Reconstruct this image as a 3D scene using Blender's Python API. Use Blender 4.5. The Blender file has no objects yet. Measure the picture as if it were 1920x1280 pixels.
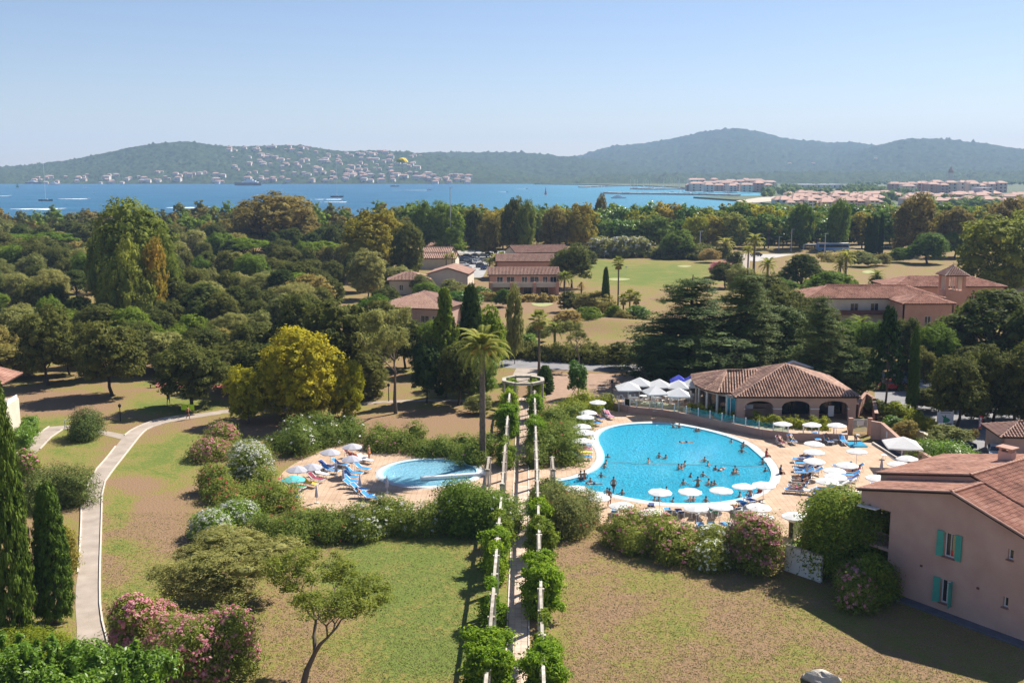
import bpy, math, random
import numpy as np
from mathutils import Vector, Matrix
R = math.radians
C = bpy.context.scene.collection
SC = bpy.context.scene
# ------------------------------------------------------------------ camera, sky, sun
CAMH, FOC = 30.0, 1950.0
PIT = math.atan(318.0 / FOC)
cp, sp = math.cos(PIT), math.sin(PIT)
cd = bpy.data.cameras.new('camera'); cam = bpy.data.objects.new('camera', cd); C.objects.link(cam)
cam.location = (0, 0, CAMH); cam.rotation_euler = (math.pi / 2 - PIT, 0, 0)
cd.sensor_width = 36; cd.lens = 36 * FOC / 1920; cd.clip_start = 0.5; cd.clip_end = 30000
SC.camera = cam
SUN = Vector((0.72, 0.67, 1.0)).normalized()
W = bpy.data.worlds.new('World'); SC.world = W; W.use_nodes = True
wn = W.node_tree.nodes; wn.clear()
sky = wn.new('ShaderNodeTexSky'); sky.sky_type = 'NISHITA'; sky.sun_disc = False
sky.sun_elevation = math.asin(SUN.z); sky.sun_rotation = math.atan2(SUN.x, SUN.y)
sky.air_density = 1.0; sky.dust_density = 0.2; sky.ozone_density = 4.0; sky.altitude = 0
bg = wn.new('ShaderNodeBackground'); bg.inputs[1].default_value = 0.062
wo = wn.new('ShaderNodeOutputWorld')
sm = wn.new('ShaderNodeMix'); sm.data_type = 'RGBA'; sm.blend_type = 'MULTIPLY'; sm.inputs[0].default_value = 1; sm.inputs[7].default_value = (1.0, .91, .96, 1)
W.node_tree.links.new(sky.outputs[0], sm.inputs[6]); W.node_tree.links.new(sm.outputs[2], bg.inputs[0]); W.node_tree.links.new(bg.outputs[0], wo.inputs[0])
sl = bpy.data.lights.new('sun', 'SUN'); sl.energy = 5.0; sl.angle = R(0.53); sl.color = (1.0, 0.95, 0.87)
so = bpy.data.objects.new('sun', sl); C.objects.link(so); so.location = (60, 60, 120)
so.rotation_euler = SUN.to_track_quat('Z', 'Y').to_euler()
SC.view_settings.view_transform = 'Standard'; SC.view_settings.look = 'None'
SC.view_settings.exposure = 1.02; SC.view_settings.gamma = 1; SC.view_settings.use_curve_mapping = False
SC.cycles.max_bounces = 8; SC.cycles.transparent_max_bounces = 16
SC.cycles.volume_bounces = 0; SC.cycles.diffuse_bounces = 3; SC.cycles.sample_clamp_indirect = 4

# ------------------------------------------------------------------ survey helpers: metres on the ground
def ray(x, y):
    dx = (x - 960) / FOC; dy = -(y - 640) / FOC
    return dx, cp + dy * sp, -sp + dy * cp
def P(x, y, z=0.0):
    a, b, c = ray(x, y); t = (z - CAMH) / c
    return Vector((a * t, b * t, z))
def HT(y, Y):
    a, b, c = ray(960, y); return CAMH + c * Y / b
def PX(x, Y, z=0.0):
    return (x - 960) / FOC * (Y * cp + (CAMH - z) * sp)
def PM(Y, z=0.0): return FOC / (Y * cp + (CAMH - z) * sp)
def PROJ(x, y, z):
    d = y * cp + (CAMH - z) * sp
    return 960 + FOC * x / d, 640 - FOC * ((z - CAMH) * cp + y * sp) / d
rnd = random.Random(7); NR = np.random.RandomState(11)

# ------------------------------------------------------------------ tagging
AUTO = []
def tag(o, label=None, cat=None, group=None, kind=None, auto=False):
    if label: o['label'] = label
    if cat: o['category'] = cat
    if group: o['group'] = group
    if kind: o['kind'] = kind
    if auto: AUTO.append(o)
    return o
def empty(name, loc, rz=0, label=None, cat=None, group=None, auto=False):
    o = bpy.data.objects.new(name, None); C.objects.link(o); o.location = loc; o.rotation_euler = (0, 0, rz)
    o.empty_display_size = 0.3
    return tag(o, label, cat, group, None, auto)
def link(me, name, parent=None, loc=(0, 0, 0), rz=0, scale=None):
    o = bpy.data.objects.new(name, me); C.objects.link(o); o.parent = parent; o.location = loc
    if rz: o.rotation_euler = (0, 0, rz)
    if scale: o.scale = scale
    return o
def kids(o): return [c for c in bpy.data.objects if c.parent == o]
def copy_tree(o, loc=None, rz=None, label=None, KC={}):
    c = o.copy(); C.objects.link(c)
    if loc is not None: c.location = loc
    if rz is not None: c.rotation_euler = (0, 0, rz)
    if label: c['label'] = label
    ks = KC.get(o.name)
    if ks is None: ks = KC[o.name] = [(k, kids(k)) for k in kids(o)]
    for k, gs in ks:
        d = k.copy(); C.objects.link(d); d.parent = c
        for g in gs:
            e = g.copy(); C.objects.link(e); e.parent = d
    return c

# ------------------------------------------------------------------ materials
MATS = {}
def nodes(name):
    m = bpy.data.materials.new(name); m.use_nodes = True
    nt = m.node_tree; b = nt.nodes.get('Principled BSDF')
    return m, nt, b
def mat(name, c1, c2=None, scale=3.0, rough=0.8, bump=0.0, bscale=None, spec=0.3, metal=0.0, detail=5, gen='Object'):
    if name in MATS: return MATS[name]
    m, nt, b = nodes(name); N = nt.nodes; L = nt.links
    b.inputs['Roughness'].default_value = rough; b.inputs['Metallic'].default_value = metal
    b.inputs['Specular IOR Level'].default_value = spec
    if c2 is None: c2 = tuple(x * 0.8 for x in c1)
    tc = N.new('ShaderNodeTexCoord'); nz = N.new('ShaderNodeTexNoise'); nz.inputs['Scale'].default_value = scale
    nz.inputs['Detail'].default_value = detail; L.new(tc.outputs[gen], nz.inputs['Vector'])
    cr = N.new('ShaderNodeValToRGB'); cr.color_ramp.elements[0].position = .3; cr.color_ramp.elements[1].position = .7
    cr.color_ramp.elements[0].color = (*c1, 1); cr.color_ramp.elements[1].color = (*c2, 1)
    L.new(nz.outputs[0], cr.inputs[0]); L.new(cr.outputs[0], b.inputs['Base Color'])
    if bump:
        n2 = N.new('ShaderNodeTexNoise'); n2.inputs['Scale'].default_value = bscale or scale * 6; n2.inputs['Detail'].default_value = 4
        L.new(tc.outputs[gen], n2.inputs['Vector'])
        bp = N.new('ShaderNodeBump'); bp.inputs['Strength'].default_value = bump; bp.inputs['Distance'].default_value = 0.05
        L.new(n2.outputs[0], bp.inputs['Height']); L.new(bp.outputs[0], b.inputs['Normal'])
    MATS[name] = m; return m
def leafmat(name, c1, c2, c3, trans=0.45, rough=0.7):
    """per-leaf colour between three tones, each tree slightly its own tint"""
    if name in MATS: return MATS[name]
    m, nt, b = nodes(name); N = nt.nodes; L = nt.links
    g = N.new('ShaderNodeNewGeometry'); oi = N.new('ShaderNodeObjectInfo'); tc = N.new('ShaderNodeTexCoord')
    nz = N.new('ShaderNodeTexNoise'); nz.inputs['Scale'].default_value = 5.0; nz.inputs['Detail'].default_value = 2
    L.new(tc.outputs['Object'], nz.inputs['Vector'])
    ma = N.new('ShaderNodeMath'); ma.operation = 'MULTIPLY_ADD'; ma.inputs[1].default_value = 0.55; L.new(g.outputs['Random Per Island'], ma.inputs[0])
    mb = N.new('ShaderNodeMath'); mb.operation = 'MULTIPLY_ADD'; mb.inputs[1].default_value = 0.9; mb.inputs[2].default_value = -0.22
    L.new(nz.outputs[0], mb.inputs[0]); L.new(mb.outputs[0], ma.inputs[2])
    cr = N.new('ShaderNodeValToRGB'); e = cr.color_ramp.elements
    e[0].position = .1; e[0].color = (*c1, 1); e[1].position = .95; e[1].color = (*c3, 1); k = e.new(.5); k.color = (*c2, 1)
    L.new(ma.outputs[0], cr.inputs[0])
    hs = N.new('ShaderNodeHueSaturation')
    mr = N.new('ShaderNodeMapRange'); mr.inputs[3].default_value = 0.485; mr.inputs[4].default_value = 0.52
    L.new(oi.outputs['Random'], mr.inputs[0]); L.new(mr.outputs[0], hs.inputs['Hue'])
    m2 = N.new('ShaderNodeMapRange'); m2.inputs[3].default_value = 1.2; m2.inputs[4].default_value = 0.8
    L.new(oi.outputs['Random'], m2.inputs[0]); L.new(m2.outputs[0], hs.inputs['Value'])
    L.new(cr.outputs[0], hs.inputs['Color']); L.new(hs.outputs[0], b.inputs['Base Color'])
    b.inputs['Roughness'].default_value = rough; b.inputs['Specular IOR Level'].default_value = 0.08 if rough > .5 else .3
    tr = N.new('ShaderNodeBsdfTranslucent'); L.new(hs.outputs[0], tr.inputs[0])
    mx = N.new('ShaderNodeMixShader'); mx.inputs[0].default_value = trans
    out = N['Material Output'] if 'Material Output' in N else N.new('ShaderNodeOutputMaterial')
    L.new(b.outputs[0], mx.inputs[1]); L.new(tr.outputs[0], mx.inputs[2]); L.new(mx.outputs[0], out.inputs['Surface'])
    MATS[name] = m; return m
LM = {
 'oak': leafmat('oak_leaves', (0.064, 0.081, 0.014), (0.129, 0.140, 0.026), (0.218, 0.215, 0.047)),
 'green': leafmat('green_leaves', (0.074, 0.125, 0.013), (0.150, 0.222, 0.024), (0.244, 0.307, 0.036)),
 'plane': leafmat('plane_leaves', (0.181, 0.162, 0.017), (0.318, 0.278, 0.026), (0.511, 0.384, 0.045)),
 'brown': leafmat('brown_leaves', (0.124, 0.097, 0.020), (0.227, 0.185, 0.039), (0.380, 0.279, 0.059)),
 'olive': leafmat('olive_leaves', (0.150, 0.162, 0.041), (0.277, 0.278, 0.078), (0.426, 0.403, 0.128)),
 'pine': leafmat('pine_needles', (0.059, 0.106, 0.009), (0.160, 0.239, 0.019), (0.255, 0.345, 0.026)),
 'darkpine': leafmat('dark_pine_needles', (0.053, 0.072, 0.013), (0.106, 0.135, 0.025), (0.171, 0.191, 0.036)),
 'cedar': leafmat('cedar_needles', (0.043, 0.072, 0.016), (0.100, 0.134, 0.030), (0.167, 0.206, 0.049), trans=.15),
 'mimosa': leafmat('yellow_green_leaves', (.20, .21, .012), (.40, .38, .02), (.52, .47, .03)),
 'cypress': leafmat('cypress_foliage', (0.041, 0.076, 0.010), (0.086, 0.143, 0.017), (0.134, 0.197, 0.024), trans=.1),
 'spire': leafmat('dark_conifer_foliage', (0.023, 0.043, 0.009), (0.045, 0.080, 0.015), (0.083, 0.123, 0.022), trans=.1),
 'oleander': leafmat('oleander_leaves', (0.097, 0.135, 0.019), (0.202, 0.249, 0.041), (0.340, 0.365, 0.073)),
 'hedge': leafmat('hedge_leaves', (0.116, 0.154, 0.013), (0.277, 0.307, 0.026), (0.468, 0.441, 0.045)),
 'lush': leafmat('lush_green_leaves', (0.064, 0.127, 0.012), (0.146, 0.254, 0.021), (0.292, 0.414, 0.041), trans=.45, rough=.4),
 'vine': leafmat('vine_leaves', (0.085, 0.154, 0.011), (0.213, 0.328, 0.019), (0.405, 0.500, 0.036)),
 'palm': leafmat('palm_fronds', (0.150, 0.173, 0.026), (0.318, 0.328, 0.064), (0.511, 0.480, 0.109)),
 'dry': leafmat('dry_fronds', (0.277, 0.173, 0.045), (0.426, 0.289, 0.081), (0.595, 0.423, 0.128)),
 'bronze': leafmat('bronze_leaves', (0.150, 0.144, 0.017), (0.298, 0.249, 0.026), (0.575, 0.328, 0.055)),
 'gum': leafmat('gum_leaves', (0.116, 0.144, 0.023), (0.235, 0.260, 0.036), (0.382, 0.384, 0.064)),
 'yellow': leafmat('yellow_leaves', (.20, .16, .03), (.36, .28, .05), (.45, .38, .08)),
 'scrub': leafmat('dry_scrub', (0.213, 0.173, 0.045), (0.363, 0.289, 0.081), (0.511, 0.403, 0.128)),
 'white': leafmat('white_blossom', (.6, .6, .52), (.75, .75, .68), (.85, .83, .78)),
 'pink': leafmat('pink_blossom', (.55, .16, .22), (.70, .30, .36), (.80, .48, .50)),
 'red': leafmat('red_blossom', (.45, .04, .06), (.6, .10, .10), (.68, .18, .18)),
}
M_bark = mat('bark', (.10, .075, .055), (.17, .13, .10), 4, .95, .6)
M_dkbark = mat('dark_bark', (.045, .032, .025), (.09, .065, .05), 4, .95, .6)
M_pale = mat('pale_bark', (.30, .26, .21), (.42, .37, .31), 4, .9, .4)
M_white = mat('white_plastic', (.78, .78, .76), (.70, .70, .68), 3, .4)
M_canvas = mat('white_canvas', (.80, .80, .78), (.74, .74, .73), 2, .9)
M_peach = None

# ------------------------------------------------------------------ mesh builder
class MB:
    def __init__(s): s.v = []; s.f = []; s.m = []
    def face(s, pts, m=0):
        n = len(s.v); s.v += [tuple(p) for p in pts]; s.f.append(tuple(range(n, n + len(pts)))); s.m.append(m)
    def box(s, c, d, rz=0, m=0, ax=None):
        cx, cy, cz = c; hx, hy, hz = d[0] / 2, d[1] / 2, d[2] / 2
        ca, sa = math.cos(rz), math.sin(rz); n = len(s.v)
        for z in (-hz, hz):
            for x, y in ((-hx, -hy), (hx, -hy), (hx, hy), (-hx, hy)):
                s.v.append((cx + x * ca - y * sa, cy + x * sa + y * ca, cz + z))
        for q in ((0, 3, 2, 1), (4, 5, 6, 7), (0, 1, 5, 4), (1, 2, 6, 5), (2, 3, 7, 6), (3, 0, 4, 7)):
            s.f.append(tuple(n + i for i in q)); s.m.append(m)
        return s
    def bar(s, a, b, w, h, m=0):
        """box from a to b with width w and height h"""
        a = Vector(a); b = Vector(b); d = (b - a).normalized()
        up = Vector((0, 0, 1)) if abs(d.z) < .95 else Vector((0, 1, 0))
        r = d.cross(up).normalized() * w / 2; u = r.cross(d).normalized() * h / 2; n = len(s.v)
        for p in (a, b):
            for q in (-r - u, r - u, r + u, -r + u): s.v.append(tuple(p + q))
        for q in ((0, 1, 2, 3), (7, 6, 5, 4), (0, 4, 5, 1), (1, 5, 6, 2), (2, 6, 7, 3), (3, 7, 4, 0)):
            s.f.append(tuple(n + i for i in q)); s.m.append(m)
        return s
    def tube(s, pts, rad, k=7, m=0, cap=True):
        pts = [Vector(p) for p in pts]
        if not isinstance(rad, (list, tuple)): rad = [rad] * len(pts)
        n0 = len(s.v)
        for i, p in enumerate(pts):
            d = (pts[min(i + 1, len(pts) - 1)] - pts[max(i - 1, 0)]).normalized()
            up = Vector((0, 0, 1)) if abs(d.z) < .9 else Vector((1, 0, 0))
            r = d.cross(up).normalized(); u = r.cross(d)
            for j in range(k):
                a = 2 * math.pi * j / k; s.v.append(tuple(p + (r * math.cos(a) + u * math.sin(a)) * rad[i]))
        for i in range(len(pts) - 1):
            for j in range(k):
                a = n0 + i * k + j; b = n0 + i * k + (j + 1) % k
                s.f.append((a, b, b + k, a + k)); s.m.append(m)
        if cap:
            s.f.append(tuple(n0 + j for j in range(k))[::-1]); s.m.append(m)
            s.f.append(tuple(n0 + (len(pts) - 1) * k + j for j in range(k))); s.m.append(m)
        return s
    def lathe(s, prof, k=12, m=0, c=(0, 0, 0)):
        n0 = len(s.v)
        for r, z in prof:
            for j in range(k):
                a = 2 * math.pi * j / k; s.v.append((c[0] + r * math.cos(a), c[1] + r * math.sin(a), c[2] + z))
        for i in range(len(prof) - 1):
            for j in range(k):
                a = n0 + i * k + j; b = n0 + i * k + (j + 1) % k
                s.f.append((a, b, b + k, a + k)); s.m.append(m)
        return s
    def prism(s, poly, z0, z1, m=0, bottom=False):
        n = len(poly); i0 = len(s.v)
        ar = sum(poly[i][0] * poly[(i + 1) % n][1] - poly[(i + 1) % n][0] * poly[i][1] for i in range(n))
        if ar < 0: poly = poly[::-1]
        s.v += [(p[0], p[1], z0) for p in poly] + [(p[0], p[1], z1) for p in poly]
        s.f.append(tuple(range(i0 + n, i0 + 2 * n))); s.m.append(m)
        if bottom: s.f.append(tuple(range(i0, i0 + n))[::-1]); s.m.append(m)
        for i in range(n):
            j = (i + 1) % n; s.f.append((i0 + i, i0 + j, i0 + n + j, i0 + n + i)); s.m.append(m)
        return s
    def mesh(s, name, mats, smooth=False):
        me = bpy.data.meshes.new(name); me.from_pydata(s.v, [], s.f)
        if not isinstance(mats, (list, tuple)): mats = [mats]
        for x in mats: me.materials.append(x)
        if len(mats) > 1: me.polygons.foreach_set('material_index', s.m)
        if smooth: me.polygons.foreach_set('use_smooth', [True] * len(s.f))
        me.update(); return me
    def build(s, name, mats, parent=None, smooth=False, loc=(0, 0, 0), rz=0):
        return link(s.mesh(name, mats, smooth), name, parent, loc, rz)
def npmesh(name, V, F, mats, mi=None, smooth=False):
    """V (n,3), F (m,k) all faces with k corners"""
    me = bpy.data.meshes.new(name); V = np.asarray(V, dtype=np.float32); F = np.asarray(F, dtype=np.int32); k = F.shape[1]
    me.vertices.add(len(V)); me.vertices.foreach_set('co', V.ravel())
    me.loops.add(F.size); me.loops.foreach_set('vertex_index', F.ravel())
    me.polygons.add(len(F)); me.polygons.foreach_set('loop_start', np.arange(0, F.size, k, dtype=np.int32))
    try: me.polygons.foreach_set('loop_total', np.full(len(F), k, dtype=np.int32))
    except Exception: pass
    if not isinstance(mats, (list, tuple)): mats = [mats]
    for x in mats: me.materials.append(x)
    if mi is not None: me.polygons.foreach_set('material_index', np.asarray(mi, dtype=np.int32))
    if smooth: me.polygons.foreach_set('use_smooth', np.ones(len(F), dtype=bool))
    me.update(calc_edges=True); return me

# ------------------------------------------------------------------ foliage
def leafcloud(clumps, n, size, seed, sprig=14, spread=.14, up=.7, aspect=.5, low=-.55, shell=(.82, 1.06), droop=0):
    """n leaves in sprigs over the surfaces of ellipsoid clumps -> V (4n,3), F (n,4)"""
    r = np.random.RandomState(seed); cl = np.asarray(clumps, float)
    area = (cl[:, 3] * cl[:, 4] + cl[:, 3] * cl[:, 5] + cl[:, 4] * cl[:, 5]); pr = area / area.sum()
    ns = max(1, n // sprig); ci = r.choice(len(cl), ns, p=pr)
    d = r.normal(size=(ns * 3, 3)); d /= np.linalg.norm(d, axis=1)[:, None]; d = d[d[:, 2] > low][:ns]; ns = len(d); ci = ci[:ns]
    rad = r.uniform(shell[0], shell[1], (ns, 1)); sc = cl[ci, :3] + d * cl[ci, 3:6] * rad
    # drop sprigs buried in another clump
    keep = np.ones(ns, bool)
    for c in cl:
        q = ((sc - c[:3]) / (c[3:6] * .78)); keep &= (q * q).sum(1) > 1
    idx = np.where(keep)[0]
    if len(idx) < 4: idx = np.arange(ns)
    pick = idx[r.randint(0, len(idx), n)]
    s3 = cl[ci[pick], 3:6]; mean = s3.mean(1)[:, None]
    pos = sc[pick] + r.normal(size=(n, 3)) * spread * (s3 * .5 + mean * .5) * np.array([1, 1, .7])
    if droop: pos[:, 2] -= droop * np.abs(r.normal(size=n)) * mean[:, 0]
    nrm = d[pick] * 1.25 + r.normal(size=(n, 3)) * .6 + np.array([0, 0, up]); nrm /= np.linalg.norm(nrm, axis=1)[:, None]
    t = np.cross(nrm, r.normal(size=(n, 3))); t /= np.linalg.norm(t, axis=1)[:, None]; b = np.cross(nrm, t)
    sz = size * r.uniform(.6, 1.35, (n, 1)); t *= sz; b *= sz * aspect
    V = np.empty((n, 4, 3)); V[:, 0] = pos - t; V[:, 1] = pos - b + nrm * sz * .12; V[:, 2] = pos + t; V[:, 3] = pos + b + nrm * sz * .12
    return V.reshape(-1, 3), np.arange(4 * n).reshape(n, 4)
ICO = None
def cores(clumps, f=.72):
    """low quad blobs inside the clumps: the dark heart of the crown"""
    V = []; F = []; k, l = 7, 5
    for c in clumps:
        o = len(V)
        for i in range(l + 1):
            th = math.pi * i / l
            for j in range(k):
                a = 2 * math.pi * j / k + i * .4
                V.append((c[0] + c[3] * f * math.sin(th) * math.cos(a), c[1] + c[4] * f * math.sin(th) * math.sin(a), c[2] + c[5] * f * math.cos(th)))
        for i in range(l):
            for j in range(k): F.append((o + i * k + j, o + (i + 1) * k + j, o + (i + 1) * k + (j + 1) % k, o + i * k + (j + 1) % k))
    return np.array(V), np.array(F)
def crownmesh(name, clumps, n, size, seed, m, core=.7, **kw):
    core = core * .78
    V, F = leafcloud(clumps, n, size, seed, **kw)
    if core:
        V2, F2 = cores(clumps, core); F = np.vstack([F, F2 + len(V)]); V = np.vstack([V, V2])
    return npmesh(name, V, F, m)
def blossoms(name, clumps, n, size, seed, m, low=-.1):
    V, F = leafcloud(clumps, n, size, seed, sprig=5, spread=.06, up=.8, aspect=.8, low=low, shell=(1.03, 1.12))
    return npmesh(name, V, F, m)
def limbs(mb, base, clumps, r0, fork=.45, seed=0, mx=9):
    q = random.Random(seed); base = Vector(base); cl = list(clumps); q.shuffle(cl)
    top = sum((Vector(c[:3]) for c in cl), Vector()) / len(cl)
    fk = base.lerp(Vector((top.x, top.y, top.z)), fork); fk.x += q.uniform(-.03, .03); fk.y += q.uniform(-.03, .03)
    md = base.lerp(fk, .5) + Vector((q.uniform(-.015, .015), q.uniform(-.015, .015), 0))
    mb.tube([base, base + Vector((0, 0, .02)), md, fk], [r0 * 1.5, r0 * 1.15, r0, r0 * .85], 8)
    for c in cl[:mx]:
        e = Vector(c[:3]); m = fk.lerp(e, .5) + Vector((0, 0, q.uniform(-.03, .05)))
        mb.tube([fk, m, e], [r0 * .55, r0 * .35, r0 * .12], 5)
T = {}   # templates: name -> list of (crown mesh, trunk mesh)
def template(key, clumps, n, size, m, r0=.018, fork=.45, trunkmat=None, seed=0, core=.7, mx=9, base=(0, 0, 0), trunk=True, **kw):
    cm = crownmesh(key + '_crown', clumps, n, size, seed + 5, m, core, **kw)
    tm = None
    if trunk:
        mb = MB(); limbs(mb, base, clumps, r0, fork, seed, mx); tm = mb.mesh(key + '_trunk', trunkmat or M_bark, True)
    T.setdefault(key, []).append((cm, tm))
def dome(q, n, cz, rz, cr=(.15, .23), rxy=.34, zmin=-.25):
    out = []
    for i in range(n):
        a = i * 2.399 + q.uniform(-.3, .3); u = (i + .5) / n; zz = 1 - (1 - zmin) * u; s = math.sqrt(max(0, 1 - zz * zz)) if zz < 1 else 0
        r = q.uniform(*cr) * q.choice((.8, 1, 1.1)); k = q.uniform(.72, 1.1)
        out.append((math.cos(a) * s * rxy * k, math.sin(a) * s * rxy * k, cz + zz * rz * k, r, r, r * q.uniform(.75, .95)))
    return out
for i in range(3):   # broad round crown: evergreen oak and the like (unit height, unit width)
    q = random.Random(10 + i); template('round', dome(q, 26, .52, .34, (.13, .19), .34, -.75), 13000, .019, LM['oak'], .022, seed=i, trunkmat=M_dkbark)
for i in range(3):   # tall leafy plane or poplar
    q = random.Random(20 + i); template('tall', dome(q, 28, .50, .38, (.12, .18), .33, -.9), 12000, .019, LM['green'], .016, fork=.35, seed=i)
for i in range(3):   # cheap far trees
    q = random.Random(25 + i); template('far', dome(q, 16, .50, .36, (.14, .22), .32, -.9), 3600, .032, LM['green'], .016, fork=.35, seed=i, mx=3)
for i in range(2):   # crown sweeping to the ground
    q = random.Random(28 + i); template('mound', dome(q, 36, .44, .42, (.12, .18), .35, -.85), 20000, .017, LM['mimosa'], .022, fork=.3, seed=i)
for i in range(2):   # umbrella pine
    q = random.Random(30 + i); cl = []
    for k in range(22):
        a = k * 2.4; r = .40 * math.sqrt((k + .5) / 22); s = q.uniform(.10, .14)
        cl.append((math.cos(a) * r, math.sin(a) * r, .86 - r * r * 1.3 + q.uniform(-.02, .02), s, s, s * .55))
    template('umbrella', cl, 13000, .015, LM['pine'], .020, fork=.55, seed=i, mx=14, trunkmat=M_dkbark, low=-.2, up=.8, spread=.13)
for i in range(2):   # lumpy pine dome
    q = random.Random(35 + i); cl = []
    for k in range(34):
        a = k * 2.4; u = (k + .5) / 34; r = .40 * math.sqrt(u); s = q.uniform(.09, .13)
        cl.append((math.cos(a) * r, math.sin(a) * r, .82 - r * r * 3.0 + q.uniform(-.03, .04), s, s, s * .8))
    template('pinedome', cl, 16000, .016, LM['pine'], .022, fork=.45, seed=i, mx=14, trunkmat=M_dkbark, low=-.3, up=.7)
for i in range(2):   # gum tree: separate rising plumes
    q = random.Random(40 + i); cl = []
    for k in range(15):
        a = k * 2.4; r = .37 * math.sqrt(k / 15); hh = .86 - r * 1.1 + q.uniform(-.05, .05)
        for j in range(4):
            s = q.uniform(.095, .135) * (1 + .12 * j); cl.append((math.cos(a) * (r + .02 * j) + q.uniform(-.03, .03), math.sin(a) * (r + .02 * j) + q.uniform(-.03, .03), hh - j * .15, s, s, s * 1.1))
    template('gum', cl, 24000, .0125, LM['gum'], .014, fork=.3, seed=i, mx=16, trunkmat=M_pale, droop=.12, up=.2)
for i in range(2):   # olive
    q = random.Random(45 + i); template('olive', dome(q, 26, .56, .30, (.12, .17), .34, -.55), 26000, .0155, LM['olive'], .03, fork=.3, seed=i, aspect=.25, trunkmat=M_bark, up=.6)
for i in range(2):   # shrub down to the ground
    q = random.Random(50 + i); template('shrub', dome(q, 18, .42, .38, (.15, .23), .30, -.6), 7500, .028, LM['green'], trunk=False, seed=i, aspect=.35, up=.5)
for i in range(3):   # cedar: flat tiers on long level limbs
    q = random.Random(60 + i); cl = []; tips = []
    for lv in range(13):
        z = .10 + lv * .067; rr = .47 * (1 - (lv / 13.5) ** 1.5) * q.uniform(.8, 1.05)
        for b in range(max(6, 16 - lv)):
            a = q.uniform(0, 6.28); L_ = rr * q.uniform(.6, 1.08); zz = z + q.uniform(-.025, .025)
            for k in range(3):
                f = .38 + .31 * k; s = .075 * (1.35 - .25 * k) * (.65 + rr)
                cl.append((math.cos(a) * L_ * f, math.sin(a) * L_ * f, zz + .01 - .02 * f * f, s * 1.25, s * 1.25, s * .20))
            tips.append((math.cos(a) * L_ * .95, math.sin(a) * L_ * .95, zz))
    cm = crownmesh('cedar_crown', cl, 52000, .0095, 60 + i, LM['cedar'], .5, low=-.3, up=1.6, sprig=10, spread=.22, shell=(.75, 1.2), aspect=.3)
    mb = MB(); mb.tube([(0, 0, 0), (0, 0, .5), (.01, 0, .97)], [.024, .017, .003], 8)
    for t in tips: mb.tube([(0, 0, t[2] - .03), (t[0] * .6, t[1] * .6, t[2] - .01), t], [.006, .004, .001], 4)
    T.setdefault('cedar', []).append((cm, mb.mesh('cedar_trunk', M_dkbark, True)))
for i in range(2):   # column cypress
    q = random.Random(70 + i); cl = []
    for k in range(110):
        z = .05 + .90 * (k + .5) / 110; w = .40 * math.sin(math.pi * min(1, (z + .22)) ** 1.35) ** .6 if z < .98 else .05
        w = .42 * (min(1, z / .12)) ** .5 * (1 - z ** 2.3) ** .8
        a = k * 2.4; cl.append((math.cos(a) * w * .8, math.sin(a) * w * .8, z, .105, .105, .045))
    template('cypress', cl, 36000, .021, LM['cypress'], .03, fork=.2, seed=i, mx=2, core=.7, up=1.0, aspect=.35, spread=.2, low=-.6)
for i in range(2):   # dark ragged conifer with a bare lower trunk
    q = random.Random(80 + i); cl = []
    for k in range(60):
        z = .26 + .72 * (k + .5) / 60; w = .44 * (1 - ((z - .26) / .76) ** 1.3) * q.uniform(.6, 1.05) + .02; a = k * 2.4
        s = q.uniform(.05, .085); cl.append((math.cos(a) * w * .8, math.sin(a) * w * .8, z, s, s, s * .7))
    template('spire', cl, 17000, .017, LM['spire'], .022, fork=.5, seed=i, mx=8, core=.8, up=.9)
def branching(seed, lean=(.0, .0), leafp=.75, n=7000, size=.013, mleaf=None, spread=1.0, bare=.0, depth=5):
    """limbs fork again and again; leaves sit round the outer twigs only"""
    q = random.Random(seed); mb = MB(); tips = []
    def grow(p, d, l, r, k):
        mid = p + d * l * .5 + Vector((q.uniform(-1, 1), q.uniform(-1, 1), q.uniform(-.5, 1))) * l * .07; e = p + d * l + Vector((q.uniform(-1, 1), q.uniform(-1, 1), 0)) * l * .08
        mb.tube([p, mid, e], [r, r * .85, r * .62], 6 if k > 2 else 4 if k > 0 else 3, cap=False)
        if k == 0: tips.append((e, k)); return
        if k < 2: tips.append((e, k))
        for i in range(q.choice((2, 3, 3))):
            nd = (d + Vector((q.gauss(0, .55) * spread, q.gauss(0, .55) * spread, q.uniform(-.15, .5)))).normalized(); grow(e, nd, l * q.uniform(.62, .85), r * .58, k - 1)
    grow(Vector((0, 0, 0)), Vector((lean[0], lean[1], 1)).normalized(), .30, .022, depth)
    cl = []
    for e, k in tips:
        if q.random() < leafp and not (e.x < bare - .5): s_ = q.uniform(.035, .06); cl.append((e.x, e.y, e.z, s_, s_, s_ * .8))
    zt = max(v[2] for v in mb.v); sc = 1 / zt; xr = max(max(abs(v[0]), abs(v[1])) for v in mb.v); sx = .5 / xr
    mb.v = [(v[0] * sx, v[1] * sx, v[2] * sc) for v in mb.v]; cl = [(c[0] * sx, c[1] * sx, c[2] * sc, c[3], c[4], c[5]) for c in cl]
    return (crownmesh('thin_crown', cl, n, size, seed, mleaf or LM['olive'], 0, low=-.8, spread=.45, shell=(.3, 1.1)), mb.mesh('branches', M_bark, True))
T['sparse'] = [branching(3, n=11000), branching(12, n=9000, leafp=.6), branching(8, (.25, .1), .5, 15000, .009, LM['vine'], 1.1, .3, 6)]
def recolor(o, m):
    if m is None: return
    o.material_slots[0].link = 'OBJECT'; o.material_slots[0].material = m
TN = [0]
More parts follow.
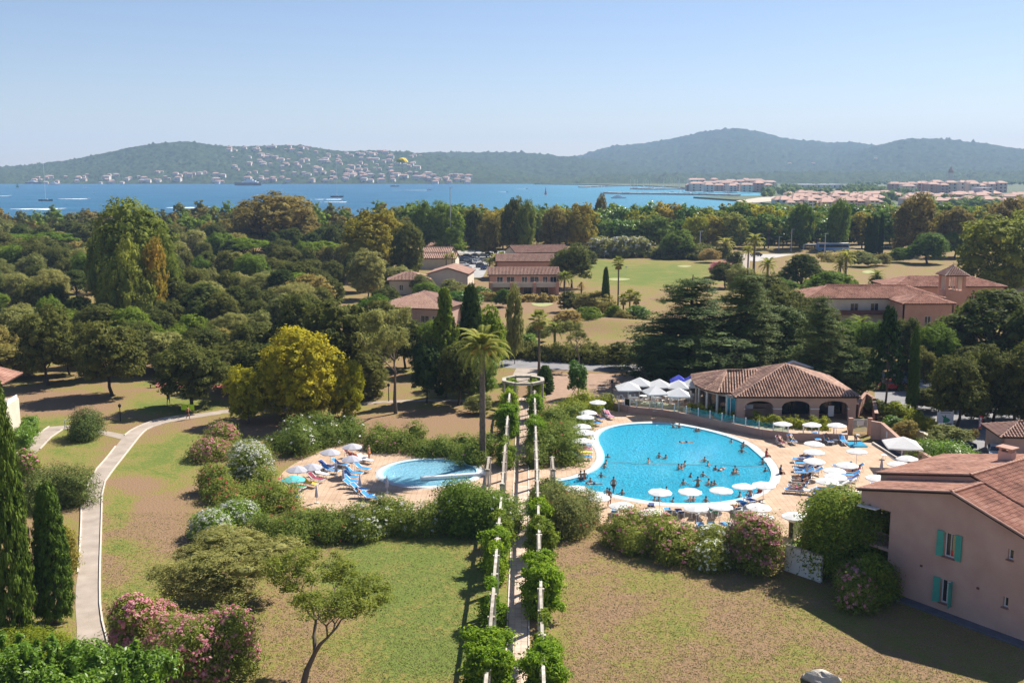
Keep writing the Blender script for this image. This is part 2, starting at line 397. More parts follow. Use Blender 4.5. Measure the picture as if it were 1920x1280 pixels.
def plant(key, x, yb, yt, wpx, m=None, label='tree', cat='tree', group=None, name=None, var=None, pos=None, rz=None, auto=True, deep=None, lean=None):
    """a tree whose foot stands at survey point (x, yb), reaching line yt, wpx wide"""
    p = pos or P(x, yb); h = max(.5, HT(yt, p.y)); w = wpx / PM(p.y, h * .5)
    TN[0] += 1; t = T[key][(TN[0] if var is None else var) % len(T[key])]
    o = empty(name or 'tree', p, rnd.uniform(0, 6.28) if rz is None else rz, label, cat, group, auto)
    o.scale = (w, w * (deep or 1), h)
    if lean: o.rotation_euler[1] = lean; o.rotation_euler[2] = 0
    c = link(t[0], 'crown' if cat == 'tree' else 'foliage', o); recolor(c, LM[m] if isinstance(m, str) else m)
    if t[1]: link(t[1], 'trunk', o)
    return o
# ------------------------------------------------------------------ ground, sea, hills, haze
def inpoly(x, y, poly):
    c = False; n = len(poly); j = n - 1
    for i in range(n):
        xi, yi = poly[i][0], poly[i][1]; xj, yj = poly[j][0], poly[j][1]
        if (yi > y) != (yj > y) and x < (xj - xi) * (y - yi) / (yj - yi) + xi: c = not c
        j = i
    return c
# patches of living grass surveyed on the ground: centre, half widths (survey units), strength
GREEN = [(90, 800, 120, 40, .75), (330, 760, 150, 30, .7), (100, 690, 110, 16, .5), (290, 870, 120, 55, .8), (350, 830, 70, 30, .85), (270, 1090, 110, 60, .8),
         (225, 950, 40, 45, .8), (215, 1120, 40, 18, .9), (225, 1020, 35, 20, .7), (760, 1080, 230, 100, 1.0), (790, 1200, 200, 120, .95), (860, 1020, 120, 30, .8), (640, 1230, 100, 60, .45),
         (700, 1010, 200, 30, .7), (1200, 1090, 140, 40, .55), (1250, 1160, 130, 45, .5), (1500, 1230, 110, 35, .5), (1350, 1230, 90, 25, .5), (1100, 1060, 60, 30, .4), (1400, 1130, 70, 25, .4), (700, 735, 60, 14, .5),
         (740, 785, 70, 12, .45), (880, 740, 40, 18, .8), (440, 720, 80, 14, .6), (70, 870, 90, 40, .6), (140, 840, 70, 40, .8), (1220, 515, 170, 30, .95), (1130, 500, 60, 16, .9), (1320, 500, 60, 14, .7),
         (1500, 1010, 60, 20, .95), (60, 770, 60, 10, .4), (1150, 600, 120, 40, .22), (1600, 520, 200, 30, .25), (330, 720, 90, 12, .75), (1640, 560, 100, 16, .4)]
BROWN = [(90, 760, 120, 24, .7), (250, 905, 55, 22, .5), (290, 960, 60, 30, .55), (220, 1080, 26, 40, .5), (330, 1010, 50, 26, .5), (620, 800, 300, 18, .4), (800, 790, 110, 18, .6), (1100, 730, 120, 30, .8), (930, 560, 160, 30, .6)]
def green_at(px, py):
    g = np.full(px.shape, .38)
    for cx, cy, rx, ry, s in GREEN:
        g = np.maximum(g, s * np.clip(1.45 - np.sqrt(((px - cx) / rx) ** 2 + ((py - cy) / ry) ** 2), 0, 1))
    for cx, cy, rx, ry, s in BROWN:
        g = g - s * np.clip(1.3 - np.sqrt(((px - cx) / rx) ** 2 + ((py - cy) / ry) ** 2), 0, 1)
    return np.clip(g, 0, 1)
MOUND = [(P(1120, 612), 12, 7, 1.6), (P(1010, 560), 14, 5, .9), (P(1300, 620), 14, 6, 1.0), (P(1130, 470), 16, 5, 1.3), (P(1500, 470), 30, 8, 1.0)]
POOLHOLE = []
def ground():
    ys = [-60, -30, -10, 10, 25, 38]; y = 45.0
    while y < 900: ys.append(y); y *= 1.0085
    ys = np.array(ys); nx = 260; u = np.linspace(-1, 1, nx)
    Xh = 60 + ys * .62
    X = u[None, :] * Xh[:, None]; Y = np.repeat(ys[:, None], nx, 1); Z = np.zeros_like(X)
    for c, rx, ry, h in MOUND: Z += h * np.exp(-(((X - c.x) / rx) ** 2 + ((Y - c.y) / ry) ** 2))
    d = Y * cp + CAMH * sp; px = 960 + FOC * X / d; py = 640 - FOC * (-CAMH * cp + Y * sp) / d
    g = np.where(Y > 40, green_at(px, py), .3)
    n = len(ys); V = np.stack([X, Y, Z], -1).reshape(-1, 3); I = np.arange(n * nx).reshape(n, nx)
    F = np.stack([I[:-1, :-1], I[:-1, 1:], I[1:, 1:], I[1:, :-1]], -1).reshape(-1, 4)
    # leave the pools open, stop at the shore
    cx = V[F].mean(1); keep = cx[:, 1] < np.interp(cx[:, 0], [-300, -60, 200, 270], [655, 660, 790, 905])
    for poly in POOLHOLE:
        xs = [p[0] for p in poly]; yy = [p[1] for p in poly]
        for k in np.where((cx[:, 0] > min(xs)) & (cx[:, 0] < max(xs)) & (cx[:, 1] > min(yy)) & (cx[:, 1] < max(yy)))[0]:
            if inpoly(cx[k, 0], cx[k, 1], poly): keep[k] = False
    F = F[keep]
    m, nt, b = nodes('dry_lawn'); N = nt.nodes; L = nt.links; MATS['dry_lawn'] = m
    at = N.new('ShaderNodeAttribute'); at.attribute_name = 'green'; tc = N.new('ShaderNodeTexCoord')
    def nz(s, d=6, dist=0):
        k = N.new('ShaderNodeTexNoise'); k.inputs['Scale'].default_value = s; k.inputs['Detail'].default_value = d; k.inputs['Distortion'].default_value = dist
        L.new(tc.outputs['Object'], k.inputs['Vector']); return k
    n1 = nz(.22, 9, .6); n2 = nz(2.2, 6); n3 = nz(11, 4); n4 = nz(.08, 4)
    def math_(op, a, b2):
        k = N.new('ShaderNodeMath'); k.operation = op
        for i, v in enumerate((a, b2)):
            if isinstance(v, (int, float)): k.inputs[i].default_value = v
            else: L.new(v, k.inputs[i])
        return k.outputs[0]
    s = math_('ADD', at.outputs['Fac'], math_('MULTIPLY', math_('SUBTRACT', n1.outputs[0], .5), 1.5))
    s = math_('ADD', s, math_('MULTIPLY', math_('SUBTRACT', n2.outputs[0], .5), 1.5))
    s = math_('ADD', s, math_('MULTIPLY', math_('SUBTRACT', n3.outputs[0], .5), .8))
    cr = N.new('ShaderNodeValToRGB'); e = cr.color_ramp.elements
    e[0].position = .18; e[0].color = (.265, .17, .098, 1); e[1].position = .95; e[1].color = (.135, .175, .036, 1)
    k = e.new(.38); k.color = (.25, .175, .078, 1); k = e.new(.55); k.color = (.235, .20, .06, 1); k = e.new(.75); k.color = (.20, .20, .048, 1)
    L.new(s, cr.inputs[0])
    mx = N.new('ShaderNodeMix'); mx.data_type = 'RGBA'; mx.blend_type = 'MULTIPLY'; mx.inputs[0].default_value = 1
    c2 = N.new('ShaderNodeValToRGB'); c2.color_ramp.elements[0].position = .3; c2.color_ramp.elements[0].color = (.62, .60, .58, 1); c2.color_ramp.elements[1].position = .62
    L.new(n3.outputs[0], c2.inputs[0]); L.new(cr.outputs[0], mx.inputs[6]); L.new(c2.outputs[0], mx.inputs[7])
    L.new(mx.outputs[2], b.inputs['Base Color']); b.inputs['Roughness'].default_value = .95; b.inputs['Specular IOR Level'].default_value = .1
    bp = N.new('ShaderNodeBump'); bp.inputs['Strength'].default_value = .7; bp.inputs['Distance'].default_value = .12
    n5 = nz(5, 8); L.new(n5.outputs[0], bp.inputs['Height']); L.new(bp.outputs[0], b.inputs['Normal'])
    me = npmesh('ground', V, F, m, smooth=True)
    a = me.attributes.new('green', 'FLOAT', 'POINT'); a.data.foreach_set('value', g.reshape(-1).astype(np.float32))
    o = link(me, 'ground'); tag(o, kind='structure'); return o
def sheet(name, pts, z, m, label=None, side=.0):
    mb = MB()
    if side: mb.prism([(p[0], p[1]) for p in pts], z - side, z)
    else:
        n = len(pts); ar = sum(pts[i][0] * pts[(i + 1) % n][1] - pts[(i + 1) % n][0] * pts[i][1] for i in range(n))
        q = pts if ar > 0 else pts[::-1]; mb.face([(p[0], p[1], z) for p in q])
    o = mb.build(name, m); tag(o, kind='structure')
    if label: o['label'] = label
    return o
def smoothpoly(pts, it=2, closed=True):
    pts = [Vector((p[0], p[1])) for p in pts]
    for _ in range(it):
        q = []; n = len(pts)
        for i in range(n if closed else n - 1):
            a, b = pts[i], pts[(i + 1) % n]; q += [a * .75 + b * .25, a * .25 + b * .75]
        pts = q if closed else [pts[0]] + q + [pts[-1]]
    return pts
def offset(poly, d):
    n = len(poly); out = []
    ar = sum(poly[i][0] * poly[(i + 1) % n][1] - poly[(i + 1) % n][0] * poly[i][1] for i in range(n))
    s = 1 if ar > 0 else -1
    for i in range(n):
        a, b, c = Vector(poly[i - 1][:2]), Vector(poly[i][:2]), Vector(poly[(i + 1) % n][:2])
        t = (c - a).normalized(); out.append(b + Vector((t.y, -t.x)) * d * s)
    return out
def ring(mb, a, b, z, m=0, zb=None):
    n = len(a)
    for i in range(n):
        j = (i + 1) % n; mb.face([(*a[i], z), (*a[j], z), (*b[j], z if zb is None else zb), (*b[i], z if zb is None else zb)], m)
# pools: water outlines in metres
BP = smoothpoly([P(*q) for q in [(1130, 808), (1145, 801.6), (1171, 796), (1209, 793.5), (1256, 794), (1302, 801.6), (1349, 812.8), (1396, 829.7), (1417.5, 848), (1434, 863), (1445.6, 882), (1445.6, 893), (1442, 904), (1425, 919), (1399, 930.6), (1380, 936), (1340, 942), (1284, 943.7), (1237, 942), (1190, 935), (1152, 927), (1120, 921), (1096, 917.5), (1049, 908), (1034, 904), (1050, 901.5), (1077, 897), (1105, 887.5), (1122, 878), (1132, 865), (1134, 854), (1130, 842), (1123, 829), (1122, 817)]], 1)
SPC = (-8.3, 101.8); SPR = 4.7
SP = [Vector((SPC[0] + SPR * math.cos(2 * math.pi * i / 56), SPC[1] + SPR * math.sin(2 * math.pi * i / 56))) for i in range(56)]
POOLHOLE.append(offset(BP, .9)); POOLHOLE.append(offset(SP, .9))
ground()
# sea
def sea():
    m, nt, b = nodes('sea_water'); N = nt.nodes; L = nt.links
    tc = N.new('ShaderNodeTexCoord'); mp = N.new('ShaderNodeMapping'); mp.inputs['Scale'].default_value = (.01, .03, .02); L.new(tc.outputs['Object'], mp.inputs[0])
    n1 = N.new('ShaderNodeTexNoise'); n1.inputs['Scale'].default_value = 1; n1.inputs['Detail'].default_value = 8; n1.inputs['Roughness'].default_value = .65; L.new(mp.outputs[0], n1.inputs['Vector'])
    cr = N.new('ShaderNodeValToRGB'); e = cr.color_ramp.elements; e[0].position = .36; e[0].color = (.012, .075, .145, 1); e[1].position = .66; e[1].color = (.03, .13, .215, 1)
    L.new(n1.outputs[0], cr.inputs[0])
    # shallow turquoise towards the harbour
    sx = N.new('ShaderNodeSeparateXYZ'); L.new(tc.outputs['Object'], sx.inputs[0])
    mr = N.new('ShaderNodeMapRange'); mr.inputs[1].default_value = -150; mr.inputs[2].default_value = 420; L.new(sx.outputs[0], mr.inputs[0])
    mx = N.new('ShaderNodeMix'); mx.data_type = 'RGBA'; mx.inputs[7].default_value = (.07, .27, .36, 1); L.new(mr.outputs[0], mx.inputs[0]); L.new(cr.outputs[0], mx.inputs[6])
    L.new(mx.outputs[2], b.inputs['Base Color']); b.inputs['Roughness'].default_value = .45; b.inputs['Specular IOR Level'].default_value = .12
    n2 = N.new('ShaderNodeTexNoise'); n2.inputs['Scale'].default_value = .25; n2.inputs['Detail'].default_value = 6; L.new(tc.outputs['Object'], n2.inputs['Vector'])
    bp = N.new('ShaderNodeBump'); bp.inputs['Strength'].default_value = .8; bp.inputs['Distance'].default_value = 2.0; L.new(n2.outputs[0], bp.inputs['Height']); L.new(bp.outputs[0], b.inputs['Normal'])
    mb = MB(); mb.face([(-4850, 560, -3), (4850, 560, -3), (4850, 7450, -3), (-4850, 7450, -3)])
    tag(mb.build('sea', m), kind='structure')
sea()
# coastal land beyond the gardens, to the right, and its shore (sand)
M_sand = mat('sand', (.42, .34, .25), (.50, .42, .32), .02, .95)
M_low = mat('coastal_plain', (.05, .075, .025), (.10, .11, .04), .01, .95)
tag(MB().prism([(-700, 600), (700, 600), (700, 905), (270, 905), (200, 800), (-60, 672), (-300, 668), (-700, 664)], -3.4, -.04).build('shore', M_low), kind='structure')
cst = [P(1385, 378, -3), P(1300, 372, -3), P(1440, 369, -3), P(1430, 362, -3), P(1365, 357, -3), P(1220, 350, -3), P(1100, 347, -3), P(1000, 346, -3)]
land = [(c.x, c.y) for c in cst] + [(300, 3900), (4500, 3900), (4500, 880), (260, 870)]
tag(MB().prism(land, -4, -1.0).build('plain', M_low), kind='structure')
tag(MB().prism([(P(*q, -1).x, P(*q, -1).y) for q in [(1380, 377), (1430, 370), (1475, 368), (1500, 372), (1460, 377), (1400, 381)]], -2, -.7).build('beach', M_sand), kind='structure')
M_hill = None
def hillmat(name, c1, c2):
    return mat(name, c1, c2, .03, .95, .9, .05, spec=.05, detail=10)
def interp(prof, x): return np.interp(x, [p[0] for p in prof], [p[1] for p in prof])
def hill(name, prof, D0, D1, m, seed, dx=9, rows=70, amp=7, xr=None, back=500):
    """ridge whose skyline passes the surveyed line; foot at distance D0, crest at D1"""
    x0, x1 = xr or (prof[0][0], prof[-1][0]); nx = int((x1 - x0) / FOC * D1 / dx); pxs = np.linspace(x0, x1, nx)
    r = np.random.RandomState(seed); ty = interp(prof, pxs)
    crest = np.array([HT(y, D1) for y in ty]) + 3
    rowsb = 8; V = []
    def sm(a, k):
        return np.convolve(np.pad(a, k, 'edge'), np.ones(2 * k + 1) / (2 * k + 1), 'valid')
    # side valleys
    spur = sm(r.normal(size=nx), 18); spur = spur / (np.abs(spur).max() + 1e-6)
    n = rows + rowsb; Z = np.zeros((n, nx)); Yc = np.zeros((n, nx)); X = np.zeros((n, nx))
    nz = r.normal(size=(n, nx))
    for i in range(n):
        if i < rows:
            t = i / (rows - 1); y = D0 + (D1 - D0) * t
            prof_ = t ** .95 * (1 - .22 * math.sin(math.pi * t) * spur)
            Z[i] = -4 + (crest + 4) * prof_
        else:
            t = (i - rows + 1) / rowsb; y = D1 + back * t; Z[i] = crest * (1 - t * t)
        Yc[i] = y; X[i] = (pxs - 960) / FOC * (y * cp)
    k = amp * np.clip(np.arange(n) / 6, 0, 1)[:, None]; k[rows - 2:] *= .35
    Z += nz * k * .5 + np.abs(r.normal(size=(n, nx))) * k * .3
    V = np.stack([X, Yc, Z], -1).reshape(-1, 3); I = np.arange(n * nx).reshape(n, nx)
    F = np.stack([I[:-1, :-1], I[:-1, 1:], I[1:, 1:], I[1:, :-1]], -1).reshape(-1, 4)
    o = link(npmesh(name, V, F, m, smooth=False), name); tag(o, kind='structure')
    return lambda px, t: (lambda y: (Vector(((px - 960) / FOC * y * cp, y, float(interp(list(zip(pxs, -4 + (crest + 4) * t ** .95 * (1 - .22 * math.sin(math.pi * t) * spur))), px))))))(D0 + (D1 - D0) * t)
HM = hillmat('wooded_hill', (.018, .036, .014), (.055, .08, .03))
HM2 = hillmat('distant_wooded_hill', (.02, .036, .016), (.045, .07, .03))
hA = hill('headland_hill', [(-500, 330), (-200, 325), (-60, 320), (0, 315.5), (50, 313.5), (110, 306), (150, 299), (200, 289), (250, 278), (300, 271), (350, 267), (400, 274), (450, 277.5), (520, 275), (570, 275), (600, 280), (640, 286), (700, 284), (760, 287), (800, 291), (860, 300), (930, 312), (1000, 330), (1060, 340)], 2850, 3500, HM, 1, dx=7, rows=90, amp=6)
hB = hill('middle_ridge', [(760, 300), (800, 289), (880, 288), (950, 287), (1000, 289), (1040, 294), (1075, 297), (1120, 303), (1200, 312), (1300, 322)], 3300, 4300, HM2, 2, dx=11, rows=70, amp=8)
hC = hill('mountain', [(960, 312), (1050, 300), (1085, 295), (1120, 283), (1150, 276), (1200, 271), (1250, 263), (1300, 253), (1340, 245), (1380, 242), (1420, 248), (1460, 259), (1500, 265), (1550, 269), (1600, 268.5), (1640, 275), (1700, 286), (1800, 300)], 3900, 5600, HM2, 3, dx=13, rows=80, amp=10, back=900)
hD = hill('right_hill', [(1300, 326), (1400, 322), (1480, 312), (1560, 297), (1600, 287), (1650, 272), (1700, 261), (1760, 262), (1800, 266), (1850, 271), (1900, 280), (1960, 284), (2100, 300), (2400, 320)], 3600, 4800, HM2, 4, dx=12, rows=70, amp=9)
hE = hill('far_right_ridge', [(1700, 300), (1850, 292), (1900, 282), (1950, 276), (2100, 270), (2400, 300)], 5200, 6300, HM2, 6, dx=20, rows=30, amp=9)
# wooded rise of the plain in front of the hills
pl = hill('wooded_lowland', [(1000, 343), (1080, 335), (1150, 330), (1300, 329), (1500, 326), (1700, 325), (1900, 324), (2200, 322)], 2700, 3300, HM, 5, dx=8, rows=40, amp=8, back=300)
# air
hm = bpy.data.materials.new('air'); hm.use_nodes = True; hn = hm.node_tree.nodes; hn.clear()
pv = hn.new('ShaderNodeVolumePrincipled'); pv.inputs['Density'].default_value = 0.00012; pv.inputs['Color'].default_value = (.50, .70, 1.0, 1); pv.inputs['Anisotropy'].default_value = .0
ho = hn.new('ShaderNodeOutputMaterial'); hm.node_tree.links.new(pv.outputs[0], ho.inputs['Volume'])
hb = MB().box((0, 3300, 134), (9800, 8400, 282)).build('haze', hm); tag(hb, kind='stuff')
# ------------------------------------------------------------------ paving, pools
def brickmat(name, c1, c2, mortar, w=.45, h=.45, off=0, msize=.02, rot=0):
    m, nt, b = nodes(name); N = nt.nodes; L = nt.links
    tc = N.new('ShaderNodeTexCoord'); mp = N.new('ShaderNodeMapping'); mp.inputs['Rotation'].default_value = (0, 0, rot); L.new(tc.outputs['Object'], mp.inputs[0])
    br = N.new('ShaderNodeTexBrick'); br.offset = off; br.inputs['Scale'].default_value = 1; br.inputs['Brick Width'].default_value = w; br.inputs['Row Height'].default_value = h
    br.inputs['Mortar Size'].default_value = msize; br.inputs['Color1'].default_value = (*c1, 1); br.inputs['Color2'].default_value = (*c2, 1); br.inputs['Mortar'].default_value = (*mortar, 1)
    L.new(mp.outputs[0], br.inputs[0])
    nz = N.new('ShaderNodeTexNoise'); nz.inputs['Scale'].default_value = .5; nz.inputs['Detail'].default_value = 6; L.new(tc.outputs['Object'], nz.inputs['Vector'])
    cr = N.new('ShaderNodeValToRGB'); cr.color_ramp.elements[0].position = .3; cr.color_ramp.elements[0].color = (.78, .74, .7, 1); cr.color_ramp.elements[1].position = .6; L.new(nz.outputs[0], cr.inputs[0])
    mx = N.new('ShaderNodeMix'); mx.data_type = 'RGBA'; mx.blend_type = 'MULTIPLY'; mx.inputs[0].default_value = 1; L.new(br.outputs[0], mx.inputs[6]); L.new(cr.outputs[0], mx.inputs[7])
    L.new(mx.outputs[2], b.inputs['Base Color']); b.inputs['Roughness'].default_value = .85; b.inputs['Specular IOR Level'].default_value = .2
    bp = N.new('ShaderNodeBump'); bp.invert = True; bp.inputs['Distance'].default_value = .01; L.new(br.outputs['Fac'], bp.inputs['Height']); L.new(bp.outputs[0], b.inputs['Normal'])
    MATS[name] = m; return m
M_peach = brickmat('peach_paving', (.50, .36, .25), (.46, .32, .215), (.36, .25, .17), .5, .5)
M_tile = mat('path_tile', (.40, .29, .22), (.48, .36, .28), 2.5, .85, .2)
M_path = mat('grey_path', (.27, .22, .175), (.38, .315, .255), .7, .9, .4, 14, detail=10)
M_road = mat('asphalt', (.17, .165, .17), (.23, .22, .22), .5, .9, .3, 14)
M_curb = mat('concrete_kerb', (.48, .42, .35), (.56, .50, .43), 3, .9, .3)
M_dirt = mat('bare_earth', (.26, .165, .11), (.33, .22, .15), 1.2, .95, .5)
M_cop = mat('pale_coping', (.40, .42, .41), (.46, .48, .47), 3, .6)
M_copin = mat('light_blue_band', (.34, .58, .66), (.40, .63, .70), 3, .5)
def poolmat(name, c1, c2):
    return mat(name, c1, c2, 1.3, .4, .2)
M_liner = poolmat('pool_liner', (.03, .55, .74), (.05, .64, .80)); M_liner2 = poolmat('pale_pool_liner', (.20, .50, .62), (.24, .55, .66))
def watermat(name, tint, k, body=(.035, .54, .78), cloud=.8, rip=.55):
    m = bpy.data.materials.new(name); m.use_nodes = True; nt = m.node_tree; N = nt.nodes; N.clear(); L = nt.links
    o = N.new('ShaderNodeOutputMaterial'); t0 = N.new('ShaderNodeBsdfTransparent'); df = N.new('ShaderNodeBsdfDiffuse'); df.inputs[0].default_value = (*body, 1); t = N.new('ShaderNodeMixShader'); t.inputs[0].default_value = cloud; L.new(t0.outputs[0], t.inputs[1]); L.new(df.outputs[0], t.inputs[2]); t0.inputs[0].default_value = (*tint, 1)
    g = N.new('ShaderNodeBsdfGlossy'); g.inputs['Roughness'].default_value = .05
    tc = N.new('ShaderNodeTexCoord'); nz = N.new('ShaderNodeTexNoise'); nz.inputs['Scale'].default_value = k; nz.inputs['Detail'].default_value = 4; nz.inputs['Distortion'].default_value = 1.6
    L.new(tc.outputs['Object'], nz.inputs['Vector'])
    bp = N.new('ShaderNodeBump'); bp.inputs['Strength'].default_value = 1; bp.inputs['Distance'].default_value = .3; L.new(nz.outputs[0], bp.inputs['Height'])
    fr = N.new('ShaderNodeFresnel'); fr.inputs[0].default_value = 1.33; L.new(bp.outputs[0], fr.inputs['Normal']); L.new(bp.outputs[0], g.inputs['Normal']); b2 = N.new('ShaderNodeBump'); b2.inputs['Strength'].default_value = 1; b2.inputs['Distance'].default_value = rip; L.new(nz.outputs[0], b2.inputs['Height']); L.new(b2.outputs[0], df.inputs['Normal'])
    mx = N.new('ShaderNodeMixShader'); L.new(fr.outputs[0], mx.inputs[0]); L.new(t.outputs[0], mx.inputs[1]); L.new(g.outputs[0], mx.inputs[2]); L.new(mx.outputs[0], o.inputs[0])
    MATS[name] = m; return m
M_water = watermat('pool_water', (.80, .97, 1.0), 2.4); M_water2 = watermat('still_pool_water', (.93, .99, 1.0), 1.5, (.28, .58, .72), .6, .12)
def zs(pts): return [P(*q) for q in pts]
def pool(nm, outline, liner, water, depth, label, cop=.75):
    """pool basin: floor, walls, coping; its water"""
    mb = MB(); mb.face([(p.x, p.y, -depth) for p in (outline if area(outline) > 0 else outline[::-1])])
    o1 = offset(outline, 0); ring(mb, outline, outline, -.1, 0, -depth)
    n = len(outline)
    b = mb.build('pool_basin', liner); tag(b, label, 'pool')
    mc = MB(); a1 = offset(outline, .16); a2 = offset(outline, cop); a3 = offset(outline, cop + .3)
    ring(mc, outline, a1, .03, 1); ring(mc, a1, a2, .032, 0); ring(mc, outline, outline, .03, 1, -.1); ring(mc, a2, a3, .032, 0, -.02)
    mc.build('coping', [M_cop, M_copin], b)
    w = MB(); w.face([(p.x, p.y, -.09) for p in (outline if area(outline) > 0 else outline[::-1])]); w.build('water', water, b)
    return b
def area(q): return sum(q[i][0] * q[(i + 1) % len(q)][1] - q[(i + 1) % len(q)][0] * q[i][1] for i in range(len(q)))
pool('pool', BP, M_liner, M_water, 1.25, 'large kidney shaped blue swimming pool full of bathers', .7)
spb = pool('pool', SP, M_liner2, M_water2, .45, 'small round pale blue paddling pool behind the oleanders', .6)
mb = MB(); a, b2 = P(788, 899), P(872, 893)
mb.tube([(a.x, a.y, .12), (b2.x + 2, b2.y + .5, .12)], .22, 10); mb.box((b2.x + 1.2, b2.y + .3, -.1), (.3, .4, .3))
tag(mb.build('floating_board', M_white), 'white round edged beam reaching across the paddling pool', 'beam')
def holed(name, outer, hole, z, m):
    """paving sheet with the pool cut out: bridge between outer ring and hole by triangulation"""
    from mathutils.geometry import tessellate_polygon
    vs = [[Vector((p[0], p[1], 0)) for p in outer], [Vector((p[0], p[1], 0)) for p in hole]]
    t = tessellate_polygon(vs); al = vs[0] + vs[1]; mb = MB()
    for tri in t:
        q = [al[i] for i in tri]
        if (q[1] - q[0]).cross(q[2] - q[0]).z < 0: q = q[::-1]
        mb.face([(p.x, p.y, z) for p in q])
    o = mb.build(name, m); tag(o, kind='structure'); return o
deck = smoothpoly(zs([(1000, 930), (1000, 885), (1030, 878), (1062, 862), (1072, 830), (1076, 800), (1092, 775), (1120, 764), (1148, 770), (1185, 773), (1246, 781), (1321, 795), (1396, 812), (1430, 819), (1486, 826), (1590, 829), (1650, 829), (1720, 850), (1775, 880), (1760, 960), (1700, 1010), (1560, 1005), (1450, 1030), (1320, 1020), (1150, 992), (1080, 960), (1030, 935)]), 1)
holed('pool_terrace', deck, offset(BP, .95), .012, M_peach)
sdeck = smoothpoly(zs([(515, 915), (530, 880), (590, 850), (640, 832), (700, 832), (800, 850), (880, 856), (950, 872), (985, 884), (985, 925), (960, 960), (880, 975), (760, 975), (640, 965), (545, 945)]), 2)
holed('paddling_pool_terrace', sdeck, offset(SP, .85), .014, M_peach)
sheet('link_paving', zs([(930, 925), (935, 882), (1045, 880), (1040, 925)]), .036, M_peach)
# paths
def strip(pl, pr, z, m, name):
    mb = MB()
    for i in range(len(pl) - 1): mb.face([(*pl[i][:2], z), (*pr[i][:2], z), (*pr[i + 1][:2], z), (*pl[i + 1][:2], z)])
    return tag(mb.build(name, m), kind='structure')
LL = [(135, 1262), (146, 1200), (140, 1120), (148, 1060), (152, 990), (153, 935), (176, 885), (199, 860), (222, 830), (237, 812), (262, 798), (300, 785), (345, 779), (410, 770)]
RR = [(215, 1262), (205, 1215), (188, 1150), (187, 1080), (190, 990), (192, 910), (213, 880), (233, 855), (250, 833), (266, 813), (278, 803), (310, 793), (350, 786), (415, 776)]
pl_, pr_ = smoothpoly(zs(LL), 1, False), smoothpoly(zs(RR), 1, False)
strip(pl_, pr_, .02, M_path, 'garden_path')
def kerb(pts, w=.12, h=.1, nm='path_kerb', m=None):
    mb = MB()
    for a, b in zip(pts[:-1], pts[1:]): mb.bar((a[0], a[1], h / 2), (b[0], b[1], h / 2), w, h + .04)
    return tag(mb.build(nm, m or M_curb), kind='structure')
kerb([Vector(p) for p in pr_[:-4]]); kerb(pl_[6:17]); kerb(pl_[18:-2])
A1, A2 = zs([(20, 860), (45, 838), (70, 815), (92, 800), (128, 797), (190, 806), (237, 815)]), zs([(50, 863), (75, 842), (96, 820), (118, 805), (135, 802), (190, 814), (230, 824)])
strip(A1, A2, .016, M_path, 'branch_path'); kerb(A1[:4]); kerb(A2[1:4])
B1, B2 = zs([(410, 769), (520, 764), (640, 758), (720, 751), (800, 748), (900, 750)]), zs([(412, 775), (520, 769), (640, 763), (720, 755), (800, 752), (900, 754)])
strip(B1, B2, .016, M_path, 'back_path')
rd1, rd2 = zs([(930, 672), (980, 674), (1060, 678), (1160, 682), (1300, 690), (1420, 700)]), zs([(930, 688), (985, 692), (1060, 694), (1160, 696), (1300, 706), (1420, 718)])
strip(rd1, rd2, .014, M_road, 'service_road')
strip(zs([(955, 716), (968, 690)]), zs([(1000, 716), (1015, 690)]), .018, M_path, 'pergola_approach')
sheet('bare_earth_bed', smoothpoly(zs([(1020, 700), (1150, 700), (1220, 712), (1230, 760), (1100, 764), (1040, 770), (1015, 740)]), 2), .008, M_dirt)
for nm, q, m in [('playground_surface', [(285, 712), (310, 704), (350, 706), (352, 726), (310, 730), (290, 724)], mat('red_rubber', (.36, .09, .08), (.42, .12, .10), 2, .9)),
                 ('playground_surface', [(395, 722), (430, 720), (436, 726), (398, 728)], None),
                 ('golf_green', [(995, 566), (1010, 561), (1035, 562), (1040, 570), (1020, 576), (998, 573)], mat('golf_green_turf', (.26, .27, .10), (.30, .30, .12), 1, .9)),
                 ('golf_green', [(1138, 523), (1150, 521), (1180, 522), (1182, 525), (1150, 527)], None), ('golf_green', [(1265, 499), (1285, 497), (1300, 499), (1285, 502)], None),
                 ('golf_green', [(1125, 482), (1140, 480), (1158, 482), (1140, 484)], None), ('golf_green', [(1612, 510), (1630, 506), (1650, 510), (1630, 514)], None)]:
    lastm = m or lastm; sheet(nm, smoothpoly(zs(q), 2), .03 if 'play' in nm else 1.2 if q[0][0] in (1125,) else .05, lastm)
M_carpark = mat('pale_tarmac', (.27, .26, .25), (.34, .33, .31), .4, .9)
sheet('car_park', zs([(862, 520), (905, 520), (925, 482), (880, 476), (850, 478)]), .012, M_carpark)
sheet('car_park', zs([(1460, 482), (1530, 470), (1300, 471), (1300, 480), (1420, 490)]), .012, mat('roundabout_concrete', (.36, .33, .30), (.42, .39, .36), .2, .9))
sheet('back_road', zs([(780, 476), (1060, 474), (1660, 468), (1660, 463), (1060, 469), (780, 471)]), .016, M_carpark)
sheet('hotel_drive', zs([(1620, 760), (1720, 740), (1900, 770), (1990, 850), (1960, 900), (1850, 858), (1800, 830), (1760, 800)]), .012, M_road)
sheet('hotel_car_park', zs([(1640, 770), (1640, 700), (1780, 690), (1990, 760), (1990, 800), (1860, 800), (1740, 780)]), .008, M_road)
sheet('footpath', zs([(1376, 510), (1398, 470), (1408, 470), (1404, 510)]), .02, M_path)
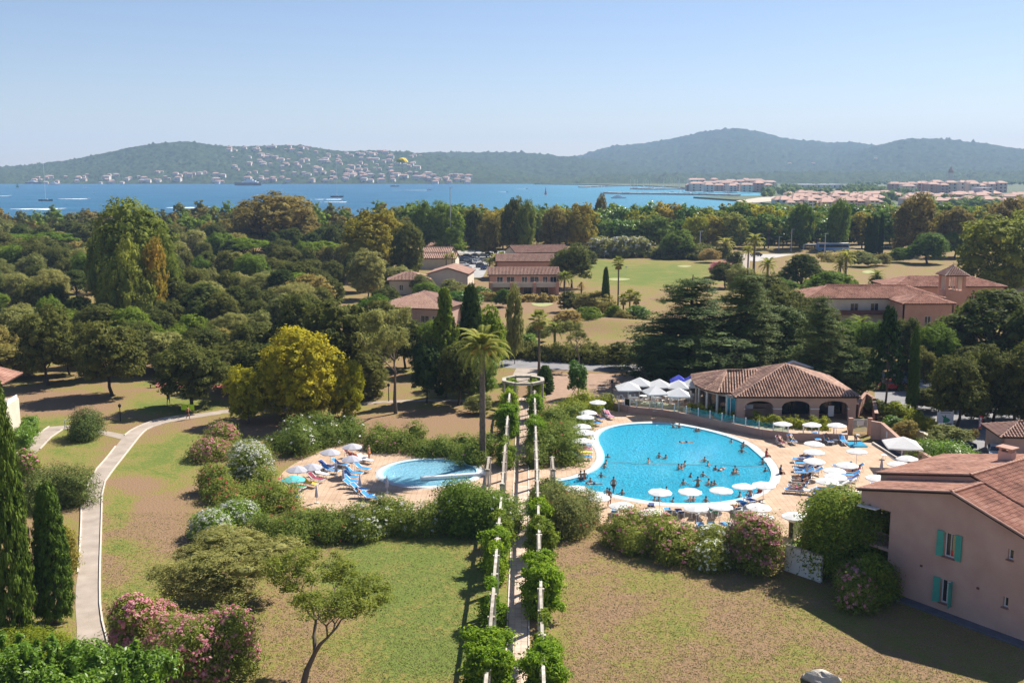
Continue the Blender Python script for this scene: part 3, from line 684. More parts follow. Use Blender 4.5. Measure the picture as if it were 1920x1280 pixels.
# tiled walk under the pergola: every tile near the camera its own piece, then one sheet
PXA, PXB = -.57, .0149     # axis of the walk: x = PXA + PXB*y
walkdir = math.atan2(1, PXB) - math.pi / 2
def walk(o, y): return Vector((PXA + PXB * y + o, y, 0))
mw = MB(); mw.face([(*walk(-.68, 50)[:2], .004), (*walk(.68, 50)[:2], .004), (*walk(.68, 137)[:2], .004), (*walk(-.68, 137)[:2], .004)])
wk = tag(mw.build('pergola_walk', M_dirt), kind='structure')
tl = []
for v in range(4):
    b = MB().box((0, 0, 0), (.405, .43, .05)); c = 1.02 + .07 * v
    tl.append(b.mesh('tile', mat('walk_tile_%s' % 'abcd'[v], (.42 * c, .31 * c, .235 * c), (.50 * c, .38 * c, .29 * c), 2.5, .85, .25)))
y = 55.5; n = 0
while y < 97:
    for k in (-1, 0, 1):
        p = walk(k * .42, y); link(rnd.choice(tl), 'tile', wk, (p.x, p.y, .012 + rnd.uniform(0, .012)), walkdir + rnd.uniform(-.006, .006)); n += 1
    y += .445
M_walk2 = brickmat('walk_paving', (.46, .34, .26), (.40, .30, .225), (.24, .17, .12), .42, .44)
mw = MB(); mw.face([(*walk(-.63, y - .2)[:2], .026), (*walk(.63, y - .2)[:2], .026), (*walk(.63, 137)[:2], .026), (*walk(-.63, 137)[:2], .026)]); mw.build('paving', M_walk2, wk)
mw = MB()
for s in (-.72, .72):
    mw.bar((*walk(s, 55)[:2], .02), (*walk(s, 137)[:2], .02), .09, .12)
mw.build('edging', M_curb, wk)
# ------------------------------------------------------------------ tiled roofs and walls
def tilemat(name, ramp, dark=.5):
    m, nt, b = nodes(name); N = nt.nodes; L = nt.links
    g = N.new('ShaderNodeNewGeometry'); tc = N.new('ShaderNodeTexCoord')
    nz = N.new('ShaderNodeTexNoise'); nz.inputs['Scale'].default_value = .55; nz.inputs['Detail'].default_value = 7; L.new(tc.outputs['Object'], nz.inputs['Vector'])
    a = N.new('ShaderNodeMath'); a.operation = 'MULTIPLY_ADD'; a.inputs[1].default_value = .34; L.new(g.outputs['Random Per Island'], a.inputs[0])
    a2 = N.new('ShaderNodeMath'); a2.operation = 'MULTIPLY_ADD'; a2.inputs[1].default_value = 1.1; a2.inputs[2].default_value = -.2; L.new(nz.outputs[0], a2.inputs[0]); L.new(a2.outputs[0], a.inputs[2])
    cr = N.new('ShaderNodeValToRGB'); e = cr.color_ramp.elements; e[0].position = .05; e[0].color = (*ramp[0], 1); e[1].position = .95; e[1].color = (*ramp[-1], 1)
    for i, c in enumerate(ramp[1:-1]): k = e.new(.05 + .9 * (i + 1) / (len(ramp) - 1)); k.color = (*c, 1)
    L.new(a.outputs[0], cr.inputs[0]); L.new(cr.outputs[0], b.inputs['Base Color']); b.inputs['Roughness'].default_value = .9; b.inputs['Specular IOR Level'].default_value = .15
    MATS[name] = m; return m
M_tilebrown = tilemat('weathered_roof_tiles', [(.12, .085, .065), (.26, .16, .12), (.42, .26, .19), (.56, .40, .31)])
M_tilered = tilemat('red_roof_tiles', [(.16, .10, .075), (.38, .20, .14), (.55, .30, .21), (.62, .42, .32)])
M_tilepink = tilemat('sunbleached_roof_tiles', [(.24, .15, .11), (.34, .20, .15), (.40, .25, .19), (.45, .31, .24)])
def tileroof(polys, m, parent, pitch=.24, row=.42, r=None, name='roof', thick=.1, caps=True, mortar=True):
    """polys: planar 3-D polygons whose first edge is the eave; barrel tiles in stepped rows on each"""
    M_ = m; base = MB(); V = []; F = []; segs = []
    for poly in polys:
        poly = [Vector(p) for p in poly]
        nrm = Vector((0, 0, 0))
        for i in range(len(poly)): nrm += poly[i].cross(poly[(i + 1) % len(poly)])
        nrm.normalize()
        if nrm.z < 0: nrm = -nrm
        base.face(poly if (poly[1] - poly[0]).cross(poly[2] - poly[1]).z > 0 else poly[::-1]); dn = [p - nrm * thick for p in poly]
        for i in range(len(poly)):
            j = (i + 1) % len(poly); base.face([poly[i], poly[j], dn[j], dn[i]])
        u = (poly[1] - poly[0]).normalized(); w = nrm.cross(u)
        if w.z < 0: w = -w
        o = poly[0]; q2 = [((p - o).dot(u), (p - o).dot(w)) for p in poly]
        u0, u1 = min(a for a, b in q2), max(a for a, b in q2); w1 = max(b for a, b in q2)
        rr = pitch * .37; nu = int((u1 - u0) / pitch) + 1; nw = int(w1 / row) + 1
        prof = [(-rr, .0), (-rr * .75, rr * .85), (0, rr * 1.25), (rr * .75, rr * .85), (rr, .0)]
        for i in range(nu):
            cu = u0 + (i + .5) * pitch
            for j in range(nw):
                cw = (j + .5) * row
                if not inpoly(cu, min(cw, w1 - .02), q2): continue
                jx = rnd.uniform(-.012, .012); z0, z1 = .055, .02; n0 = len(V)
                for (a, h) in prof: V.append(o + u * (cu + a + jx) + w * (cw - row * .56) + nrm * (h + z0))
                for (a, h) in prof: V.append(o + u * (cu + a * .82 + jx) + w * (cw + row * .5) + nrm * (h + z1))
                for k in range(4): F.append((n0 + k, n0 + k + 1, n0 + k + 6, n0 + k + 5))
    rb = base.build(name, mat('gap_shade_underlay', (.03, .018, .013), (.05, .03, .02), 2, .95), parent)  # near-black base: shade in the gaps between tiles put into its colour
    if V:
        o = link(npmesh('roof_tiles', [tuple(p) for p in V], F, M_, smooth=True), 'roof_tiles', rb); tag(o, kind='stuff')
    return rb
def ridgecaps(lines, m, parent, r=.12, L_=.4, name='ridge_tiles'):
    V = []; F = []
    for a, b in lines:
        a, b = Vector(a), Vector(b); d = (b - a); n = max(1, int(d.length / L_)); d /= n; dn = d.normalized()
        s = dn.cross(Vector((0, 0, 1))).normalized(); u = s.cross(dn)
        for i in range(n):
            n0 = len(V)
            for (f, rr) in ((-.08, r * 1.1), (1.0, r * .85)):
                for k in range(6):
                    t = math.pi * k / 5; V.append(tuple(a + d * (i + f) + s * math.cos(t) * rr + u * (math.sin(t) * rr + .02)))
            for k in range(5): F.append((n0 + k, n0 + k + 1, n0 + k + 7, n0 + k + 6))
    o = link(npmesh(name, V, F, m, smooth=True), name, parent); return tag(o, kind='stuff')
def wall(mb, p0, p1, z0, z1, th=.3, holes=(), m=0, top=True):
    """wall from p0 to p1 (outer face on the right of p0->p1 ... inner face th to the left); holes (a,b,za,zb)"""
    p0 = Vector((p0[0], p0[1], 0)); p1 = Vector((p1[0], p1[1], 0)); d = (p1 - p0); L_ = d.length; d /= L_; nin = Vector((-d.y, d.x, 0))
    def pt(a, z, k=0): return p0 + d * a + nin * (th * k) + Vector((0, 0, z))
    xs = sorted({0, L_, *[h[0] for h in holes], *[h[1] for h in holes]}); zz = sorted({z0, z1, *[h[2] for h in holes], *[h[3] for h in holes]})
    for i in range(len(xs) - 1):
        for j in range(len(zz) - 1):
            cx, cz = (xs[i] + xs[i + 1]) / 2, (zz[j] + zz[j + 1]) / 2
            if any(h[0] < cx < h[1] and h[2] < cz < h[3] for h in holes): continue
            a, b, c, e = xs[i], xs[i + 1], zz[j], zz[j + 1]
            mb.face([pt(a, c), pt(b, c), pt(b, e), pt(a, e)], m); mb.face([pt(b, c, 1), pt(a, c, 1), pt(a, e, 1), pt(b, e, 1)], m)
    for a, b, c, e in holes:
        mb.face([pt(a, c), pt(a, e), pt(a, e, 1), pt(a, c, 1)], m); mb.face([pt(b, c, 1), pt(b, e, 1), pt(b, e), pt(b, c)], m)
        mb.face([pt(a, e), pt(b, e), pt(b, e, 1), pt(a, e, 1)], m); mb.face([pt(a, c, 1), pt(b, c, 1), pt(b, c), pt(a, c)], m)
    mb.face([pt(0, z0), pt(0, z1), pt(0, z1, 1), pt(0, z0, 1)], m); mb.face([pt(L_, z0, 1), pt(L_, z1, 1), pt(L_, z1), pt(L_, z0)], m)
    if top: mb.face([pt(0, z1), pt(L_, z1), pt(L_, z1, 1), pt(0, z1, 1)], m)
M_pinkwall = mat('pink_render', (.42, .27, .215), (.47, .305, .245), 1.2, .95, .35, 40)
M_salmon = mat('salmon_render', (.50, .26, .18), (.56, .31, .22), .8, .95, .3, 30)
M_cream = mat('cream_render', (.55, .46, .36), (.62, .53, .42), .8, .95, .2, 30)
M_mauve = mat('mauve_pink_render', (.47, .29, .235), (.58, .39, .325), .45, .95, .7, 45, detail=9)
M_glassdk = mat('dark_glass', (.02, .025, .03), (.035, .04, .045), 2, .08, spec=.6)
M_frame = mat('white_window_frame', (.72, .72, .72), (.66, .66, .66), 3, .5)
M_teal = mat('turquoise_shutter', (.05, .30, .24), (.07, .35, .28), 2, .6)
def window(parent, p0, p1, a, b, za, zb, back=.12, m=None, mull=1, curtain=None):
    """frame and panes inside a wall hole"""
    p0 = Vector((p0[0], p0[1], 0)); p1 = Vector((p1[0], p1[1], 0)); d = (p1 - p0).normalized(); nin = Vector((-d.y, d.x, 0))
    def pt(x, z, k=back): return p0 + d * x + nin * k + Vector((0, 0, z))
    mb = MB(); t = .07
    mb.bar(pt(a + t / 2, za), pt(a + t / 2, zb), t, t); mb.bar(pt(b - t / 2, za), pt(b - t / 2, zb), t, t)
    mb.bar(pt(a + t, zb - t / 2), pt(b - t, zb - t / 2), t, t); mb.bar(pt(a + t, za + t / 2), pt(b - t, za + t / 2), t, t)
    for i in range(mull): x = a + (b - a) * (i + 1) / (mull + 1); mb.bar(pt(x, za + t), pt(x, zb - t), t * .8, t * .9)
    f = mb.build('window', M_frame, parent)
    g = MB(); g.face([pt(a, za, back + .03), pt(b, za, back + .03), pt(b, zb, back + .03), pt(a, zb, back + .03)]); g.build('pane', m or M_glassdk, f)
    return f
# ------------------------------------------------------------------ the pink house at the right
def pinkhouse():
    h = empty('house', (27.1, 71.5, 0), 0, 'two storey mauve pink house with turquoise shutters and red tiled roofs', 'house')
    O = Vector((27.1, 71.5, 0)); d = Vector((.58, -.81, 0)).normalized(); n = Vector((.81, .58, 0)).normalized()
    def w(t, s, z=0): return O + d * t + n * s + Vector((0, 0, z)) - O
    # all children in house coordinates (house origin at its corner)
    mb = MB(); holes = []
    def T_(px, y, s=0):          # where a survey point falls on the front wall: t and height
        a, b, c = ray(px, y); o = Vector((0, 0, CAMH)); den = Vector((a, b, c)).dot(n); k = ((O + n * s) - o).dot(n) / den; q = o + Vector((a, b, c)) * k
        return (q - O).dot(d), q.z
    def hole(x0, y0, x1, y1):
        t0, z0 = T_(x0, y1); t1, z1 = T_(x1, y0); return (t0, t1, z0, z1)
    W1 = hole(1769, 1003, 1793, 1041); W2 = hole(1762, 1091, 1786, 1127)
    S1 = hole(1889, 1031, 1901, 1047); S2 = hole(1880, 1120, 1891, 1136)
    z_ap, t_ap, tL, tR = 8.65, 4.7, -2.75, 12.0; zL = 7.02; zR = z_ap - .32 * (tR - t_ap)
    wl = w(0, 0); L_ = tR - .5
    hs = [(a, b, c, e) for a, b, c, e in (W1, W2, S1, S2)]
    wall(mb, w(0, 0), w(L_, 0), 0, 6.6, .3, hs)
    zz = lambda t: (zL + (z_ap - zL) * (t - tL) / (t_ap - tL)) if t < t_ap else z_ap - .32 * (t - t_ap)
    for s in (0, .3):
        mb.face([w(-2.5, s, 6.0), w(0, s, 6.0), w(0, s, 6.6), w(L_, s, 6.6), w(L_, s, min(zz(L_), 9) - .02) if zz(L_) > 6.6 else w(L_, s, 6.6), w(t_ap, s, z_ap - .05), w(-2.5, s, zz(-2.5) - .05)])
    mb.face([w(-2.5, 0, 6), w(0, 0, 6), w(0, .3, 6), w(-2.5, .3, 6)]); mb.face([w(-2.5, 0, 6), w(-2.5, .3, 6), w(-2.5, .3, 7), w(-2.5, 0, 7)])
    # side wall behind the loggia and back volume
    wall(mb, w(0, 12), w(0, .3), 0, 7.2, .3, [(7, 10.5, 3.2, 5.6), (7, 10.5, .2, 2.5)])
    wall(mb, w(-2.9, 12), w(-2.9, 3.6), 0, 7.0, .3)
    mb.box(tuple(w(-1.45, 3.6, 3.3)), (3.0, .25, 6.6), math.atan2(d.y, d.x))
    # upper block gable wall
    t2, z2, s2, l2, lz = 3.9, 9.05, 3.5, -3.6, 7.4
    mb.face([w(l2 + .25, s2, 6.5), w(t2 + 3, s2, 6.5), w(t2 + 3, s2, z2 - .95), w(t2, s2, z2 - .06), w(l2 + .25, s2, lz)])
    mb.box(tuple(w(4, 8.1, 3.5)), (13.5, 7.4, 7.0), math.atan2(d.y, d.x))
    mb.build('wall', M_mauve, h)
    M_plinth = mat('grey_plinth', (.10, .10, .12), (.14, .14, .16), 2, .9)
    pb = MB(); a_, b_ = w(.0, -.45), w(L_, -.45); pb.bar((a_.x, a_.y, .06), (b_.x, b_.y, .06), .9, .12); pb.build('plinth', M_plinth, h)
    # loggia: floor slab, railing, towel
    lb = MB(); lb.box(tuple(w(-1.45, 1.7, 3.1)), (2.9, 3.4, .2), math.atan2(d.y, d.x)); lb.build('balcony_floor', M_mauve, h)
    rl = MB(); a_, b_ = w(-2.8, .1, 4.2), w(-.05, .1, 4.2); rl.bar(a_, b_, .05, .05); rl.bar(w(-2.8, .1, 3.3), w(-.05, .1, 3.3), .04, .04)
    for i in range(23): q = w(-2.8 + i * .125, .1, 3.3); rl.bar(q, q + Vector((0, 0, .9)), .02, .02)
    rl.build('railing', mat('brown_metal', (.16, .12, .10), (.2, .15, .12), 3, .6), h)
    aw = MB(); aw.bar(w(-2.5, -.25, 5.9), w(-.9, -.25, 6.0), .5, .08); aw.build('awning', M_frame, h)
    # roofs
    dep = 3.6
    ov = -.25
    tiles = [[w(tL, dep, zL), w(tL, ov, zL), w(t_ap, ov, z_ap), w(t_ap, dep, z_ap)], [w(tR, ov, zR), w(tR, dep + 5, zR), w(t_ap, dep + 5, z_ap), w(t_ap, ov, z_ap)]]
    tileroof(tiles, M_tilered, h, .21, .36, name='roof')
    ridgecaps([(w(t_ap, ov, z_ap + .05), w(t_ap, dep + 4, z_ap + .05)), (w(t_ap, ov, z_ap + .02), w(tR, ov, zR + .02)), (w(tL, ov, zL + .03), w(t_ap, ov, z_ap + .03))], M_tilepink, h, .11, .36)
    o2 = s2 - .2; e2 = 12.3
    tiles = [[w(l2, e2, lz), w(l2, o2, lz), w(t2, o2, z2), w(t2, e2, z2)], [w(tR, o2, z2 - .32 * (tR - t2)), w(tR, e2, z2 - .32 * (tR - t2)), w(t2, e2, z2), w(t2, o2, z2)]]
    tileroof(tiles, M_tilered, h, .21, .36, name='roof')
    ridgecaps([(w(t2, o2, z2 + .05), w(t2, e2, z2 + .05)), (w(l2, o2, lz + .03), w(t2, o2, z2 + .03))], M_tilepink, h, .11, .36)
    cb = MB(); c = w(3.0, 9.6, 9.0); ra = math.atan2(d.y, d.x); cb.box(tuple(c), (1.0, .7, 1.2), ra); cb.build('chimney', M_mauve, h)
    cb = MB()
    for i, s in enumerate((-.35, .35)):
        cb.box((c.x + d.x * s, c.y + d.y * s, c.z + .72), (.2, .7, .26), ra)
    cb.box((c.x, c.y, c.z + .9), (1.3, 1.0, .1), ra); cb.build('chimney_cap', M_tilepink, h)
    # windows, shutters
    p0, p1 = w(0, 0), w(L_, 0)
    Mc = mat('yellow_curtain', (.40, .33, .16), (.5, .42, .22), 5, .9)
    for i, hh in enumerate((W1, W2, S1, S2)):
        a, b, c0, e = hh
        f = window(h, p0, p1, a, b, c0, e, .18, None, 1 if i < 2 else 0)
        sb = MB(); sb.bar(w(a - .06, -.06, c0 - .04), w(b + .06, -.06, c0 - .04), .2, .07); sb.build('sill', mat('brick_sill', (.22, .10, .08), (.28, .14, .11), 4, .9), f)
        if i < 2:
            wd = (b - a) * .92
            for sd in (0, 1):
                ang = .30 if sd == 0 else -.12
                s0 = w(a - .02, -.05, 0) if sd == 0 else w(b + .02, -.05, 0)
                dv = (-d if sd == 0 else d) * math.cos(ang) + (-n) * math.sin(abs(ang)); e0 = s0 + dv * (wd * .62)
                if i == 1 and sd == 1: e0 = s0 + (-n) * .55 + d * .08
                zc = (c0 + e) / 2
                sh = MB(); sh.bar((s0.x, s0.y, zc), (e0.x, e0.y, zc), .05, e - c0 + .12); sp_ = sh.build('shutter', M_teal, h)
                
                for k in range(3): z = c0 + .18 + k * (e - c0 - .36) / 2; q = (e0 - s0).normalized() * .04; MB().bar((s0.x + q.x - n.x * .03, s0.y + q.y - n.y * .03, z), (e0.x - q.x - n.x * .03, e0.y - q.y - n.y * .03, z), .03, .08).build('shutter_rail', M_teal, sp_)
    a, b, c0, e = W2; bl = MB()
    for k in range(9): z = c0 + .1 + k * (e - c0 - .2) / 8; bl.bar(w(a + (b - a) * .5, .1, z), w(b - .05, .1, z), .03, .09)
    bl.build('louvre', M_frame, h)
    a, b, c0, e = W1; cu = MB(); cu.bar(w(b - .28, .16, (c0 + e) / 2), w(b - .06, .16, (c0 + e) / 2), .04, e - c0 - .2); cu.build('curtain', Mc, h)
    cu = MB(); cu.bar(w(a + .45, .15, c0 + .3), w(a + .62, .15, c0 + .3), .04, .4); cu.build('red_cloth', mat('red_cloth', (.5, .04, .04), (.6, .06, .05), 5, .9), h)
    for (x, y) in ((1728, 1060), (1834, 1102)):
        t, z = T_(x, y); v = MB(); v.bar(w(t - .08, -.02, z), w(t + .08, -.02, z), .12, .14); v.build('vent', mat('vent_brown', (.12, .05, .04), (.15, .07, .05), 5, .9), h)
    return h
pinkhouse()
# ------------------------------------------------------------------ pool bar with arches
TZ = .55
ter = smoothpoly(zs([(1150, 764), (1178, 771), (1246, 778), (1321, 793), (1396, 809), (1430, 816), (1486, 823), (1588, 826), (1588, 800), (1600, 770), (1640, 760), (1600, 700), (1330, 690), (1180, 712), (1150, 740)]), 0)
sheet('bar_terrace', ter, TZ, M_peach, side=TZ - .02)
def poolbar():
    h = empty('pool_bar', (34, 121.6, TZ), 0, 'pink pool bar with three arches, round glazed wing and hipped tiled roof', 'building')
    def l(x, y, z): return Vector((x - 34, y - 121.6, z - TZ))
    x0, x1, y0, y1 = 26.9, 41.2, 121.6, 134.5; ze = 3.5
    mb = MB(); k = 84.0
    ops = [((a - 595) / k, (b - 595) / k, TZ, 1.75 + TZ, 2.42 + TZ) for a, b in ((680, 965), (1050, 1335), (1425, 1715))]
    y = y0; th = .4; xs = 0
    def f(a, c, kk): return l(x0 + a, y0 + kk, c)
    edges = [0] + [v for o in ops for v in o[:2]] + [x1 - x0]
    for i in range(0, len(edges), 2):
        a, b = edges[i], edges[i + 1]
        for kk, fl in ((0, 0), (th, 1)):
            q = [f(a, TZ, kk), f(b, TZ, kk), f(b, ze, kk), f(a, ze, kk)]; mb.face(q[::-1] if fl else q)
        mb.face([f(a, TZ, 0), f(a, ze, 0), f(a, ze, th), f(a, TZ, th)]); mb.face([f(b, TZ, th), f(b, ze, th), f(b, ze, 0), f(b, TZ, 0)])
    for a, b, zb, zs_, zt in ops:
        N_ = 14; pts = [(a + (b - a) * i / N_, zs_ + (zt - zs_) * math.sqrt(max(0, 1 - (2 * i / N_ - 1) ** 2))) for i in range(N_ + 1)]
        for (xa, za), (xb, zb2) in zip(pts[:-1], pts[1:]):
            mb.face([f(xa, za, 0), f(xb, zb2, 0), f(xb, ze, 0), f(xa, ze, 0)]); mb.face([f(xb, zb2, th), f(xa, za, th), f(xa, ze, th), f(xb, ze, th)])
            mb.face([f(xa, za, th), f(xb, zb2, th), f(xb, zb2, 0), f(xa, za, 0)])
    # side and back walls, inner wall behind the gallery
    wall(mb, l(x1, y0 + th, 0), l(x1, y1, 0), 0, ze - TZ, .3); wall(mb, l(x1, y1, 0), l(x0, y1, 0), 0, ze - TZ, .3); wall(mb, l(x0, y1, 0), l(x0, y0 + th, 0), 0, ze - TZ, .3)
    wall(mb, l(x0 + .3, y0 + 3.2, 0), l(x1 - .3, y0 + 3.2, 0), 0, ze - TZ, .2, [(5.0, 9.6, .05, 2.4), (10.2, 13.4, .05, 2.4), (1.2, 4.4, 1.4, 2.3)])
    mb.build('wall', M_pinkwall, h)
    for a in (.97, 4.42, 5.38, 8.85, 9.85, 13.4): MB().box(tuple(f(a, 2.0, th / 2 - .02)), (.18 if a in (.97, 13.4) else .1, th + .06, .1)).build('capital', M_frame, h)
    MB().box(tuple(f(4.9, 2.0, -.03)), (1.0, .1, .1)).build('capital', M_frame, h); MB().box(tuple(f(9.35, 2.0, -.03)), (1.02, .1, .1)).build('capital', M_frame, h)
    for (a, b) in ((5.3, 7.4), (7.4, 9.5), (10.5, 12.0), (12.0, 13.5)):
        g = MB(); g.bar(f((a + b) / 2 - (b - a) / 2 + .05, 1.2 + TZ, 3.28), f((a + b) / 2 + (b - a) / 2 - .05, 1.2 + TZ, 3.28), .05, 2.3); g.build('glass_door', M_glassdk, h)
    g = MB(); g.box(tuple(f(2.7, .5 + TZ, 2.3)), (2.6, .6, 1.0)); g.build('counter', M_pinkwall, h)
    g = MB(); g.box(tuple(f(2.0, 1.25 + TZ, 2.3)), (.9, .5, .5)); g.build('fridge', M_frame, h)
    g = MB(); g.bar(f(11.2, 1.0 + TZ, .8), f(11.9, 1.0 + TZ, .8), .05, 1.3); g.build('notice_board', mat('pale_grey_board', (.5, .5, .52), (.56, .56, .58), 9, .7), h)
    # round wing
    wp = [(1297, 713), (1303, 722), (1320, 731), (1345, 737), (1391, 743)]
    ev = [P(x, y, 3.55) for x, y in wp]; ev[-1] = Vector((26.6, 121.2, 3.55)); back = [Vector((23.6, 134.5, 3.55)), Vector((26.6, 136.6, 3.55)), Vector((33, 136.8, 3.55))]
    R1, R2 = Vector((27.2, 129.2, 5.2)), Vector((34.2, 129.5, 5.2))
    L_ = lambda v: l(v.x, v.y, v.z)
    # columns and glazing
    inn = [v.lerp(R1, .14) for v in ev]
    M_col = mat('cream_column', (.55, .50, .44), (.62, .57, .5), 3, .8)
    for v in [inn[0], inn[1], inn[2], inn[3].lerp(inn[2], .1), inn[3].lerp(inn[4], .55)]:
        q = L_(Vector((v.x, v.y, TZ))); MB().lathe([(.24, 0), (.24, .12), (.17, .14), (.15, 2.6), (.22, 2.72), (.22, 2.85)], 10, c=q).build('column', M_col, h)
    be = MB()
    for a, b in zip(inn[:-1], inn[1:]): be.bar(L_(Vector((a.x, a.y, 3.32))), L_(Vector((b.x, b.y, 3.32))), .3, .34)
    be.bar(L_(Vector((inn[0].x, inn[0].y, 3.32))), L_(Vector((24.4, 133.5, 3.32))), .3, .34)
    be.build('beam', M_pinkwall, h)
    gl = [v.lerp(R1, .34) for v in ev]; Mg = mat('tinted_glass', (.015, .10, .13), (.02, .13, .16), 1, .05, spec=.8)
    for a, b in zip(gl[:-1], gl[1:]):
        g = MB(); g.bar(L_(Vector((a.x, a.y, TZ + 1.35))), L_(Vector((b.x, b.y, TZ + 1.35))), .05, 2.6); p_ = g.build('glass_wall', M_glassdk, h)
    g = MB(); a, b = inn[3].lerp(inn[4], .6), inn[4]; g.bar(L_(Vector((a.x, a.y, TZ + 1.4))), L_(Vector((b.x + .5, b.y, TZ + 1.4))), .05, 2.6); p_ = g.build('glass_wall', Mg, h)
    g = MB(); m_ = a.lerp(b, .5); g.box(tuple(L_(Vector((m_.x, m_.y, TZ + 1.4)))), (.08, .12, 2.7)); g.build('mullion', M_frame, p_)
    # roofs
    ap = l(34.2, 128.0, 6.25); e = .35
    c1, c2, c3, c4 = l(x0 - e, y0 - e - .1, ze - .02), l(x1 + e, y0 - e - .1, ze - .02), l(x1 + e + .1, y1 + e, ze - .02), l(x0 - e, y1 + e, ze - .02)
    tileroof([[c1, c2, ap], [c2, c3, ap], [c3, c4, ap], [c4, c1, ap]], M_tilebrown, h, .34, .42, name='roof')
    ridgecaps([(c1, ap), (c2, ap), (c3, ap), (c4, ap)], M_tilebrown, h, .14, .42)
    E = [L_(v) for v in ev]; B = [L_(v) for v in back]; r1, r2 = L_(R1), L_(R2)
    fs = [[E[3], E[4], l(34, 121.9, 3.4), r2, r1]] 
    fs = [[E[3], L_(Vector((31.5, 120.6 + 1.5, 3.55))), r2, r1]]
    for i in range(3): fs.append([E[i], E[i + 1], r1])
    fs.append([B[0], E[0], r1]); fs.append([B[1], B[0], r1]); fs.append([B[2], B[1], r1, r2])
    tileroof(fs, M_tilebrown, h, .34, .42, name='roof')
    ridgecaps([(E[3], r1), (E[2], r1), (E[1], r1), (E[0], r1), (r1, r2), (B[0], r1)], M_tilebrown, h, .13, .42)
    # white gable behind
    g = MB(); a, b, c = Vector((PX(1443, 136), 136, HT(694, 136))), Vector((PX(1484, 136), 136, HT(677, 136))), Vector((PX(1522, 136), 136, HT(690, 136)))
    g.bar(L_(a), L_(b), .35, .22); g.bar(L_(b), L_(c), .35, .22); g.build('gable_beam', M_frame, h)
    g = MB(); g.face([L_(a), L_(c), L_(b)]); g.build('gable', M_cream, h)
    return h
poolbar()
# retaining wall of the terrace with posts and glass panels
rw = [P(*q) for q in [(1150, 766), (1178, 773.5), (1246, 780), (1321, 795), (1396, 811), (1430, 818.5), (1486, 825), (1540, 826.5), (1589, 827.5)]]
rwall = MB()
for a, b in zip(rw[:-1], rw[1:]): rwall.bar((a.x, a.y, .42), (b.x, b.y, .42), .28, .86)
ww = tag(rwall.build('retaining_wall', M_pinkwall), 'low curved pink wall between the pool terrace and the bar', 'wall')
M_gl = bpy.data.materials.new('fence_glass'); M_gl.use_nodes = True; nt = M_gl.node_tree; nt.nodes.clear()
o_ = nt.nodes.new('ShaderNodeOutputMaterial'); t_ = nt.nodes.new('ShaderNodeBsdfTransparent'); t_.inputs[0].default_value = (.72, .88, .88, 1); g_ = nt.nodes.new('ShaderNodeBsdfGlossy'); g_.inputs[1].default_value = .02
fr = nt.nodes.new('ShaderNodeFresnel'); fr.inputs[0].default_value = 1.5; mx = nt.nodes.new('ShaderNodeMixShader')
nt.links.new(fr.outputs[0], mx.inputs[0]); nt.links.new(t_.outputs[0], mx.inputs[1]); nt.links.new(g_.outputs[0], mx.inputs[2]); nt.links.new(mx.outputs[0], o_.inputs[0])
posts = [1149, 1157, 1171, 1181, 1194, 1218, 1241.6, 1264.5, 1286.6, 1309, 1331, 1353.5, 1375.5, 1398, 1423, 1449.6, 1477.5, 1506, 1535, 1563]
gf = empty('glass_fence', (rw[2].x, rw[2].y, .85), 0, 'glass panel fence with white posts along the curved pink wall', 'fence')
base = [PROJ(p.x, p.y, .85) for p in rw]; fp = []
for x in posts:
    y = float(np.interp(x, [b[0] for b in base], [b[1] for b in base])); fp.append(P(x, y, .85))
pm = MB().box((0, 0, .48), (.11, .11, .96)).mesh('post', M_white)
for p in fp: link(pm, 'post', gf, p - gf.location)
for i in range(2, len(fp) - 4):
    a, b = fp[i] - gf.location, fp[i + 1] - gf.location; g = MB(); d = (b - a).normalized() * .08; g.bar(a + d + Vector((0, 0, .46)), b - d + Vector((0, 0, .46)), .012, .8); g.build('panel', M_gl, gf)
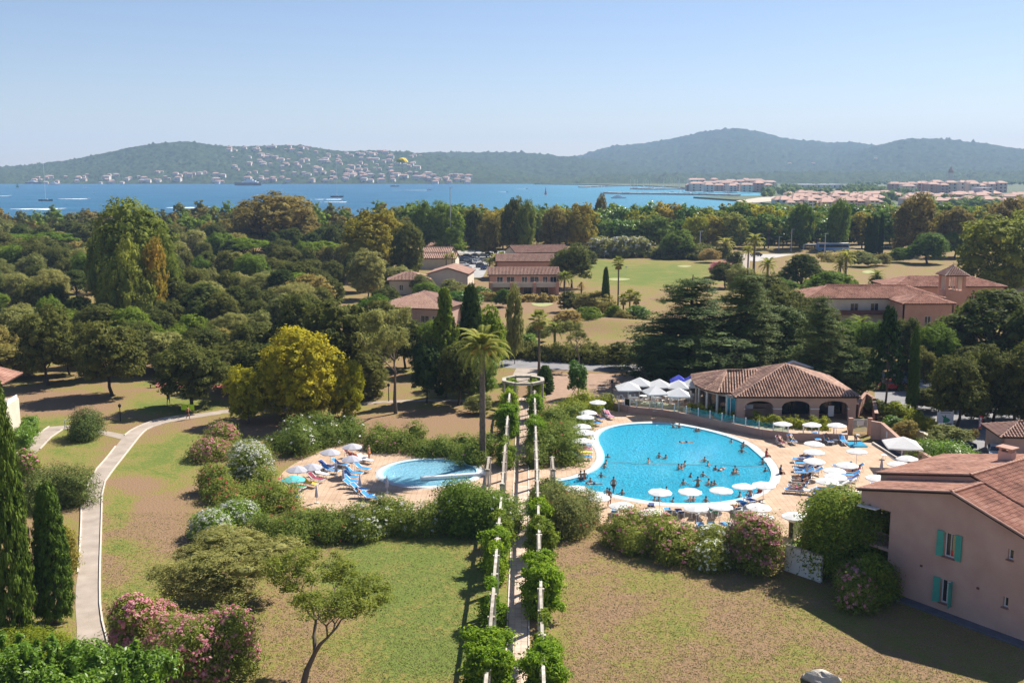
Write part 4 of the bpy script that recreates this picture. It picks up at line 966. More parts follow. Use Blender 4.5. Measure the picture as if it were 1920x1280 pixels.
# ------------------------------------------------------------------ generic houses
def house(name, label, x, yb, wid, dep, ang, zw, pitch=.3, roof='hip', wm=None, tm=None, wins=(), side=(), tiles=.34, chim=False, ov=.4, cat='house', group=None, auto=False, z0=0, pos=None):
    """front wall centred over survey point; wins: (centre along front, z0, width, height)"""
    p = pos or P(x, yb); h = empty(name, (p.x, p.y, z0), ang, label, cat, group, auto); wm = wm or M_pinkwall; tm = tm or M_tilepink
    x0, x1, y0, y1 = -wid / 2, wid / 2, 0, dep; mb = MB()
    hs = [(c - x0 - w / 2, c - x0 + w / 2, a, a + b) for c, a, w, b in wins]; sd = [(c - w / 2, c + w / 2, a, a + b) for c, a, w, b in side]
    wall(mb, (x0, y0), (x1, y0), 0, zw, .25, hs); wall(mb, (x0, y1), (x0, y0), 0, zw, .25, [(dep - b, dep - a, c, e) for a, b, c, e in sd]); wall(mb, (x1, y0), (x1, y1), 0, zw, .25); wall(mb, (x1, y1), (x0, y1), 0, zw, .25)
    o = ov; X0, X1, Y0, Y1 = x0 - o, x1 + o, y0 - o, y1 + o; z = zw - .05
    if roof == 'hip':
        m = min(X1 - X0, Y1 - Y0) / 2; zr = z + m * pitch
        if X1 - X0 >= Y1 - Y0: r1, r2 = (X0 + m, (Y0 + Y1) / 2, zr), (X1 - m, (Y0 + Y1) / 2, zr)
        else: r1, r2 = ((X0 + X1) / 2, Y0 + m, zr), ((X0 + X1) / 2, Y1 - m, zr)
        A, B, C_, D = (X0, Y0, z), (X1, Y0, z), (X1, Y1, z), (X0, Y1, z)
        if X1 - X0 >= Y1 - Y0: fs = [[A, B, r2, r1], [C_, D, r1, r2], [D, A, r1], [B, C_, r2]]
        else: fs = [[A, B, r1], [C_, D, r2], [D, A, r1, r2], [B, C_, r2, r1]]
        rl = [(A, r1), (D, r1 if X1 - X0 >= Y1 - Y0 else r2), (B, r2 if X1 - X0 >= Y1 - Y0 else r1), (C_, r2), (r1, r2)]
    elif roof == 'gx':    # ridge along the front
        ym = (Y0 + Y1) / 2; zr = z + (ym - Y0) * pitch; fs = [[(X0, Y0, z), (X1, Y0, z), (X1, ym, zr), (X0, ym, zr)], [(X1, Y1, z), (X0, Y1, z), (X0, ym, zr), (X1, ym, zr)]]; rl = [((X0, ym, zr), (X1, ym, zr))]
        for xx in (x0, x1): mb.face([(xx, y0, zw), (xx, y1, zw), (xx, ym, zr - .12)])
    else:                 # gable to the front
        xm = 0; zr = z + (X1 - X0) / 2 * pitch; fs = [[(X0, Y1, z), (X0, Y0, z), (0, Y0, zr), (0, Y1, zr)], [(X1, Y0, z), (X1, Y1, z), (0, Y1, zr), (0, Y0, zr)]]; rl = [((0, Y0, zr), (0, Y1, zr))]
        for yy in (y0, y1): mb.face([(x0, yy, zw), (x1, yy, zw), (0, yy, zr - .12)])
    mb.build('wall', wm, h)
    tileroof(fs, tm, h, tiles, tiles * 1.4, name='roof'); ridgecaps(rl, tm, h, .12, .5)
    for c, a, b, e in hs: window(h, (x0, y0), (x1, y0), c, a, b, e, .12)
    for a, b, c, e in sd: window(h, (x0, y1), (x0, y0), dep - b, dep - a, c, e, .12)
    if chim: MB().box((x1 * .4, (y0 + y1) / 2, zr + .2), (.8, .6, 1.2)).build('chimney', wm, h)
    return h
# mid-ground village houses
house('house', 'low villa with pale pink hipped roof just left of the dark trees', 768, 552, 10, 9, .1, 3.6, .34, wins=[(-2, 1, 1, 1.4), (2, 1, 1, 1.4)], wm=M_cream)
house('house', 'low house with long brown pink tiled roof beside the dark conifers', 768, 612, 15, 16, -.3, 3.7, .30, wins=[(3.2, .3, 1.8, 2), (5.3, .3, 1.2, 2)])
h2 = house('house', 'two storey salmon pink house with balcony facing the golf course', 982, 556, 17, 9, .02, 5.3, .30, 'gx', M_salmon, M_tilepink, wins=[(-5.8, 3.1, 1.5, 1.8), (-3.2, 3.1, 2.0, 1.8), (.2, 3.1, 1.4, 1.8), (2.6, 3.1, 2.2, 1.8), (5.2, 3.1, 1.2, 1.8), (7.2, 3.1, 1.6, 1.8), (-4, .3, 2, 2), (1, .3, 2, 2), (5, .3, 2, 2)])
b = MB(); b.box((0, -1.5, 2.75), (17, 3, .3)); b.box((0, -2.95, 3.35), (17, .15, .9)); b.build('balcony', M_cream, h2)
for x in (-8, -3, 2.5, 8): MB().box((x, -2.9, 1.9), (.7, .7, 3.8)).build('pillar', M_salmon, h2)
house('house', 'salmon house with shallow roof behind the balcony house', 985, 525, 16, 12, .02, 5.2, .26, 'gx', M_salmon, M_tilepink)
house('house', 'pink gabled house at the corner of the small car park', 840, 548, 10, 12, -.1, 4.6, .3, 'gy', M_cream, M_tilepink, wins=[(0, 1.5, .6, .8)], side=[(2, 1, .9, 1.3), (6, 1, .9, 1.3)])
for i, (x, y, w_, d_) in enumerate([(818, 505, 12, 8), (812, 492, 12, 8), (806, 480, 12, 9)]):
    house('house', ['row house with pink roof, nearest of the three by the car park', 'row house with pink roof, middle of the three by the car park', 'row house with pink roof, farthest of the three by the car park'][i], x, y, w_, d_, -.1, 3.4, .3, 'gx', M_cream, M_tilepink, tiles=.6)
house('pavilion', 'small open tiled pavilion beyond the car park', 827, 477, 12, 6, 0, 3.0, .4, 'hip', M_pinkwall, M_tilebrown, tiles=.6, cat='pavilion')
house('house', 'pink house with gabled roof left of the large evergreen oak', 1018, 500, 18, 12, .3, 4.5, .3, 'gx', M_cream, M_tilepink, tiles=.5)
h6 = house('hotel_wing', 'long hotel wing with weathered red roof behind the cedars', 1638, 612, 27, 11, .02, 5.6, .32, 'hip', M_cream, M_tilered, wins=[(-10.5, 3, 1.3, 1.3), (-4, 2.6, 1.6, 2), (0, 2.6, 1.6, 2), (4, 2.6, 1.6, 2)], tiles=.34, cat='building')
b = MB(); b.box((.5, -.9, 2.6), (16, 1.5, .2)); b.box((.5, -1.6, 3.1), (16, .08, .7)); b.build('balcony', mat('dark_wood', (.10, .04, .035), (.13, .06, .05), 3, .8), h6)
house('hotel_pavilion', 'salmon hotel pavilion with low pyramid roof under the tower', 1738, 622, 9.5, 8, 0, 5.4, .30, 'hip', M_salmon, M_tilered, wins=[(0, 1, 1.2, 2)], cat='building')
house('hotel_wing', 'right hand hotel wing with red tiled roof behind the tower', 1775, 590, 24, 11, .02, 6.0, .3, 'hip', M_salmon, M_tilered, cat='building')
house('house', 'pale house with pink roof at the right edge beyond the stone pines', 1925, 562, 16, 10, -.35, 5.0, .28, 'gx', M_cream, M_tilepink, tiles=.5)
house('house', 'small tiled outbuilding at the right edge by the drive', 1932, 862, 6, 5, -.1, 2.5, .35, 'hip', M_mauve, M_tilepink)
def tower():
    Y = 208; x = PX(1785, Y, 8); h = empty('bell_tower', (x, Y, 0), 0, 'square salmon lookout tower with open sides and pyramid roof', 'tower')
    zt = HT(517, Y); z1 = HT(543, Y); zb = z1 - 1.0; s = 1.95; mb = MB(); mb.box((0, 0, zb / 2), (2 * s, 2 * s, zb)); mb.box((0, 0, z1 - .5), (2 * s, 2 * s, 1.0 + .02))
    mb.build('wall', M_salmon, h)
    for a in (-1, 1):
        for b in (-1, 1): MB().box((a * (s - .25), b * (s - .25), (z1 + zt) / 2), (.5, .5, zt - z1)).build('corner_pier', M_salmon, h)
        for k in (-.55, 0, .55):
            MB().box((k, a * (s - .15), (z1 + zt) / 2), (.16, .16, zt - z1)).build('column', M_cream, h); MB().box((a * (s - .15), k, (z1 + zt) / 2), (.16, .16, zt - z1)).build('column', M_cream, h)
    MB().box((0, 0, zt + .12), (2 * s + .1, 2 * s + .1, .25)).build('lintel', M_salmon, h)
    e = s + .5; za = HT(498, Y); z = zt + .2; A, B, C_, D = (-e, -e, z), (e, -e, z), (e, e, z), (-e, e, z); ap = (0, 0, za)
    tileroof([[A, B, ap], [B, C_, ap], [C_, D, ap], [D, A, ap]], M_tilepink, h, .34, .45, name='roof'); ridgecaps([(A, ap), (B, ap), (C_, ap), (D, ap)], M_cream, h, .1, .4)
    MB().lathe([(.08, 0), (.12, .2), (.05, .4), (.02, .8)], 6, c=(0, 0, za)).build('finial', M_tilered, h)
tower()
# house corner at the left edge
lh = empty('house', (P(0, 852).x - 4.3, P(0, 852).y, 0), .12, 'cream house corner with tiled porch at the left edge', 'house')
mb = MB(); mb.box((2.3, 3, 2.4), (4.2, 6, 4.8)); mb.build('wall', M_cream, lh)
mb = MB(); mb.box((4.3, 1.0, 6.2), (.3, .3, 2.8)); mb.build('post', mat('dark_post', (.08, .06, .055), (.1, .08, .07), 3, .8), lh)
mb = MB(); mb.box((4.2, 3, 4.95), (.1, 6, .5)); mb.build('railing', M_frame, lh)
tileroof([[(4.9, 0, 7.5), (4.9, 6.5, 7.5), (0, 6.5, 9.0), (0, 0, 9.0)]], M_tilered, lh, .24, .4)
# ------------------------------------------------------------------ pergola
M_perg = mat('weathered_white_paint', (.50, .46, .39), (.27, .23, .17), 1.6, .8, .3, 12)
M_perg2 = mat('greyed_pergola_timber', (.36, .32, .26), (.20, .165, .12), 2.2, .85, .4, 12); M_perg3 = mat('flaked_white_pergola_timber', (.60, .57, .50), (.30, .26, .20), 4, .8, .4, 12)
M_post = mat('white_post_paint', (.66, .63, .57), (.50, .46, .40), 2.5, .7, .2, 12)  # lighter copy of the pergola paint: sunlight on the posts put into colour
def perg(side, off, ylist, label, zt=2.8, segs=None):
    """one row: long beam on square posts with short cross stubs"""
    a = walk(off, ylist[0]); h = empty('pergola', (a.x, a.y, 0), 0, label, 'pergola')
    for y0_, y1_ in segs:
        mb = MB(); p, q = walk(off, y0_) - a, walk(off, y1_) - a; n = max(1, int((y1_ - y0_) / 3.45))
        for i in range(n):
            s = p.lerp(q, i / n); e = p.lerp(q, (i + 1) / n); dz = rnd.uniform(-.05, .05)
            MB().bar((s.x + rnd.uniform(-.02, .02), s.y + .01, zt + dz), (e.x + rnd.uniform(-.02, .02), e.y - .01, zt + dz), .19, .2).build('beam', rnd.choice((M_perg, M_perg, M_perg2, M_perg3)), h)
    for y in ylist:
        if not any(y0_ - .2 <= y <= y1_ + .2 for y0_, y1_ in segs): continue
        p = walk(off, y) - a
        for k in (-.13, .13): MB().box((p.x + k + rnd.uniform(-.01, .01), p.y, (zt - .12) / 2), (.12, .2, zt - .12), 0).build('post', M_post, h)
        MB().box((p.x, p.y, zt - .02), (.46, .2, .18), walkdir).build('cross_stub', M_perg, h)
    return h
yl = [46.9 + 3.47 * i for i in range(25)]
perg(-1, -1.62, yl, 'left row of the white timber pergola beside the walk', segs=[(46.9, 84.8), (88.3, 128)])
perg(1, 1.5, [y + .9 for y in yl], 'right row of the white timber pergola beside the walk', segs=[(47.8, 128)])
perg(-1, -3.1, [93.0, 97.2], 'short outer pergola frame left of the crossing', segs=[(92.8, 97.3)])
perg(1, 3.0, [93.0, 97.2], 'short outer pergola frame right of the crossing', segs=[(92.8, 97.3)])
def rotunda():
    c = Vector((PX(981, 133.5, 3), 133.5, 0)); h = empty('pergola_rotunda', c, 0, 'octagonal white pergola ring on columns ending the walk', 'pergola')
    r = 2.7; v = [Vector((r * math.cos(math.pi / 8 + i * math.pi / 4), r * math.sin(math.pi / 8 + i * math.pi / 4), 3.1)) for i in range(8)]
    for i in range(8):
        a, b = v[i], v[(i + 1) % 8]; MB().bar(a, b, .5, .3).build('ring_beam', M_perg, h)
        MB().lathe([(.2, 0), (.2, .15), (.14, .2), (.13, 2.8), (.2, 2.95)], 8, c=(a.x, a.y, 0)).build('column', M_perg, h)
rotunda()
# ------------------------------------------------------------------ hedges and flowering bushes
def bushline(name, label, pts, width, h, n, size, m, flower=None, nf=0, fsize=.09, seed=0, cat='hedge', group=None, auto=False, lumps=.35, base=(0, 0, 0), aspect=.38, low=-.5, spread=.22):
    """pts: ground points along the middle; one continuous clipped or loose bush"""
    q = random.Random(seed); cl = []; pts = [Vector((p[0], p[1], 0)) for p in pts]; c0 = sum(pts, Vector()) / len(pts); st = width * .34
    for a, b in zip(pts[:-1], pts[1:]):
        k = max(1, int((b - a).length / st))
        for i in range(k):
            p = a.lerp(b, i / k); dn = (b - a).normalized(); s = Vector((-dn.y, dn.x, 0))
            for side in (-.27, .27):
                hh = h * q.uniform(1 - lumps, 1.0); r = width * q.uniform(.27, .38); z = hh - r * .8
                pp = p + s * side * width + Vector((q.uniform(-.15, .15), q.uniform(-.15, .15), 0)) * width
                cl.append((pp.x - c0.x, pp.y - c0.y, z, r, r, min(r, hh * .5))); cl.append((pp.x - c0.x, pp.y - c0.y, z * .42, r * 1.08, r * 1.08, hh * .42))
    if len(cl) < 4:
        for i in range(4): cl.append((q.uniform(-.2, .2) * width, q.uniform(-.2, .2) * width, h * .5, width * .35, width * .35, h * .45))
    o = empty(name, c0, 0, label, cat, group, auto)
    link(crownmesh('foliage', cl, n, size, seed + 3, LM[m], .78, aspect=aspect, up=.6, low=low, spread=spread), 'foliage', o)
    if flower and nf:
        f = link(blossoms('blossoms', cl, nf, fsize, seed + 9, LM[flower]), 'blossoms', o); tag(f, kind='stuff')
    return o
def gz(*q): return [P(*a) for a in q]
B = bushline
# around the paddling pool
B('oleander', 'pink oleander bush at the left end nearest the path', gz((400, 850), (455, 852)), 5.2, 3.4, 9000, .12, 'oleander', 'pink', 2000, .10, 1, 'bush')
B('oleander', 'tall white oleander left of the turquoise parasol', gz((475, 890), (530, 878)), 5.0, 3.3, 9000, .12, 'oleander', 'white', 2400, .09, 2, 'bush')
B('oleander', 'dark red oleander between the pink and the white ones', gz((415, 930), (455, 925)), 4.4, 2.8, 8000, .12, 'oleander', 'red', 500, .08, 3, 'bush')
B('oleander', 'round oleander covered in white blossom beside the olive tree', gz((415, 990), (450, 992)), 5.2, 3.0, 11000, .11, 'lush', 'white', 2600, .09, 4, 'bush')
B('oleander', 'reddish oleander thicket left of the sunbeds', gz((480, 960), (500, 930), (525, 925)), 4.6, 2.6, 9000, .12, 'oleander', 'red', 500, .07, 5, 'bush')
B('hedge', 'tall green oleander hedge behind the grey parasols', gz((545, 845), (600, 826), (650, 818), (700, 818)), 5.0, 3.2, 16000, .13, 'oleander', 'white', 400, .09, 6)
B('hedge', 'oleander hedge with pink tips behind the standing bather', gz((715, 832), (760, 838), (800, 843)), 4.4, 2.5, 11000, .12, 'oleander', 'pink', 250, .09, 7)
B('hedge', 'green hedge between the paddling pool and the palm', gz((810, 846), (860, 850), (905, 862), (935, 868)), 4.2, 2.4, 12000, .12, 'oleander', 'pink', 60, .09, 8)
B('hedge', 'mixed oleander hedge along the front of the sunbathing terrace', gz((520, 1003), (560, 1008), (620, 1007), (680, 1000)), 4.4, 2.5, 20000, .11, 'oleander', 'red', 260, .07, 9)
B('hedge', 'green hedge dotted with white flowers in front of the paddling pool', gz((675, 1000), (715, 995), (755, 990), (800, 985), (835, 985)), 4.0, 2.5, 20000, .11, 'oleander', 'white', 1100, .08, 10)
B('bush', 'big dark rounded bush right of the paddling pool', gz((880, 985), (905, 982), (930, 987)), 5.4, 4.0, 21000, .13, 'green', 'white', 160, .08, 11, 'bush')
B('bush', 'white flowered shrub under the left pergola row', gz((940, 1003), (950, 990)), 2.2, 2.4, 3500, .12, 'oleander', 'white', 200, .08, 12, 'bush')
# around the big pool
B('hedge', 'long oleander hedge between the pergola and the left sunbeds', gz((1035, 870), (1045, 845), (1055, 815), (1058, 790)), 5.0, 3.0, 17000, .13, 'oleander', 'red', 260, .08, 13)
B('hedge', 'yellow green hedge end beside the closed white parasol', gz((1070, 785), (1100, 768), (1128, 757)), 4.2, 2.4, 9000, .13, 'hedge', None, 0, .09, 14)
B('bush', 'pale grey green bush in front of the pool tail', gz((1045, 990), (1085, 985), (1115, 990)), 5.0, 3.1, 13000, .11, 'olive', 'red', 180, .07, 15, 'bush')
B('bush', 'green oleander at the pool tail beside the pergola', gz((1032, 945), (1070, 948)), 3.8, 2.5, 8000, .12, 'oleander', 'red', 160, .08, 16, 'bush')
B('hedge', 'flowering oleander hedge along the lawn left of the pink bush', gz((1165, 1012), (1220, 1030), (1280, 1046), (1330, 1052)), 3.6, 2.7, 17000, .11, 'oleander', 'pink', 1100, .09, 17)
B('hedge', 'oleander hedge with pale blossom in the middle of the lawn edge', gz((1335, 1053), (1390, 1056)), 3.5, 2.9, 8000, .11, 'oleander', 'white', 900, .09, 18)
B('oleander', 'tall pink oleander at the white garden wall', gz((1415, 1060), (1455, 1060)), 4.2, 4.4, 13000, .11, 'oleander', 'pink', 2200, .11, 19, 'bush')
B('tree', 'big glossy green round tree in front of the pink house', gz((1562, 1066), (1600, 1070), (1650, 1062)), 6.6, 6.1, 38000, .14, 'green', 'yellow', 700, .10, 20, 'tree', low=-.8, lumps=.3)
B('oleander', 'pink flowered oleander below the big glossy tree', gz((1600, 1132), (1622, 1134)), 3.2, 3.5, 9000, .12, 'oleander', 'pink', 1100, .11, 21, 'bush')
B('bush', 'dark bush against the corner of the pink house', gz((1650, 1130), (1685, 1134)), 3.2, 3.4, 8000, .12, 'green', None, 0, .1, 22, 'bush')
B('hedge', 'bright green bushes behind the square parasol and the roof', gz((1752, 868), (1785, 862), (1825, 858)), 5.0, 2.7, 12000, .13, 'lush', None, 0, .1, 23)
B('bush', 'grassy shrubs behind the glass fence near the glazed wing', gz((1300, 775), (1345, 784), (1390, 795)), 1.6, 1.7, 3500, .1, 'hedge', None, 0, .1, 24, 'bush', base=(0, 0, .5))
B('bush', 'yellowish shrubs behind the glass fence under the arches', gz((1420, 802), (1480, 808), (1560, 812)), 1.9, 1.9, 6000, .1, 'hedge', 'yellow', 200, .08, 25, 'bush')
# foreground left
B('oleander', 'pink oleander left of the two in the foreground', gz((275, 1215), (325, 1215)), 4.2, 4.0, 15000, .10, 'oleander', 'pink', 3400, .11, 26, 'bush')
B('oleander', 'large pink and red oleander in the foreground by the bare tree', gz((350, 1260), (410, 1250), (470, 1240)), 5.0, 4.3, 26000, .10, 'oleander', 'pink', 4200, .10, 27, 'bush')
B('oleander', 'coral red oleander between the foreground pink ones', gz((370, 1282), (410, 1282)), 3.2, 3.6, 9000, .10, 'oleander', 'red', 1800, .09, 28, 'bush')
B('hedge', 'clipped yellow green hedge under the cypresses in the corner', gz((-60, 1262), (20, 1240), (75, 1222), (118, 1200)), 4.4, 1.7, 30000, .085, 'hedge', None, 0, .1, 29, lumps=.05)
B('bush', 'yellow leaved shrub behind the smaller cypress', gz((120, 1075), (140, 1068)), 2.8, 4.2, 9000, .11, 'yellow', None, 0, .1, 30, 'bush')
def tangle(name, label, cl, n, size, m, cat, seed, **kw):
    c0 = Vector((sum(c[0] for c in cl) / len(cl), sum(c[1] for c in cl) / len(cl), 0)); cl = [(c[0] - c0.x, c[1] - c0.y, *c[2:]) for c in cl]
    o = empty(name, c0, 0, label, cat); link(crownmesh('foliage', cl, n, size, seed, LM[m], .8, aspect=.42, up=.6, low=-.7, **kw), 'foliage', o); return o
q = random.Random(31); cl = []
for i in range(85):
    x = q.uniform(-29.5, -18.2); r_ = q.uniform(.45, .95); t_ = (x + 29.5) / 11.3; cl.append((x, q.uniform(46.5, 51.2), q.uniform(3.8, 5.9 - 1.0 * t_ ** 2) - r_ * .3, r_, r_, r_ * q.uniform(.6, .9)))
for i in range(34):
    x = q.uniform(-29, -17.4); t_ = (x + 29.5) / 11.3; cl.append((x, q.uniform(48, 51.2), 5.8 - .9 * t_ ** 2 + q.uniform(-.2, .5), .16, .16, q.uniform(.35, .8)))
tangle('tree', 'glossy leafy treetop with upright shoots in the bottom left corner', cl, 60000, .13, 'lush', 'tree', 5, spread=.3, sprig=10)
B('bush', 'feathery juniper shrub beside the fork of the path', gz((165, 822), (205, 822)), 4.4, 3.6, 9000, .14, 'cedar', None, 0, .1, 32, 'bush', aspect=.2)
B('bush', 'spreading feathery shrub beside the tall cypress', gz((75, 945), (120, 945), (150, 935)), 5.0, 3.6, 13000, .14, 'cedar', None, 0, .1, 33, 'bush', aspect=.2)
B('oleander', 'small pink oleander behind the tall cypress', gz((45, 895), (60, 893)), 2.8, 2.6, 4500, .12, 'oleander', 'pink', 420, .11, 34, 'bush')
B('hedge', 'clipped green box hedge at the left house corner', gz((40, 845), (62, 808)), 1.5, 2.0, 7000, .09, 'lush', None, 0, .1, 35, lumps=.02)
# hedges of the middle ground
B('hedge', 'dark hedge running behind the service road', gz((960, 668), (1040, 672), (1110, 676), (1180, 680)), 4.5, 2.8, 16000, .22, 'oak', None, 0, .1, 36)
B('hedge', 'garden hedge below the balcony house', gz((905, 563), (960, 565), (1045, 566)), 3.0, 2.0, 6000, .25, 'scrub', None, 0, .1, 37)
B('hedge', 'white flowering hedge beyond the golf course', gz((1118, 480), (1165, 482), (1215, 480)), 9, 7, 9000, .45, 'olive', 'white', 2500, .4, 38)
B('hedge', 'dark shrub belt right of the white flowering hedge', gz((1225, 482), (1290, 486), (1350, 482)), 9, 5, 7000, .45, 'oak', None, 0, .4, 39)
B('hedge', 'low scrub in front of the coach', gz((1560, 490), (1620, 488), (1680, 486)), 8, 3.5, 6000, .4, 'scrub', None, 0, .4, 40)
# pergola climbers, each on its stretch of the two rows
for i, (y, of, hf, wv, hv, n, mm) in enumerate([(y, -1.7, dy, w_, h_, n_, mm) for y, dy, w_, h_, n_, mm in [(1310, 2.4, 2.4, 3.7, 24000, 'vine'), (1168, .4, 1.0, 2.0, 3500, 'vine'), (1092, .3, .8, 1.9, 2500, 'vine'), (1064, .8, 1.5, 3.1, 8000, 'vine'), (1026, .6, 1.3, 2.4, 5000, 'green'), (872, 1.6, 1.3, 2.2, 6000, 'green'), (815, 1.8, 2.2, 3.6, 10500, 'vine'), (775, .9, 1.5, 2.9, 5500, 'vine'), (752, 1.0, 1.5, 3.0, 5000, 'vine')]]
        + [(y, 1.65, dy, w_, h_, n_, mm) for y, dy, w_, h_, n_, mm in [(752, 1.2, 1.6, 3.0, 5500, 'vine'), (786, 1.1, 1.4, 2.9, 5500, 'vine'), (836, 1.6, 1.8, 3.3, 8500, 'vine'), (1004, .9, 1.5, 2.9, 7000, 'vine'), (1046, .9, 1.7, 3.3, 10000, 'green'), (1142, 2.0, 2.1, 3.7, 21000, 'vine'), (1238, .4, 1.1, 1.7, 3000, 'green'), (1312, 1.4, 2.0, 3.4, 12000, 'vine')]]):
    c = P(970, y); q = random.Random(60 + i); cl = []
    for k in range(int(14 + 16 * hf * wv)):
        yy = c.y + q.uniform(-hf, hf) * q.uniform(.6, 1.15); zz = q.uniform(.1, 1) ** .7 * hv; r_ = q.uniform(.16, .42) * (1.15 - .25 * zz / hv); p = walk(of + max(-.42, min(.42, q.gauss(0, .26))) * wv, yy); cl.append((p.x, p.y, max(r_ * .6, zz - r_), r_ * q.uniform(.8, 1.4), r_ * q.uniform(.9, 1.5), r_ * q.uniform(.7, 1.2)))
    for k in range(5): p = walk(of + q.gauss(0, .12), c.y + q.uniform(-hf, hf) * 1.3); cl.append((p.x, p.y, 2.85, .22, .5, .16))
    o = tangle('climbing_vine', 'leafy climber on the %s pergola row' % ('left' if of < 0 else 'right'), cl, int(n * 1.1), .125, mm, 'vine', 60 + i, spread=.5, sprig=9); AUTO.append(o)
# ------------------------------------------------------------------ palms
def frond(L_, droop, leaf, n, q, m, fan=False, rise=.9):
    V = []; F = []
    pts = []; ang = rise; x = z = 0; st = L_ / 12
    for i in range(13): pts.append((x, z)); x += math.cos(ang) * st; z += math.sin(ang) * st; ang -= droop / 12 * (.5 + i / 8)
    def at(t): t = min(max(t, 0), .9999) * 12; i = int(t); f = t - i; return Vector((pts[i][0] * (1 - f) + pts[i + 1][0] * f, 0, pts[i][1] * (1 - f) + pts[i + 1][1] * f))
    for k in range(12):
        a, b = at(k / 12), at((k + 1) / 12); w = .035 * L_ / 3 * (1 - k / 13); n0 = len(V); V += [tuple(a + Vector((0, -w, 0))), tuple(a + Vector((0, w, 0))), tuple(b + Vector((0, w * .9, 0))), tuple(b + Vector((0, -w * .9, 0)))]; F.append((n0, n0 + 1, n0 + 2, n0 + 3))
    for k in range(n):
        t = .14 + .85 * k / n; a = at(t); b = at(t + .02); d = (b - a).normalized(); l = leaf * math.sin(math.pi * min(.98, t * .8 + .2)) ** .7 * q.uniform(.85, 1.1)
        for s in (-1, 1):
            e = a + d * l * .55 + Vector((0, s * l * .75, -l * .18 + q.uniform(-.05, .08) * l)); w = d * l * .06; n0 = len(V)
            mid = a.lerp(e, .5) + Vector((0, 0, l * .05)); V += [tuple(a - w), tuple(a + w), tuple(mid + w), tuple(e)]; F.append((n0, n0 + 1, n0 + 2, n0 + 3))
    return npmesh('frond', V, F, m)
def fanleaf(L_, q, m, ang):
    V = []; F = []; c = Vector((L_ * .55 * math.cos(ang), 0, L_ * .55 * math.sin(ang))); V += [(0, -.02, 0), (0, .02, 0), tuple(c + Vector((0, .02, 0))), tuple(c + Vector((0, -.02, 0)))]; F.append((0, 1, 2, 3))
    d = Vector((math.cos(ang), 0, math.sin(ang))); up = Vector((-math.sin(ang), 0, math.cos(ang)))
    for k in range(15):
        a = -1.9 + 3.8 * k / 14; e = c + (d * math.cos(a) + Vector((0, math.sin(a), 0))) * L_ * .45 * q.uniform(.85, 1.05) + Vector((0, 0, -.12 * L_)); s = (d * -math.sin(a) + Vector((0, math.cos(a), 0))) * L_ * .03; n0 = len(V)
        md = c.lerp(e, .55); V += [tuple(c), tuple(md - s + up * .03), tuple(e), tuple(md + s + up * .03)]; F.append((n0, n0 + 1, n0 + 2, n0 + 3))
    return npmesh('fan_leaf', V, F, m)
q = random.Random(5)
FR = [[frond(3.6, d, .62, 46, q, LM['palm'], rise=r_) for d in (1.5, 1.9)] for r_ in (1.25, .75, .3, -.25)]
FD = [frond(2.8, 1.2, .4, 26, q, LM['dry'], rise=-.5)]
M_trunkp = mat('palm_trunk', (.10, .075, .05), (.19, .15, .11), 5, .95, 1, 18)
def datepalm(x, yb, yc, spread, label, full=False, dry=False, auto=False, cat='palm tree', curve=0, skirt=0):
    p = P(x, yb); zc = HT(yc, p.y); h = empty('palm_tree', p, q.uniform(0, 6), label, cat, None if not auto else 'palm trees of the middle ground', auto); s = spread / PM(p.y, zc) / 6.6
    r = .27 * min(1.2, max(.7, s)); mb = MB(); N_ = 26; pts = []; rad = []
    for i in range(N_ + 1): t = i / N_; pts.append((curve * t * t, 0, zc * t)); rad.append(r * (1.25 - .35 * t if t > .06 else 1.5) * (1.06 if i % 2 else .95) * (1.25 if t > .93 else 1))
    mb.tube(pts, rad, 9); mb.build('trunk', M_trunkp, h)
    n = 66 if full else 44; V = []; top = Vector((curve, 0, zc)); crown = []
    for i in range(n):
        t = (i + .5) / n; k = 0 if t < .22 else 1 if t < .5 else 2 if t < .8 else 3; az = i * 2.39996 + q.uniform(-.1, .1); sc = s * q.uniform(.88, 1.08)
        me = (FD[0] if (dry or (t > .96)) else FR[k][i % 2])
        if full: o = link(me, 'frond', h, top, az, (sc,) * 3)
        else: crown.append((me, az, sc))
    if not full: joined(crown, top, h, LM['dry'] if dry else LM['palm'])
    MB().lathe([(r * .9, -.6), (r * 1.5, -.2), (r * 1.3, .15), (.05, .3)], 9, c=top).build('crown_heart', LM['dry'], h)
    if full:
        mb = MB()
        for i in range(5): a = i * 1.3; mb.tube([top + Vector((0, 0, .2)), top + Vector((math.cos(a) * .7, math.sin(a) * .7, .35)), top + Vector((math.cos(a) * 1.3, math.sin(a) * 1.3, -.3))], [.05, .05, .2], 5)
        mb.build('fruit_stalks', mat('orange_fruit', (.55, .22, .04), (.65, .3, .06), 8, .8), h)
    return h
def joined(items, top, parent, m, nm='crown'):
    VV = []; FF = []; n = 0
    for me, az, sc in items:
        a = np.empty(len(me.vertices) * 3, dtype=np.float32); me.vertices.foreach_get('co', a); a = a.reshape(-1, 3) * sc; ca, sa = math.cos(az), math.sin(az)
        VV.append(np.stack([a[:, 0] * ca - a[:, 1] * sa, a[:, 0] * sa + a[:, 1] * ca, a[:, 2]], -1)); f = np.empty(len(me.loops), dtype=np.int32); me.loops.foreach_get('vertex_index', f); FF.append(f.reshape(-1, 4) + n); n += len(a)
    return link(npmesh(nm, np.vstack(VV), np.vstack(FF), m), nm, parent, top)
FL = [fanleaf(1.7, q, LM['palm'], a) for a in (1.2, .6, .1, -.4)]; FLd = [fanleaf(1.5, q, LM['dry'], -1.0), fanleaf(1.4, q, LM['dry'], -1.3)]
